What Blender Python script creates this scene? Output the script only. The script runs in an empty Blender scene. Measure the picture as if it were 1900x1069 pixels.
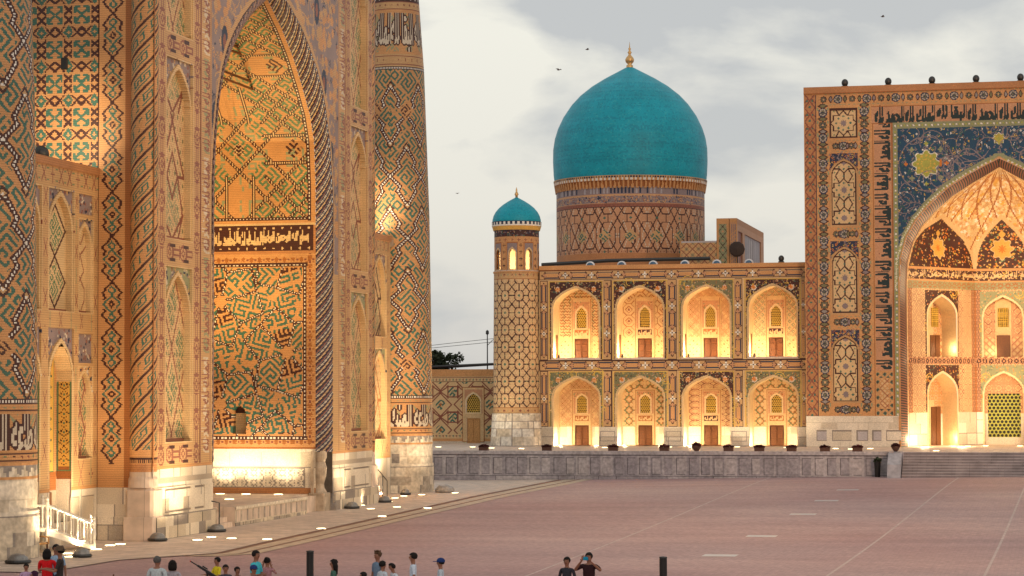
import bpy, bmesh, math, random
import numpy as np
from math import radians as R, sin, cos, pi
from mathutils import Vector, Matrix

# ------------------------------------------------------------------ camera, sky, sun, exposure
SC = bpy.context.scene
COL = SC.collection
SC.view_settings.view_transform = 'Standard'
SC.view_settings.look = 'None'
SC.view_settings.exposure = 0.0
SC.view_settings.gamma = 1.0

YAW, PITCH, ROLL = R(12.72), math.atan((726.7 - 534.5) / 4400.0), -0.003
cam_d = bpy.data.cameras.new('camera'); cam = bpy.data.objects.new('camera', cam_d); COL.objects.link(cam)
cam_d.sensor_width = 36.0; cam_d.lens = 4400.0 / 1900.0 * 36.0
cam_d.clip_start = 0.5; cam_d.clip_end = 3000
fw = Vector((-sin(YAW) * cos(PITCH), cos(YAW) * cos(PITCH), sin(PITCH)))
rt = Vector((cos(YAW), sin(YAW), 0)); up = rt.cross(fw)
rt2 = rt * cos(ROLL) + up * sin(ROLL); up2 = up * cos(ROLL) - rt * sin(ROLL)
cam.matrix_world = Matrix((
    (rt2.x, up2.x, -fw.x, 0), (rt2.y, up2.y, -fw.y, 0), (rt2.z, up2.z, -fw.z, 6.0), (0, 0, 0, 1)))
SC.camera = cam

W = bpy.data.worlds.new('World'); SC.world = W; W.use_nodes = True
CLOUDS = [((-.2344, .9623, .1377), .040, -.16), ((-.104, .9814, .1556), .085, .055), ((-.18, .975, .148), .045, .05)]
def build_world():
    nt = W.node_tree; n = nt.nodes; l = nt.links; n.clear()
    out = n.new('ShaderNodeOutputWorld'); bg = n.new('ShaderNodeBackground'); bg2 = n.new('ShaderNodeBackground')
    mixs = n.new('ShaderNodeMixShader'); sky = n.new('ShaderNodeTexSky')
    sky.sky_type = 'NISHITA'; sky.sun_disc = False; sky.sun_elevation = R(9); sky.sun_rotation = R(150)
    bg.inputs[1].default_value = 0.10
    l.new(sky.outputs[0], bg.inputs[0])
    tc = n.new('ShaderNodeTexCoord'); sep = n.new('ShaderNodeSeparateXYZ'); l.new(tc.outputs['Generated'], sep.inputs[0])
    mp = n.new('ShaderNodeMapping'); mp.inputs['Scale'].default_value = (1.0, 1.0, 2.4); mp.inputs['Location'].default_value = (0.30, 1.2, 0.6)
    l.new(tc.outputs['Generated'], mp.inputs[0])
    nz = n.new('ShaderNodeTexNoise'); nz.inputs['Scale'].default_value = 9.0; nz.inputs['Detail'].default_value = 7; nz.inputs['Roughness'].default_value = 0.52
    nz.inputs['Distortion'].default_value = 0.25
    l.new(mp.outputs[0], nz.inputs['Vector'])
    # cloud amount grows with elevation
    mr = n.new('ShaderNodeMapRange'); mr.inputs['From Min'].default_value = 0.06; mr.inputs['From Max'].default_value = 0.16
    mr.inputs['To Min'].default_value = -0.10; mr.inputs['To Max'].default_value = 0.06
    l.new(sep.outputs['Z'], mr.inputs['Value'])
    ad = n.new('ShaderNodeMath'); ad.operation = 'ADD'; l.new(nz.outputs['Fac'], ad.inputs[0]); l.new(mr.outputs[0], ad.inputs[1])
    for (dx_, dy_, dz_), rad_, amt in CLOUDS:      # a bright break and darker banks at fixed bearings of the sky
        dv_ = n.new('ShaderNodeVectorMath'); dv_.operation = 'DISTANCE'; l.new(tc.outputs['Generated'], dv_.inputs[0]); dv_.inputs[1].default_value = (dx_, dy_, dz_)
        m_ = n.new('ShaderNodeMapRange'); m_.interpolation_type = 'SMOOTHSTEP'; m_.inputs['From Min'].default_value = rad_ * .3; m_.inputs['From Max'].default_value = rad_; m_.inputs['To Min'].default_value = amt; m_.inputs['To Max'].default_value = 0
        l.new(dv_.outputs['Value'], m_.inputs['Value']); a2 = n.new('ShaderNodeMath'); a2.operation = 'ADD'; l.new(ad.outputs[0], a2.inputs[0]); l.new(m_.outputs[0], a2.inputs[1]); ad = a2
    cr = n.new('ShaderNodeValToRGB'); e = cr.color_ramp.elements
    e[0].position = 0.43; e[0].color = (0, 0, 0, 1); e[1].position = 0.61; e[1].color = (1, 1, 1, 1)
    m1 = e.new(0.50); m1.color = (0.35, 0.35, 0.35, 1)
    l.new(ad.outputs[0], cr.inputs[0])
    grad = n.new('ShaderNodeValToRGB'); g = grad.color_ramp.elements
    g[0].position = 0.0; g[0].color = (0.56, 0.55, 0.54, 1); g[1].position = 0.55; g[1].color = (0.92, 0.895, 0.80, 1)
    g1 = g.new(0.10); g1.color = (0.70, 0.68, 0.645, 1); g2 = g.new(0.3); g2.color = (0.84, 0.81, 0.735, 1)
    mrg = n.new('ShaderNodeMapRange'); mrg.inputs['From Min'].default_value = -0.01; mrg.inputs['From Max'].default_value = 0.28
    l.new(sep.outputs['Z'], mrg.inputs['Value']); l.new(mrg.outputs[0], grad.inputs[0])
    mx = n.new('ShaderNodeMixRGB'); l.new(cr.outputs[0], mx.inputs[0]); l.new(grad.outputs[0], mx.inputs[1])
    mx.inputs[2].default_value = (0.575, 0.585, 0.59, 1)
    l.new(mx.outputs[0], bg2.inputs[0]); bg2.inputs[1].default_value = 1.0
    mixs.inputs[0].default_value = 0.93
    l.new(bg.outputs[0], mixs.inputs[1]); l.new(bg2.outputs[0], mixs.inputs[2]); l.new(mixs.outputs[0], out.inputs[0])
build_world()

sd = bpy.data.lights.new('sun', 'SUN'); sun = bpy.data.objects.new('sun', sd); COL.objects.link(sun)
sd.energy = 0.42; sd.angle = R(25); sd.color = (1.0, 0.70, 0.50)
sun.rotation_euler = (R(68), 0, R(28))       # low, from the south-east behind the camera

# ------------------------------------------------------------------ palette (linear base colours)
PAL = [
 ('brick', (0.54, 0.275, 0.11)), ('dark', (0.06, 0.02, 0.016)), ('navy', (0.02, 0.03, 0.065)), ('turq', (0.05, 0.14, 0.105)),
 ('white', (.72, .68, .60)), ('green', (0.11, 0.2, 0.1)), ('mar1', (0.7, 0.62, 0.5)), ('mar2', (0.56, 0.48, 0.37)),
 ('mar3', (.27, .235, .21)), ('ochre', (.62, .40, .07)), ('pale', (0.52, 0.315, 0.145)), ('rust', (0.33, 0.12, 0.035)),
 ('lilac', (0.235, 0.18, 0.18)), ('dome', (0, 0.295, 0.4)), ('plaster', (0.72, 0.56, 0.33)), ('black', (.012, .01, .01)),
 ('wine', (.22, .07, .045)), ('gold', (.62, .36, .08)), ('fade', (0.26, 0.095, 0.06)), ('gm1', (.46, .42, .425)),
 ('gm2', (.35, .32, .34)), ('gm3', (.15, .135, .15)), ('blue', (0.012, 0.06, 0.12)), ('orange', (.60, .19, .03)),
 ('sage', (0.26, 0.27, 0.15)), ('brick2', (0.43, 0.195, 0.08)), ('cream', (0.62, 0.43, 0.225)), ('mar4', (.40, .34, .27)),
 ('wood', (.22, .07, .015)), ('pinkb', (0.5, 0.26, 0.14)), ('dturq', (0, 0.235, 0.335)), ('lime', (.36, .36, .07)), ('domel', (.015, .32, .40)), ('olive', (.17, .155, .075)), ('ink', (.014, .03, .032)),
]
PI_ = {n: i for i, (n, c) in enumerate(PAL)}
PALC = np.array([c + (1.0 if n in ('brick', 'brick2', 'pale', 'rust', 'pinkb', 'cream', 'dark', 'turq', 'green', 'wine', 'fade') else 0.0,) for n, c in PAL], dtype=np.float32)

# ------------------------------------------------------------------ raster canvas for tile mosaics
class Cv:
    def __init__(s, w, h, du, dv, base='brick', x0=0., y0=0.):
        s.nx = max(1, int(round(w / du))); s.ny = max(1, int(round(h / dv)))
        s.w, s.h, s.x0, s.y0 = w, h, x0, y0
        s.du, s.dv = w / s.nx, h / s.ny
        s.i = np.full((s.ny, s.nx), PI_[base], np.int16); s.d = np.zeros((s.ny, s.nx), np.float32)
        s.xs = x0 + (np.arange(s.nx) + .5) * s.du; s.ys = y0 + (np.arange(s.ny) + .5) * s.dv
    def sub(s, x0, y0, x1, y1):
        a = max(0, int((x0 - s.x0) / s.du + .5)); b = min(s.nx, int((x1 - s.x0) / s.du + .5))
        c = max(0, int((y0 - s.y0) / s.dv + .5)); d = min(s.ny, int((y1 - s.y0) / s.dv + .5))
        if b <= a or d <= c: return None
        X, Y = np.meshgrid(s.xs[a:b], s.ys[c:d]); return slice(c, d), slice(a, b), X, Y
    def put(s, r, m, c, d=None):
        if r is None: return
        if c is not None:
            v = s.i[r[0], r[1]]; v[m & (v >= 0)] = PI_[c]
        if d is not None:
            v = s.d[r[0], r[1]]; v[m] = d
    def fn(s, x0, y0, x1, y1, f, c, d=None):
        r = s.sub(x0, y0, x1, y1)
        if r is not None: s.put(r, f(r[2], r[3]), c, d)
    def rect(s, x0, y0, x1, y1, c, d=None):
        s.fn(x0, y0, x1, y1, lambda X, Y: np.ones_like(X, bool), c, d)
    def hole(s, x0, y0, x1, y1, f=None):
        r = s.sub(x0, y0, x1, y1)
        if r is None: return
        m = np.ones_like(r[2], bool) if f is None else f(r[2], r[3]); v = s.i[r[0], r[1]]; v[m] = -1
    def frame(s, x0, y0, x1, y1, t, c, d=None):
        s.rect(x0, y0, x1, y0 + t, c, d); s.rect(x0, y1 - t, x1, y1, c, d); s.rect(x0, y0, x0 + t, y1, c, d); s.rect(x1 - t, y0, x1, y1, c, d)
    def seg(s, x0, y0, x1, y1, t, c, dash=None, clip=None):
        r = s.sub(min(x0, x1) - t, min(y0, y1) - t, max(x0, x1) + t, max(y0, y1) + t)
        if r is None: return
        X, Y = r[2], r[3]; L = math.hypot(x1 - x0, y1 - y0) + 1e-9; ux, uy = (x1 - x0) / L, (y1 - y0) / L
        a = (X - x0) * ux + (Y - y0) * uy; b = -(X - x0) * uy + (Y - y0) * ux
        m = (a > -t / 2) & (a < L + t / 2) & (abs(b) < t / 2)
        if dash: m &= ((a / dash) % 1.0) < .5
        if clip is not None: m &= clip(X, Y)
        s.put(r, m, c)
    def bead(s, x0, y0, x1, y1, t, clip=None, c='dark'):
        s.seg(x0, y0, x1, y1, t, c, clip=clip); s.seg(x0, y0, x1, y1, t * .36, 'mar1', dash=t * 1.0, clip=clip)
    def disc(s, x, y, r_, c, k=1.0, clip=None):
        r = s.sub(x - r_, y - r_ * k, x + r_, y + r_ * k)
        if r is None: return
        m = ((r[2] - x) ** 2 + ((r[3] - y) / k) ** 2) < r_ * r_
        if clip is not None: m &= clip(r[2], r[3])
        s.put(r, m, c)
    def ring(s, x, y, r_, t, c, clip=None, a0=None, a1=None):
        r = s.sub(x - r_ - t, y - r_ - t, x + r_ + t, y + r_ + t)
        if r is None: return
        q = np.hypot(r[2] - x, r[3] - y); m = abs(q - r_) < t / 2
        if a0 is not None:
            an = (np.arctan2(r[3] - y, r[2] - x) - a0) % (2 * pi); m &= an < (a1 - a0)
        if clip is not None: m &= clip(r[2], r[3])
        s.put(r, m, c)
    def flower(s, x, y, r_, n, c, amp=.22, k=1.0, clip=None, ph=0.):
        r = s.sub(x - r_ * 1.3, y - r_ * 1.3 * k, x + r_ * 1.3, y + r_ * 1.3 * k)
        if r is None: return
        X, Y = r[2] - x, (r[3] - y) / k; q = np.hypot(X, Y); an = np.arctan2(Y, X)
        m = q < r_ * (1 - amp + amp * np.cos(n * an + ph))
        if clip is not None: m &= clip(r[2], r[3])
        s.put(r, m, c)
    def star(s, x, y, r_, c, k=1.0, clip=None):      # eight pointed star of two squares
        r = s.sub(x - r_, y - r_ * k, x + r_, y + r_ * k)
        if r is None: return
        X, Y = abs(r[2] - x), abs(r[3] - y) / k
        m = (np.maximum(X, Y) < r_ * .72) | ((X + Y) < r_)
        if clip is not None: m &= clip(r[2], r[3])
        s.put(r, m, c)
    def bitmap(s, bm, x0, y0, x1, y1, c, rot=0):
        b = bm
        if rot == 90: b = np.rot90(b, 1)
        h, w = b.shape
        def f(X, Y):
            j = np.clip(((X - x0) / (x1 - x0) * w).astype(int), 0, w - 1); i = np.clip(((y1 - Y) / (y1 - y0) * h).astype(int), 0, h - 1)
            return b[i, j]
        s.fn(x0, y0, x1, y1, f, c)
    def texfill(s, x0, y0, x1, y1, bm, cell, ang, c, clip=None, ox=0, oy=0):
        h, w = bm.shape; ca, sa = cos(ang), sin(ang)
        def f(X, Y):
            u = ((X * ca + Y * sa) / cell + ox); v = ((-X * sa + Y * ca) / cell + oy)
            m = bm[(h - 1 - (np.floor(v).astype(int) % h)), np.floor(u).astype(int) % w]
            return m & clip(X, Y) if clip is not None else m
        s.fn(x0, y0, x1, y1, f, c)
    def tile(s, x0, y0, x1, y1, px, py, segs, t, c, clip=None, ax=None, ay=None):
        """segs in a unit cell [0,1]^2 repeated px by py"""
        ax = x0 if ax is None else ax; ay = y0 if ay is None else ay
        r = s.sub(x0, y0, x1, y1)
        if r is None: return
        X = ((r[2] - ax) / px) % 1.0; Y = ((r[3] - ay) / py) % 1.0; m = np.zeros_like(X, bool)
        for (a, b, c2, d) in segs:
            dx, dy = (c2 - a) * px, (d - b) * py; L2 = dx * dx + dy * dy + 1e-12
            qx, qy = (X - a) * px, (Y - b) * py
            tt = np.clip((qx * dx + qy * dy) / L2, 0, 1)
            m |= np.hypot(qx - tt * dx, qy - tt * dy) < t / 2
        if clip is not None: m &= clip(r[2], r[3])
        s.put(r, m, c)
    def loz(s, x0, y0, x1, y1, px, py, t, c, fill=None, fc=None, fr=.45, clip=None, ax=None, ay=None):
        ax = (x0 + x1) / 2 if ax is None else ax; ay = (y0 + y1) / 2 if ay is None else ay
        r = s.sub(x0, y0, x1, y1)
        if r is None: return
        a = (r[2] - ax) / px + (r[3] - ay) / py; b = (r[2] - ax) / px - (r[3] - ay) / py
        da = abs(a - np.round(a)); db = abs(b - np.round(b)); w = t / min(px, py) * .7
        cl = clip(r[2], r[3]) if clip is not None else True
        if fill:
            u = abs((a % 1) - .5); v = abs((b % 1) - .5)
            s.put(r, (np.maximum(u, v) < .30) & cl, fill)
            if fc: s.put(r, (np.maximum(u, v) < .15) & cl, fc)
        s.put(r, ((da < w / 2) | (db < w / 2)) & cl, c)

AT = np.array([0, .21, .38, .51, .64, .78, .89, .96, 1.0]); AH = np.array([1, .975, .914, .82, .684, .495, .278, .118, 0.0])
def arch_hw(y, hw, spr, apex):
    t = np.clip((y - spr) / (apex - spr), 0, 1); h = np.interp(t, AT, AH) * hw
    return np.where(y <= spr, hw, np.where(y >= apex, -1, h))
def arch_clip(cx, hw, base, spr, apex):
    return lambda X, Y: (abs(X - cx) < arch_hw(Y, hw, spr, apex)) & (Y >= base)
def arch_band(cx, hw, base, spr, apex, t):
    def f(X, Y):
        return (abs(X - cx) < arch_hw(Y, hw + t, spr, apex + t * 1.2)) & (Y >= base) & ~((abs(X - cx) < arch_hw(Y, hw, spr, apex)))
    return f
def arch_pts(hw, base, spr, apex, n=14):
    """right half outline from the base up to the apex as (offset, z)"""
    ts = np.linspace(0, 1, n); z = spr + ts * (apex - spr); h = np.interp(ts, AT, AH) * hw
    return [(hw, base)] + list(zip(h, z))

# ------------------------------------------------------------------ square kufic tiles and lettering
def bmp(rows):
    w = max(len(r) for r in rows); return np.array([[ch == '#' for ch in r.ljust(w)] for r in rows])
KUF = bmp([
"......................",
".#.#.#.###..#####.###.",
".#.#.#.#.#..#...#.#.#.",
".#.#.#.#.#..#.###.#.#.",
".#.#.#####..#.#...#.#.",
".#.#........#.#####.#.",
".#.########.#.......#.",
"............#########.",
".########.#...........",
"........#.#.###.#####.",
".####.#.#.#.#.#.#...#.",
".#..#.#.#.#.#.#.###.#.",
".#.##.#.#.###.#...#.#.",
".#....#.#.....###.#.#.",
".######.#######...#.#.",
"................###.#.",
".#####.#.#.####.....#.",
".#...#.#.#.#..#.#####.",
".###.#.#.#.#..#.......",
"...#.###.#.####.#.#.#.",
".###.....#......#.#.#.",
".#...#####.######.###.",
])
KUF2 = bmp(["............", ".#########..", ".#..........", ".#.#.#.###..", ".#.#.#.#.#..", ".#.#######..", ".#..........", ".########.#.", "........#.#.", ".####.#.#.#.", ".#..#.###.#.", ".####.....#."])
FORMS = {  # isolated, final, initial, medial
 'ا': ('\uFE8D', '\uFE8E', None, None), 'ب': ('\uFE8F', '\uFE90', '\uFE91', '\uFE92'), 'ح': ('\uFEA1', '\uFEA2', '\uFEA3', '\uFEA4'),
 'د': ('\uFEA9', '\uFEAA', None, None), 'ر': ('\uFEAD', '\uFEAE', None, None), 'س': ('\uFEB1', '\uFEB2', '\uFEB3', '\uFEB4'),
 'ط': ('\uFEC1', '\uFEC2', '\uFEC3', '\uFEC4'), 'ع': ('\uFEC9', '\uFECA', '\uFECB', '\uFECC'), 'ق': ('\uFED5', '\uFED6', '\uFED7', '\uFED8'),
 'ك': ('\uFED9', '\uFEDA', '\uFEDB', '\uFEDC'), 'ل': ('\uFEDD', '\uFEDE', '\uFEDF', '\uFEE0'), 'م': ('\uFEE1', '\uFEE2', '\uFEE3', '\uFEE4'),
 'ن': ('\uFEE5', '\uFEE6', '\uFEE7', '\uFEE8'), 'ه': ('\uFEE9', '\uFEEA', '\uFEEB', '\uFEEC'), 'و': ('\uFEED', '\uFEEE', None, None),
 'ي': ('\uFEF1', '\uFEF2', '\uFEF3', '\uFEF4')}
def shape(s):
    out = []
    for k, ch in enumerate(s):
        if ch not in FORMS: out.append(ch); continue
        f = FORMS[ch]; prev = s[k - 1] if k else ' '; nxt = s[k + 1] if k + 1 < len(s) else ' '
        pj = prev in FORMS and FORMS[prev][2] is not None; nj = nxt in FORMS and f[2] is not None
        out.append(f[3] if pj and nj else f[1] if pj else f[2] if nj else f[0])
    return ''.join(reversed(out))
_tb = {}
def text_bitmap(s, rows, cols):
    """the lettering of the words s as a boolean grid rows x cols"""
    key = (s, rows, cols)
    if key in _tb: return _tb[key]
    cu = bpy.data.curves.new('lettering', 'FONT'); cu.body = shape(s); cu.resolution_u = 3
    o = bpy.data.objects.new('lettering', cu); COL.objects.link(o)
    dg = bpy.context.evaluated_depsgraph_get(); ev = o.evaluated_get(dg); me = ev.to_mesh(); me.calc_loop_triangles()
    co = np.empty(len(me.vertices) * 3, np.float32); me.vertices.foreach_get('co', co); co = co.reshape(-1, 3)[:, :2]
    tr = np.empty(len(me.loop_triangles) * 3, np.int32); me.loop_triangles.foreach_get('vertices', tr); tr = tr.reshape(-1, 3)
    ev.to_mesh_clear(); bpy.data.objects.remove(o); bpy.data.curves.remove(cu)
    B = np.zeros((rows, cols), bool)
    if len(co):
        mn, mx_ = co.min(0), co.max(0); p = (co - mn) / (mx_ - mn) * np.array([cols - .01, rows - .01])
        for t in tr:
            a, b, c = p[t[0]], p[t[1]], p[t[2]]
            x0, x1 = int(min(a[0], b[0], c[0])), int(max(a[0], b[0], c[0])) + 1; y0, y1 = int(min(a[1], b[1], c[1])), int(max(a[1], b[1], c[1])) + 1
            xs, ys = np.meshgrid(np.arange(x0, min(x1, cols)) + .5, np.arange(y0, min(y1, rows)) + .5)
            def ed(p0, p1): return (p1[0] - p0[0]) * (ys - p0[1]) - (p1[1] - p0[1]) * (xs - p0[0])
            e0, e1, e2 = ed(a, b), ed(b, c), ed(c, a); m = ((e0 >= -.3) & (e1 >= -.3) & (e2 >= -.3)) | ((e0 <= .3) & (e1 <= .3) & (e2 <= .3))
            B[ys.astype(int)[m], xs.astype(int)[m]] = True
    B = B[::-1]; _tb[key] = B; return B
def dil(b, n=1):
    b = np.pad(b, n)
    for _ in range(n):
        c = b.copy(); c[1:] |= b[:-1]; c[:-1] |= b[1:]; c[:, 1:] |= b[:, :-1]; c[:, :-1] |= b[:, 1:]; b = c
    return b

# ------------------------------------------------------------------ materials
def new_mat(name):
    m = bpy.data.materials.new(name); m.use_nodes = True; n = m.node_tree.nodes; l = m.node_tree.links; n.clear()
    o = n.new('ShaderNodeOutputMaterial'); b = n.new('ShaderNodeBsdfPrincipled'); l.new(b.outputs[0], o.inputs[0]); return m, n, l, b
def mosaic_mat(name, rough=.55, course=.0, var=.25, vscale=3.0, spec=.35, bump=.25, fine=30.0):
    m, n, l, b = new_mat(name)
    at = n.new('ShaderNodeAttribute'); at.attribute_name = 'tone'
    geo = n.new('ShaderNodeNewGeometry')
    nz = n.new('ShaderNodeTexNoise'); nz.inputs['Scale'].default_value = fine; nz.inputs['Detail'].default_value = 2; l.new(geo.outputs['Position'], nz.inputs['Vector'])
    nb = n.new('ShaderNodeTexNoise'); nb.inputs['Scale'].default_value = vscale * .2; nb.inputs['Detail'].default_value = 5; l.new(geo.outputs['Position'], nb.inputs['Vector'])
    mr = n.new('ShaderNodeMapRange'); mr.inputs['From Min'].default_value = .3; mr.inputs['From Max'].default_value = .7
    mr.inputs['To Min'].default_value = 1 - var; mr.inputs['To Max'].default_value = 1 + var * .8; l.new(nz.outputs['Fac'], mr.inputs['Value'])
    mr2 = n.new('ShaderNodeMapRange'); mr2.inputs['From Min'].default_value = .3; mr2.inputs['From Max'].default_value = .7
    mr2.inputs['To Min'].default_value = 1 - var * .7; mr2.inputs['To Max'].default_value = 1 + var * .5; l.new(nb.outputs['Fac'], mr2.inputs['Value'])
    mu = n.new('ShaderNodeMath'); mu.operation = 'MULTIPLY'; l.new(mr.outputs[0], mu.inputs[0]); l.new(mr2.outputs[0], mu.inputs[1])
    fac = mu.outputs[0]
    if course > 0:
        sp = n.new('ShaderNodeSeparateXYZ'); l.new(geo.outputs['Position'], sp.inputs[0])
        dv = n.new('ShaderNodeMath'); dv.operation = 'DIVIDE'; dv.inputs[1].default_value = course; l.new(sp.outputs['Z'], dv.inputs[0])
        fr = n.new('ShaderNodeMath'); fr.operation = 'FRACT'; l.new(dv.outputs[0], fr.inputs[0])
        lt = n.new('ShaderNodeMath'); lt.operation = 'LESS_THAN'; lt.inputs[1].default_value = .22; l.new(fr.outputs[0], lt.inputs[0])
        k = n.new('ShaderNodeMapRange'); k.inputs['To Min'].default_value = 1.0; k.inputs['To Max'].default_value = .68; l.new(lt.outputs[0], k.inputs['Value'])
        al = n.new('ShaderNodeMath'); al.operation = 'MULTIPLY'; l.new(lt.outputs[0], al.inputs[0]); l.new(at.outputs['Alpha'], al.inputs[1]); l.new(al.outputs[0], k.inputs['Value'])
        m3 = n.new('ShaderNodeMath'); m3.operation = 'MULTIPLY'; l.new(fac, m3.inputs[0]); l.new(k.outputs[0], m3.inputs[1]); fac = m3.outputs[0]
    vm = n.new('ShaderNodeVectorMath'); vm.operation = 'SCALE'; l.new(at.outputs['Color'], vm.inputs[0]); l.new(fac, vm.inputs['Scale'])
    l.new(vm.outputs[0], b.inputs['Base Color'])
    b.inputs['Roughness'].default_value = rough; b.inputs['Specular IOR Level'].default_value = spec
    bp = n.new('ShaderNodeBump'); bp.inputs['Strength'].default_value = bump; bp.inputs['Distance'].default_value = .02; l.new(nz.outputs['Fac'], bp.inputs['Height'])
    l.new(bp.outputs[0], b.inputs['Normal'])
    return m
def plain_mat(name, c, rough=.6, var=.15, scale=8.0, metal=0.0, emit=None, es=0., spec=.4):
    m, n, l, b = new_mat(name)
    tc = n.new('ShaderNodeNewGeometry'); nz = n.new('ShaderNodeTexNoise'); nz.inputs['Scale'].default_value = scale; nz.inputs['Detail'].default_value = 4
    l.new(tc.outputs['Position'], nz.inputs['Vector'])
    cr = n.new('ShaderNodeValToRGB'); e = cr.color_ramp.elements; e[0].position = .3; e[1].position = .7
    e[0].color = tuple(x * (1 - var) for x in c) + (1,); e[1].color = tuple(min(1, x * (1 + var)) for x in c) + (1,)
    l.new(nz.outputs['Fac'], cr.inputs[0]); l.new(cr.outputs[0], b.inputs['Base Color'])
    b.inputs['Roughness'].default_value = rough; b.inputs['Metallic'].default_value = metal; b.inputs['Specular IOR Level'].default_value = spec
    if emit: b.inputs['Emission Color'].default_value = emit + (1,); b.inputs['Emission Strength'].default_value = es
    return m
M_TILE = mosaic_mat('glazed_brickwork', .5, .09, .22)
M_MOS = mosaic_mat('faience_mosaic', .4, 0, .28, fine=22)
M_MAR = mosaic_mat('weathered_marble', .5, 0, .26, vscale=6, fine=5, bump=.15)
M_PLA = mosaic_mat('warm_plaster_tilework', .6, 0, .18, fine=14)
M_WOOD = plain_mat('carved_wood', (.12, .042, .012), .5, .35, 20)
M_PALEWOOD = plain_mat('pale_wood', (.5, .26, .09), .55, .3, 15)
M_WHITEP = plain_mat('white_paint', (.78, .72, .62), .45, .06, 12)
M_METAL = plain_mat('dark_grey_metal', (.06, .06, .06), .45, .2, 20, .6)
M_LEADM = plain_mat('grey_glass_dome', (.22, .21, .2), .3, .2, 10, .3)
M_LAMPG = plain_mat('lit_lens', (.9, .9, .7), .3, 0, 5, 0, (1.0, .88, .52), 6.0)
M_GOLD = plain_mat('gilded_metal', (.62, .38, .16), .35, .15, 12, .7)
M_BLK = plain_mat('black_paint', (.01, .009, .009), .5, .2, 20)
M_ROOF = plain_mat('blue_grey_sheet_roof', (.10, .125, .17), .4, .2, 4, .2)
M_LEAF = plain_mat('dark_foliage', (.03, .045, .02), .8, .5, 9)
M_TRUNK = plain_mat('bark', (.06, .04, .03), .9, .3, 15)
M_FLOWER = plain_mat('dark_red_flowers', (.10, .02, .02), .8, .5, 30)
M_POT = plain_mat('brown_clay', (.10, .045, .03), .7, .25, 20)
M_SKIN = plain_mat('skin', (.26, .115, .07), .55, .1, 30)
M_HAIR = plain_mat('dark_hair', (.012, .009, .008), .6, .3, 60)

# ------------------------------------------------------------------ object helpers
def props(o, label=None, cat=None, group=None, kind=None):
    if label: o['label'] = label
    if cat: o['category'] = cat
    if group: o['group'] = group
    if kind: o['kind'] = kind
    return o
def thing(name, label, cat, loc=(0, 0, 0), rz=0., group=None):
    o = bpy.data.objects.new(name, None); COL.objects.link(o); o.location = loc; o.rotation_euler = (0, 0, rz); o.empty_display_size = .3
    return props(o, label, cat, group)
def link(name, me, parent=None, mats=()):
    o = bpy.data.objects.new(name, me); COL.objects.link(o)
    for m in mats: me.materials.append(m)
    if parent is not None: o.parent = parent
    return o
def tile_mesh(name, cv, mapf, mat, parent=None, maxrun=100000, side=True):
    ny, nx = cv.i.shape
    dq = np.round(cv.d * 200).astype(np.int64); key = (cv.i.astype(np.int64) + 2) * 100000 + dq + 5000
    st = np.ones((ny, nx), bool); st[:, 1:] = key[:, 1:] != key[:, :-1]
    if maxrun < nx: st[:, ::maxrun] = True
    s = np.flatnonzero(st.ravel()); e = np.append(s[1:], ny * nx); pi_ = cv.i.ravel()[s]
    ok = pi_ >= 0; s, e, pi_ = s[ok], e[ok], pi_[ok]
    y = s // nx; x0 = s % nx; x1 = x0 + (e - s); dd = cv.d.ravel()[s]
    A = [np.stack([x0, x1, x1, x0], 1), np.stack([y, y, y + 1, y + 1], 1), np.stack([dd] * 4, 1)]
    U, V, D, Cc = [A[0]], [A[1]], [A[2]], [pi_]
    if side and cv.d.any():
        i, d = cv.i, cv.d
        m = (np.abs(d[:, 1:] - d[:, :-1]) > .004) & (i[:, 1:] >= 0) & (i[:, :-1] >= 0); yy, xx = np.nonzero(m)
        if len(yy):
            da, db = d[yy, xx], d[yy, xx + 1]; X = xx + 1
            U.append(np.stack([X, X, X, X], 1)); V.append(np.stack([yy, yy, yy + 1, yy + 1], 1)); D.append(np.stack([da, db, db, da], 1))
            Cc.append(np.where(da < db, i[yy, xx], i[yy, xx + 1]))
        m = (np.abs(d[1:] - d[:-1]) > .004) & (i[1:] >= 0) & (i[:-1] >= 0); yy, xx = np.nonzero(m)
        if len(yy):
            da, db = d[yy, xx], d[yy + 1, xx]; Y = yy + 1
            U.append(np.stack([xx, xx + 1, xx + 1, xx], 1)); V.append(np.stack([Y, Y, Y, Y], 1)); D.append(np.stack([da, da, db, db], 1))
            Cc.append(np.where(da < db, i[yy, xx], i[yy + 1, xx]))
    U = np.concatenate(U).ravel(); V = np.concatenate(V).ravel(); D = np.concatenate(D).ravel(); Cc = np.concatenate(Cc)
    P = mapf(cv.x0 + U * cv.du, cv.y0 + V * cv.dv, D).astype(np.float32)
    nf = len(Cc); me = bpy.data.meshes.new(name)
    me.vertices.add(nf * 4); me.vertices.foreach_set('co', P.ravel())
    me.loops.add(nf * 4); me.loops.foreach_set('vertex_index', np.arange(nf * 4, dtype=np.int32))
    me.polygons.add(nf); me.polygons.foreach_set('loop_start', np.arange(0, nf * 4, 4, dtype=np.int32))
    me.update(calc_edges=True)
    at = me.attributes.new('tone', 'FLOAT_COLOR', 'FACE'); at.data.foreach_set('color', PALC[Cc].ravel())
    return link(name, me, parent, (mat,))
def flat_s(x0, y, z0):     # wall facing south, u east
    return lambda u, v, d: np.stack([x0 + u, y + d, z0 + v], 1)
def flat_e(x, y0, z0):     # wall facing east, u north
    return lambda u, v, d: np.stack([x - d, y0 + u, z0 + v], 1)
def cyl(cx, cy, z0, rf):
    def f(u, v, d):
        a = u; r = rf(v + z0) - d; return np.stack([cx + r * np.sin(a), cy - r * np.cos(a), z0 + v], 1)
    return f
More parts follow.
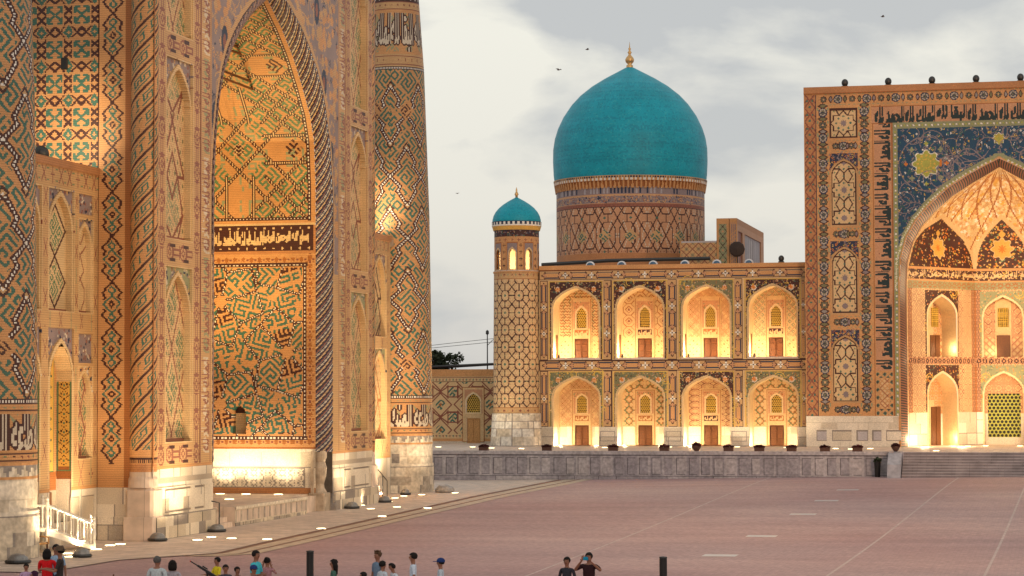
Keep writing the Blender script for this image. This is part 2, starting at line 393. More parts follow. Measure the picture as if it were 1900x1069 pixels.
def mesh_obj(name, bm, mat, parent=None, smooth=False):
    me = bpy.data.meshes.new(name); bm.normal_update(); bm.to_mesh(me); bm.free()
    if smooth: me.polygons.foreach_set('use_smooth', [True] * len(me.polygons))
    return link(name, me, parent, mat if isinstance(mat, (list, tuple)) else (mat,))
def box(bm, c, s, rz=0., bev=0., rot=None):
    r = bmesh.ops.create_cube(bm, size=1.0); vs = r['verts']
    M = Matrix.Translation(c) @ (rot if rot is not None else Matrix.Rotation(rz, 4, 'Z')) @ Matrix.Diagonal((s[0], s[1], s[2], 1))
    bmesh.ops.transform(bm, matrix=M, verts=vs)
    if bev > 0:
        es = list({e for v in vs for e in v.link_edges}); bmesh.ops.bevel(bm, geom=es, offset=bev, segments=1, affect='EDGES')
def box2(bm, a, b, bev=0.): box(bm, [(a[i] + b[i]) / 2 for i in range(3)], [abs(b[i] - a[i]) for i in range(3)], bev=bev)
def lathe(bm, prof, c=(0, 0, 0), n=20, cap=True):
    rings = []
    for (r, z) in prof:
        rings.append([bm.verts.new((c[0] + r * cos(2 * pi * k / n), c[1] + r * sin(2 * pi * k / n), c[2] + z)) for k in range(n)])
    for a, b in zip(rings, rings[1:]):
        for k in range(n): bm.faces.new((a[k], a[(k + 1) % n], b[(k + 1) % n], b[k]))
    if cap:
        bm.faces.new(rings[0][::-1]); bm.faces.new(rings[-1])
def tube(bm, pts, r, n=6):
    pts = [Vector(p) for p in pts]; rings = []
    for i, p in enumerate(pts):
        t = (pts[min(i + 1, len(pts) - 1)] - pts[max(i - 1, 0)]).normalized()
        a = t.cross(Vector((0, 0, 1))) if abs(t.z) < .95 else t.cross(Vector((1, 0, 0))); a.normalize(); b = t.cross(a)
        rr = r[i] if isinstance(r, (list, tuple)) else r
        rings.append([bm.verts.new(p + (a * cos(2 * pi * k / n) + b * sin(2 * pi * k / n)) * rr) for k in range(n)])
    for a, b in zip(rings, rings[1:]):
        for k in range(n): bm.faces.new((a[k], a[(k + 1) % n], b[(k + 1) % n], b[k]))
    bm.faces.new(rings[0][::-1]); bm.faces.new(rings[-1])
def lamp(name, loc, tgt, power, col=(1.0, .62, .28), ang=75, rad=.12, blend=.8, parent=None):
    d = bpy.data.lights.new(name, 'SPOT'); d.energy = power; d.color = col; d.spot_size = R(ang); d.spot_blend = blend; d.shadow_soft_size = rad
    o = bpy.data.objects.new(name, d); COL.objects.link(o); o.location = loc
    o.rotation_euler = (Vector(tgt) - Vector(loc)).to_track_quat('-Z', 'Y').to_euler()
    if parent is not None:
        bpy.context.view_layer.update(); o.parent = parent; o.matrix_parent_inverse = parent.matrix_world.inverted()
    return o
def plamp(name, loc, power, col=(1.0, .62, .28), rad=.15, parent=None):
    d = bpy.data.lights.new(name, 'POINT'); d.energy = power; d.color = col; d.shadow_soft_size = rad
    o = bpy.data.objects.new(name, d); COL.objects.link(o); o.location = loc
    if parent is not None:
        bpy.context.view_layer.update(); o.parent = parent; o.matrix_parent_inverse = parent.matrix_world.inverted()
    return o
RNG = random.Random(7); NR = np.random.RandomState(11)

# ------------------------------------------------------------------ shared pattern painters
def ashlar(c, x0, y0, x1, y1, bw, bh, tones=('mar1', 'mar1', 'mar2', 'mar4', 'mar2'), joint='mar3', seed=0):
    rn = random.Random(seed); y = y0; j = min(c.du, c.dv)
    while y < y1 - .01:
        h = min(bh * rn.uniform(.8, 1.25), y1 - y); x = x0
        while x < x1 - .01:
            w = min(bw * rn.uniform(.5, 1.5), x1 - x)
            c.rect(x, y, x + w, y + h, joint); c.rect(x + c.du * .5, y + c.dv * .6, x + w, y + h, rn.choice(tones)); x += w
        y += h
def panels(c, x0, y0, x1, y1, n, frame='mar1', fill='mar2', m=.12, d=.03):
    w = (x1 - x0) / n
    for k in range(n):
        c.rect(x0 + k * w + m, y0 + m, x0 + (k + 1) * w - m, y1 - m, 'mar3', d)
        c.rect(x0 + k * w + m + c.du, y0 + m, x0 + (k + 1) * w - m, y1 - m - c.dv, fill, d)
SEG_OCT = [(.3, 0, .7, 0), (.3, 0, 0, .3), (.7, 0, 1, .3), (0, .3, 0, .7), (1, .3, 1, .7), (0, .7, .3, 1), (1, .7, .7, 1), (.3, 1, .7, 1),
           (.5, .2, .8, .5), (.8, .5, .5, .8), (.5, .8, .2, .5), (.2, .5, .5, .2)]
SEG_GIR = [(0, 0, 1, 1), (0, 1, 1, 0), (.30, .12, .70, .12), (.30, .88, .70, .88), (.12, .30, .12, .70), (.88, .30, .88, .70),
           (.30, .12, .12, .30), (.70, .12, .88, .30), (.30, .88, .12, .70), (.70, .88, .88, .70), (.5, 0, .5, .12), (.5, .88, .5, 1), (0, .5, .12, .5), (.88, .5, 1, .5)]
SEG_TOWER = [(0, .25, .5, .75), (.5, .75, 1, .25), (0, .25, .5, -.25), (0, 1.25, .5, .75), (.5, .75, 1, 1.25), (.5, -.25, 1, .25), (0, .75, .5, .25), (.5, .25, 1, .75), (0, .75, .5, 1.25), (.5, .25, 0, -.25), (.5, .25, 1, -.25), (1, .75, .5, 1.25),
             (.3, 0, .7, 0), (.3, 1, .7, 1), (.3, .5, .7, .5), (.5, -.12, .5, .12), (.5, .38, .5, .62), (.5, .88, .5, 1.12), (0, .13, 0, .37), (1, .13, 1, .37), (0, .63, 0, .87), (1, .63, 1, .87), (-.15, .25, .15, .25), (.85, .25, 1.15, .25), (-.15, .75, .15, .75), (.85, .75, 1.15, .75)]
SEG_TILTSQ = [(.5, .08, .92, .5), (.92, .5, .5, .92), (.5, .92, .08, .5), (.08, .5, .5, .08)]
SEG_STAR = [(.5, .1, .61, .33), (.61, .33, .83, .17), (.83, .17, .67, .39), (.67, .39, .9, .5), (.9, .5, .67, .61), (.67, .61, .83, .83), (.83, .83, .61, .67), (.61, .67, .5, .9),
            (.5, .9, .39, .67), (.39, .67, .17, .83), (.17, .83, .33, .61), (.33, .61, .1, .5), (.1, .5, .33, .39), (.33, .39, .17, .17), (.17, .17, .39, .33), (.39, .33, .5, .1), (0, .5, .1, .5), (.9, .5, 1, .5), (.5, 0, .5, .1), (.5, .9, .5, 1)]
def knots(c, x0, y0, x1, y1, vert=True, col='fade', bg='pale', p=None):
    """chain of little octagon knots and elongated links"""
    c.rect(x0, y0, x1, y1, bg)
    w = (x1 - x0) if vert else (y1 - y0); p = p or w * 1.0
    seg1 = [(.3, .04, .7, .04), (.7, .04, .86, .15), (.86, .15, .86, .35), (.86, .35, .7, .46), (.7, .46, .3, .46), (.3, .46, .14, .35), (.14, .35, .14, .15), (.14, .15, .3, .04), (.5, .14, .7, .25), (.7, .25, .5, .36), (.5, .36, .3, .25), (.3, .25, .5, .14),
            (.35, .54, .35, .96), (.65, .54, .65, .96), (.35, .54, .65, .54), (.35, .96, .65, .96), (.14, .5, .86, .5), (.14, 1, .86, 1), (0, .25, .14, .25), (.86, .25, 1, .25)]
    if not vert: seg1 = [(b, a, d, e) for (a, b, e, d) in [(s[0], s[1], s[2], s[3]) for s in seg1]]
    t = max(w * .12, 1.9 * c.dv)
    if vert: c.tile(x0, y0, x1, y1, w, p * 2, seg1, t, col)
    else: c.tile(x0, y0, x1, y1, p * 2, w, seg1, t, col)
def cart_band(c, x0, y0, x1, y1, vert, n, bg='pale'):
    """cross flowers alternating with long cartouches"""
    c.rect(x0, y0, x1, y1, bg); t = c.du * 1.1
    c.frame(x0, y0, x1, y1, t, 'dark')
    L = (y1 - y0) if vert else (x1 - x0); w = (x1 - x0) if vert else (y1 - y0); p = L / n
    for k in range(n):
        a = k * p
        def T(s_, q): return (x0 + q * w, y0 + a + s_) if vert else (x0 + a + s_, y0 + q * w)
        X, Y = T(0, .5)
        if k > 0:
            for cc, rr in (('dark', .36), ('white', .27)):
                c.flower(X, Y, w * rr * 1.15, 4, cc, .38)
            c.disc(X, Y, w * .07, 'dark')
        a0, a1 = w * .62, p - w * .62
        if a1 - a0 > w * .4:
            for q in (.24, .76):
                p0, p1 = T(a0, q), T(a1, q); c.seg(p0[0], p0[1], p1[0], p1[1], t * 1.3, 'navy')
            for q0 in (a0, a1):
                X, Y = T(q0, .5); c.flower(X, Y, w * .38, 4, 'dark', .3); c.flower(X, Y, w * .25, 4, 'pinkb', .3)
            p0, p1 = T(a0 + w * .2, .32), T(a1 - w * .2, .68); c.rect(min(p0[0], p1[0]), min(p0[1], p1[1]), max(p0[0], p1[0]), max(p0[1], p1[1]), 'brick')
def floral(c, x0, y0, x1, y1, clip=None, bg='blue', n=200, cols=('white', 'lilac', 'ochre', 'turq', 'white'), size=.07, rings=8, ringr=.9, ringc='lilac', seed=1, roset=()):
    rn = random.Random(seed)
    c.fn(x0, y0, x1, y1, (clip or (lambda X, Y: np.ones_like(X, bool))), bg)
    for k in range(rings):
        x, y = rn.uniform(x0, x1), rn.uniform(y0, y1); r = ringr * rn.uniform(.5, 1.1); a = rn.uniform(0, 6)
        c.ring(x, y, r, c.du * 1.05, ringc, clip, a, a + 4.6); c.ring(x, y, r * .55, c.du * .95, ringc, clip, a + 1, a + 5.5)
    for k in range(n):
        x, y = rn.uniform(x0, x1), rn.uniform(y0, y1); s_ = size * rn.uniform(.5, 1.3); col = rn.choice(cols)
        c.flower(x, y, s_, rn.choice((4, 5, 6)), col, .25, clip=clip)
        if s_ > size * 1.0: c.disc(x, y, s_ * .4, bg, clip=clip)
    for (x, y, r, cc, c2) in roset:
        c.flower(x, y, r * 1.08, 8, 'white', .12, clip=clip); c.flower(x, y, r, 8, cc, .12, clip=clip)
        for q in range(12): c.disc(x + r * .62 * cos(q * pi / 6), y + r * .62 * sin(q * pi / 6), r * .09, c2, clip=clip)
        c.flower(x, y, r * .42, 12, c2, .2, clip=clip); c.disc(x, y, r * .3, cc, clip=clip)
def script_line(c, x0, y0, x1, y1, words, col, rot=0, bold=0, rep=1):
    L = (y1 - y0) if rot else (x1 - x0); H = (x1 - x0) if rot else (y1 - y0)
    cell = c.du if not rot else c.dv; rows = max(8, int(H / (c.dv if not rot else c.du))); cols = max(8, int(L / rep / cell))
    b = text_bitmap(words, rows, cols)
    if bold: b = dil(b, bold)[bold:-bold, bold:-bold]
    for k in range(rep):
        if rot: c.bitmap(b, x0, y0 + k * L / rep, x1, y0 + (k + 1) * L / rep, col, 90)
        else: c.bitmap(b, x0 + k * L / rep, y0, x0 + (k + 1) * L / rep, y1, col)

# ================================================================== SETTING
def gz(x, y):
    t = min(1, max(0, (y - 85) / 70)); t = t * t * (3 - 2 * t); return max(0, .0145 * (x + 38)) * t if x < 12 else .725 * t
def ground_mat():
    m, n, l, b = new_mat('pink_plaza_brick')
    geo = n.new('ShaderNodeNewGeometry')
    br = n.new('ShaderNodeTexBrick'); br.inputs['Scale'].default_value = 1.0; br.inputs['Brick Width'].default_value = .28; br.inputs['Row Height'].default_value = .13
    br.inputs['Mortar Size'].default_value = .012; br.inputs['Color1'].default_value = (.465, .305, .29, 1); br.inputs['Color2'].default_value = (.39, .25, .24, 1); br.inputs['Mortar'].default_value = (.33, .24, .225, 1)
    l.new(geo.outputs['Position'], br.inputs['Vector'])
    nz = n.new('ShaderNodeTexNoise'); nz.inputs['Scale'].default_value = .06; nz.inputs['Detail'].default_value = 6; l.new(geo.outputs['Position'], nz.inputs['Vector'])
    cr = n.new('ShaderNodeValToRGB'); e = cr.color_ramp.elements; e[0].position = .35; e[0].color = (.93, .84, .86, 1); e[1].position = .65; e[1].color = (1.08, 1.1, 1.12, 1)
    l.new(nz.outputs['Fac'], cr.inputs[0])
    n2 = n.new('ShaderNodeTexNoise'); n2.inputs['Scale'].default_value = 1.0; n2.inputs['Detail'].default_value = 5; 
    mp = n.new('ShaderNodeMapping'); mp.inputs['Scale'].default_value = (.10, .45, 1); l.new(geo.outputs['Position'], mp.inputs[0]); l.new(mp.outputs[0], n2.inputs['Vector'])
    c2 = n.new('ShaderNodeValToRGB'); e = c2.color_ramp.elements; e[0].position = .35; e[0].color = (.90, .89, .90, 1); e[1].position = .68; e[1].color = (1.1, 1.09, 1.08, 1); l.new(n2.outputs['Fac'], c2.inputs[0])
    n3 = n.new('ShaderNodeTexNoise'); n3.inputs['Scale'].default_value = 5.0; n3.inputs['Detail'].default_value = 4; l.new(geo.outputs['Position'], n3.inputs['Vector'])
    c3 = n.new('ShaderNodeValToRGB'); e = c3.color_ramp.elements; e[0].position = .3; e[0].color = (.78, .78, .79, 1); e[1].position = .7; e[1].color = (1.2, 1.19, 1.18, 1); l.new(n3.outputs['Fac'], c3.inputs[0])
    m1 = n.new('ShaderNodeMixRGB'); m1.blend_type = 'MULTIPLY'; m1.inputs[0].default_value = 1; l.new(br.outputs[0], m1.inputs[1]); l.new(cr.outputs[0], m1.inputs[2])
    m2 = n.new('ShaderNodeMixRGB'); m2.blend_type = 'MULTIPLY'; m2.inputs[0].default_value = 1; l.new(m1.outputs[0], m2.inputs[1]); l.new(c2.outputs[0], m2.inputs[2])
    m3 = n.new('ShaderNodeMixRGB'); m3.blend_type = 'MULTIPLY'; m3.inputs[0].default_value = 1; l.new(m2.outputs[0], m3.inputs[1]); l.new(c3.outputs[0], m3.inputs[2])
    l.new(m3.outputs[0], b.inputs['Base Color']); b.inputs['Roughness'].default_value = .62; b.inputs['Specular IOR Level'].default_value = .35
    return m
def stone_mat(name, c1, c2, bw, bh, mort=.02, rough=.55):
    m, n, l, b = new_mat(name); geo = n.new('ShaderNodeNewGeometry')
    br = n.new('ShaderNodeTexBrick'); br.inputs['Scale'].default_value = 1.0; br.inputs['Brick Width'].default_value = bw; br.inputs['Row Height'].default_value = bh
    br.inputs['Mortar Size'].default_value = mort; br.inputs['Color1'].default_value = c1 + (1,); br.inputs['Color2'].default_value = c2 + (1,); br.inputs['Mortar'].default_value = tuple(x * .6 for x in c2) + (1,)
    l.new(geo.outputs['Position'], br.inputs['Vector'])
    nz = n.new('ShaderNodeTexNoise'); nz.inputs['Scale'].default_value = 1.3; nz.inputs['Detail'].default_value = 7; l.new(geo.outputs['Position'], nz.inputs['Vector'])
    cr = n.new('ShaderNodeValToRGB'); e = cr.color_ramp.elements; e[0].position = .3; e[0].color = (.72, .72, .72, 1); e[1].position = .7; e[1].color = (1.15, 1.15, 1.15, 1); l.new(nz.outputs['Fac'], cr.inputs[0])
    m1 = n.new('ShaderNodeMixRGB'); m1.blend_type = 'MULTIPLY'; m1.inputs[0].default_value = 1; l.new(br.outputs[0], m1.inputs[1]); l.new(cr.outputs[0], m1.inputs[2])
    l.new(m1.outputs[0], b.inputs['Base Color']); b.inputs['Roughness'].default_value = rough
    return m
def sheet(name, pts_fn, xs, ys, mat, dz):
    bm = bmesh.new(); g = [[bm.verts.new((x, y, gz(x, y) + dz)) for x in xs] for y in ys]
    for j in range(len(ys) - 1):
        for i in range(len(xs) - 1): bm.faces.new((g[j][i], g[j][i + 1], g[j + 1][i + 1], g[j + 1][i]))
    return props(mesh_obj(name, bm, mat), kind='structure')
xs = sorted(set([-1500, -400, -120, -60, -45, -41, -38] + list(range(-36, 14, 2)) + [12, 40, 150, 800]))
ys = sorted(set([-200, -20, 20, 50, 70, 85] + list(range(88, 160, 4)) + [170, 210, 300, 900, 2500]))
sheet('plaza_ground', None, xs, ys, ground_mat(), 0.0)
def poly_sheet(name, pts, mat, dz):
    """strip between a left and a right polyline of equal length, following the ground"""
    bm = bmesh.new(); L, Rr = pts; rows = []
    for a, b in zip(L, Rr):
        rows.append([bm.verts.new((a[0] + (b[0] - a[0]) * k / 6, a[1] + (b[1] - a[1]) * k / 6, gz(a[0] + (b[0] - a[0]) * k / 6, a[1] + (b[1] - a[1]) * k / 6) + dz)) for k in range(7)])
    for r0, r1 in zip(rows, rows[1:]):
        for k in range(6): bm.faces.new((r0[k], r0[k + 1], r1[k + 1], r1[k]))
    return props(mesh_obj(name, bm, mat), kind='structure')
M_PAVE = stone_mat('pale_stone_paving', (.68, .54, .44), (.60, .48, .39), .9, .45, .012)
M_STRIP = stone_mat('pale_kerb_stone', (.60, .46, .33), (.54, .42, .31), 1.2, .5, .015)
M_BROWN = plain_mat('brown_brick_strip', (.24, .125, .085), .7, .2, 8)
edge = [(-32.8, 74), (-32.6, 77), (-32.5, 80), (-31.4, 82), (-30.3, 84), (-30.6, 90), (-31.0, 105), (-31.8, 130), (-32.0, 155.96)]
poly_sheet('stone_pavement', ([(-46 if y > 60 else -46, y) for x, y in edge], edge), M_PAVE, .03)
q = [(82.5, .7), (84, .9), (90, 1.0), (105, 1.0), (130, 1.15), (155.95, 1.3)]
bx = lambda y: float(np.interp(y, [82.5, 84, 90, 105, 130, 156], [-31.1, -30.3, -30.6, -31.0, -31.8, -32.0]))
poly_sheet('brown_paving_strip', ([(bx(y), y) for y, w in q], [(bx(y) + .32 * w, y) for y, w in q]), M_BROWN, .012)
poly_sheet('pale_paving_strip', ([(bx(y) + .32 * w, y) for y, w in q], [(bx(y) + .95 * w, y) for y, w in q]), M_STRIP, .016)
poly_sheet('narrow_brown_strip', ([(bx(y) + .95 * w, y) for y, w in q], [(bx(y) + 1.15 * w, y) for y, w in q]), M_BROWN, .012)
poly_sheet('outer_pale_strip', ([(bx(y) + 1.15 * w, y) for y, w in q], [(bx(y) + 1.75 * w, y) for y, w in q]), M_STRIP, .016)
M_LINE = plain_mat('pale_plaza_line', (.49, .385, .365), .7, .25, 3)
M_SLAB = plain_mat('pale_stone_slab', (.55, .52, .53), .4, .08, 3)
for k, (xa, ya, xb, yb) in enumerate([(-16.4, 60, -17.9, 155.9), (-7.4, 60, -5.6, 153.2), (-2.3, 60, -1.2, 153.2), (3.4, 60, 3.4, 153.2)]):
    yy = np.linspace(ya, yb, 24); xx = np.interp(yy, [ya, yb], [xa, xb])
    poly_sheet('plaza_line', ([(x - .045, y) for x, y in zip(xx, yy)], [(x + .045, y) for x, y in zip(xx, yy)]), M_LINE, .005)
for k, (x, y) in enumerate([(-11.24, 136.8), (-11.4, 125.2), (-11.42, 113.2), (-11.55, 97.6), (-11.75, 86.4), (-11.45, 75.6)]):
    poly_sheet('plaza_slab', ([(x - .62, y - .55), (x - .62, y + .55)], [(x + .62, y - .55), (x + .62, y + .55)]), M_SLAB, .008)

# ------------------------------------------------------------------ terrace before the mosque
ter = props(bpy.data.objects.new('stone_terrace', None), kind='structure'); COL.objects.link(ter)
bm = bmesh.new()
def quad(bm, *p): bm.faces.new([bm.verts.new(q) for q in p])
quad(bm, (-60, 156.02, 2.0), (-10.0, 156.02, 2.0), (-10.0, 190, 2.0), (-60, 190, 2.0))
quad(bm, (-10.0, 156.3, 2.0), (14, 156.3, 2.0), (14, 190, 2.0), (-10, 190, 2.0))
props(mesh_obj('terrace_floor', bm, M_PAVE, ter))
c = Cv(50, 2.05, .05, .04, 'gm1'); ashlar(c, 0, 0, 50, .42, 1.2, .42, ('gm1', 'gm2', 'gm2'), 'gm3', 3)
for k in range(60):
    x = .1 + k * .83
    t = RNG.choice(('gm1', 'gm2', 'gm2', 'gm1')); c.rect(x, .42, x + .82, 1.82, RNG.choice(('gm1', 'gm2')))
    c.rect(x + .12, .5, x + .7, 1.6, 'gm3', .03); c.rect(x + .16, .54, x + .7, 1.55, t, .03)
c.rect(0, 1.78, 50, 2.05, 'gm1', -.04); c.rect(0, 1.74, 50, 1.79, 'gm3', 0)
tile_mesh('terrace_wall', c, flat_s(-60, 156, -.02), M_MAR, ter)
bm = bmesh.new(); bq = bmesh.new()
for k in range(9):
    z1 = 2.0 - k * .175; y1_ = 156.3 - .30 * k; box2(bm, (-9.2, y1_ - .33, z1 - .06), (12, y1_ - .005, z1)); box2(bq, (-9.2, y1_ - .30, 0), (12, y1_ - .002, z1 - .062))
mesh_obj('stair_treads', bm, stone_mat('stair_stone', (.46, .39, .38), (.40, .34, .34), 1.1, 5, .01), ter); mesh_obj('stair_risers', bq, stone_mat('shaded_riser_stone', (.30, .25, .25), (.25, .21, .215), .9, 5, .01), ter)  # risers darker than treads: shade on the steps put into the stone colour
bm = bmesh.new()
vs = [bm.verts.new(p) for p in [(-10.1, 155.9, 2.06), (-10.1, 154.9, 1.98), (-10.1, 153.6, 1.25), (-10.1, 153.3, .2), (-10.1, 156.2, .2)]]
vs2 = [bm.verts.new((v.co.x + .85, v.co.y, v.co.z)) for v in vs]
bm.faces.new(vs[::-1]); bm.faces.new(vs2)
for i in range(5): bm.faces.new((vs[i], vs[(i + 1) % 5], vs2[(i + 1) % 5], vs2[i]))
bmesh.ops.recalc_face_normals(bm, faces=bm.faces[:])
mesh_obj('stair_cheek', bm, plain_mat('grey_marble', (.36, .34, .36), .5, .25, 3), ter)

# ================================================================== MADRASA on the left (portal, wings) and its minarets
CY = 106.65; FX = -35.3; WX = -37.7; SY = 90.4
mad = thing('madrasa', 'tall brick madrasa with huge pointed portal arch and tiled pylons, filling the left side', 'madrasa', (FX, CY, 0))
mad_loc = Vector((FX, CY, 0))
def unp(o, root):        # keep world coordinates for a part of an empty that stands elsewhere
    o.matrix_parent_inverse = Matrix.Translation(root.location).inverted(); return o
def mtile(name, c, f, mat=None, parent=None, **k):
    o = tile_mesh(name, c, f, mat or M_TILE, parent or mad, **k)
    if (parent or mad) is mad: unp(o, mad)
    return o
OUT_Z = [0, 15, 16, 17.4, 18.8, 20.3, 21.2, 22.1, 23.0, 23.8, 24.5, 25.1]; OUT_H = [8.88, 8.88, 8.8, 8.55, 8.2, 7.55, 6.95, 6.05, 4.85, 3.55, 1.85, 0.02]
INN_Z = [0, 15, 16.5, 18.66, 19.84, 21.1, 22.4, 23.5, 24.75]; INN_H = [7.9, 7.9, 7.88, 7.6, 6.95, 5.7, 4.2, 2.5, .02]
def outhw(Y): return np.where(Y > 25.1, -1, np.interp(Y, OUT_Z, OUT_H))

# ---- front raster (Y from 90.4 to 122.9)
Wd = 2 * (CY - SY); H = 29.0; hw2 = Wd / 2; AC = 106.25
c = Cv(Wd, H, .075, .045, 'pale')
mid = AC - SY
def mir(fn):               # run fn for the left pylon and again mirrored
    fn(lambda a: a); fn(lambda a: Wd - a)
def R2(m, a, y0, b, y1, col, d=None): c.rect(min(m(a), m(b)), y0, max(m(a), m(b)), y1, col, d)
def niche_panel(c, x0, x1, y0, y1, kind, apex_drop=.35, fld='lilac', d1=.12, d2=.34, seed=0, pc='fade', bgc='cream'):
    """recess with mosaic spandrels and an arched tile panel"""
    w = x1 - x0; cx = (x0 + x1) / 2
    c.rect(x0 - c.du, y0 - c.dv, x1 + c.du, y1 + c.dv, 'cream')
    c.rect(x0, y0, x1, y1, 'sage' if fld == 'sage' else fld, d1)
    apex = y1 - apex_drop; spr = apex - w * .62; hw = w / 2 - .14
    rn = random.Random(seed)
    for k in range(int(w * (y1 - spr) * 26)):
        x, y = rn.uniform(x0, x1), rn.uniform(spr, y1)
        c.disc(x, y, rn.uniform(.05, .10), rn.choice(('navy', 'pale', 'lilac', 'fade', 'mar2')), 1.0)
    c.fn(x0, y0, x1, y1, arch_band(cx, hw, y0, spr, apex, .16), 'cream', .05)
    cl = arch_clip(cx, hw, y0, spr, apex)
    c.fn(x0, y0, x1, y1, cl, bgc, d2)
    if kind in ('loz', 'star'): c.loz(x0, y0, x1, y1, w / 5.0, w / 3.2, .075, 'pinkb', 'cream', 'olive', clip=cl)
    if kind == 'loz':
        c.loz(x0, y0, x1, y1, w * .62, w * .62 * 1.9, .17, pc, clip=cl, ax=cx, ay=y0 + .3)
        c.texfill(x0, y0, x1, y1, KUF2, .075, pi / 4, 'green', clip=lambda X, Y: cl(X, Y) & (np.abs(((X - cx) / (w * .62) + (Y - y0 - .3) / (w * 1.18)) % 1 - .5) < .32) & (np.abs(((X - cx) / (w * .62) - (Y - y0 - .3) / (w * 1.18)) % 1 - .5) < .32))
        c.loz(x0, y0, x1, y1, w * .62, w * .62 * 1.9, .17, pc, clip=cl, ax=cx, ay=y0 + .3)
    elif kind == 'star':
        P_ = w * 1.75
        segs = [(.05, .5, .3, .5), (.7, .5, .95, .5), (.3, .5, .5, .68), (.5, .68, .7, .5), (.3, .5, .1, .2), (.7, .5, .9, .2), (.05, .5, .35, .78), (.95, .5, .65, .78), (.1, .2, .5, .0), (.9, .2, .5, .0), (.35, .78, .65, 1.08), (.65, .78, .35, 1.08), (.35, -.08, .1, .2), (.65, -.08, .9, .2), (.5, .32, .3, .5), (.5, .32, .7, .5)]
        c.texfill(x0, y0, x1, y1, KUF2, .08, pi / 4, 'sage', clip=lambda X, Y: cl(X, Y) & (((Y - y0) / P_ % 1) > .1) & (((Y - y0) / P_ % 1) < .45) & (abs(X - cx) < w * .25))
        c.tile(x0, y0, x1, y1, w, P_, segs, .15, pc, clip=cl, ax=x0, ay=y0)
    elif kind == 'dia':
        hgt = (apex - y0 - .5) / 2
        for q in (0, 1):
            ya = y0 + .15 + q * hgt
            for a, b, e, f in ((cx, ya, cx + hw * .92, ya + hgt / 2), (cx + hw * .92, ya + hgt / 2, cx, ya + hgt), (cx, ya + hgt, cx - hw * .92, ya + hgt / 2), (cx - hw * .92, ya + hgt / 2, cx, ya)): c.seg(a, b, e, f, .11, 'dark')
            kcl = lambda X, Y, ya=ya: (abs(X - cx) / (hw * .8) + abs(Y - ya - hgt / 2) / (hgt * .42)) < 1
            c.texfill(x0, y0, x1, y1, KUF, .085, pi / 4, 'green', clip=kcl)
    elif kind == 'chain':
        segs = [(.5, 0, .8, .2), (.8, .2, .8, .35), (.8, .35, .5, .5), (.5, .5, .2, .35), (.2, .35, .2, .2), (.2, .2, .5, 0), (.5, .5, .75, .62), (.75, .62, .5, .85), (.5, .85, .25, .62), (.25, .62, .5, .5), (.5, .85, .9, 1), (.5, .85, .1, 1)]
        c.tile(x0, y0, x1, y1, w, w * 1.9, segs, .075, pc, clip=cl, ax=x0, ay=y0)
    c.rect(x0 + .1, y0, x1 - .1, y0 + .12, 'fade', d2)
def pylon(m):
    R2(m, 0, 0, .5, H, 'rust'); R2(m, .22, 0, .3, H, 'brick')
    s0, s1 = sorted((m(.55), m(1.3))); knots(c, s0, 3.0, s1, H, True)
    s0, s1 = sorted((m(4.65), m(5.4))); knots(c, s0, 3.0, s1, H, True)
    s0, s1 = sorted((m(5.5), m(6.75))); c.rect(s0, 3.0, s1, H, 'pale')
    c.rect(s0, 3, s0 + .08, H, 'fade'); c.rect(s1 - .08, 3, s1, H, 'fade')
    for k in range(6):
        script_line(c, s0 + .14, 3.4 + k * 4.3, s1 - .14, 7.5 + k * 4.3, 'بسم الله الرحمن الرحيم', 'sage' if k % 2 else 'mar2', 1)
        b_ = text_bitmap('الملك لله الحمد لله', int(1.0 / c.du), int(4.1 / c.dv)); c.bitmap(b_, s0 + .16, 3.5 + k * 4.3, s1 - .16, 7.4 + k * 4.3, 'fade', 90)
    R2(m, 6.8, 3, 8.0, H, 'pale'); 
    s0, s1 = sorted((m(5.42), m(5.5))); c.rect(s0, 3, s1, H, 'rust', .12)
    p0, p1 = sorted((m(1.45), m(4.5)))
    for (ya, yb, kd, fl) in ((3.97, 11.22, 'loz', 'sage'), (12.4, 19.9, 'star', 'lilac'), (21.0, 28.6, 'loz', 'lilac')):
        niche_panel(c, p0, p1, ya, yb, kd, .35, fl, seed=int(ya), pc='fade' if kd == 'loz' else 'wine')
        R2(m, 1.45, ya, 1.5, yb, 'rust')
    for (ya, yb) in ((3.05, 3.85), (11.42, 12.2), (20.1, 20.85)):
        knots(c, p0, ya, p1, yb, False)
        for q in (.25, .75): c.rect(p0 + (p1 - p0) * q - .3, ya + .02, p0 + (p1 - p0) * q + .3, ya + .16, 'dark'); c.rect(p0 + (p1 - p0) * q - .3, yb - .16, p0 + (p1 - p0) * q + .3, yb - .02, 'dark')
    s0, s1 = sorted((m(0), m(8.0)))
    ashlar(c, s0, 0, s1, .95, .8, .48, ('mar3', 'mar2', 'mar4', 'mar1', 'mar3'), 'black', 5)
    ashlar(c, s0, .95, s1, 2.86, 1.3, .6, ('mar1', 'mar2', 'mar1', 'mar4'), 'mar3', 6)
    c.rect(s0, 0, s1, .95, None, -.16); c.rect(s0, .95, s1, 2.1, None, -.05)
    q0, q1 = sorted((m(1.3), m(4.3))); c.frame(q0, 1.1, q1, 2.05, .05, 'mar3', 0.0); q0, q1 = sorted((m(4.7), m(5.9))); c.frame(q0, 1.1, q1, 2.05, .05, 'mar3', 0.0)
    c.rect(s0, 2.28, s1, 2.5, 'mar4'); c.rect(s0, 2.86, s1, 3.02, 'brick')
mir(pylon)
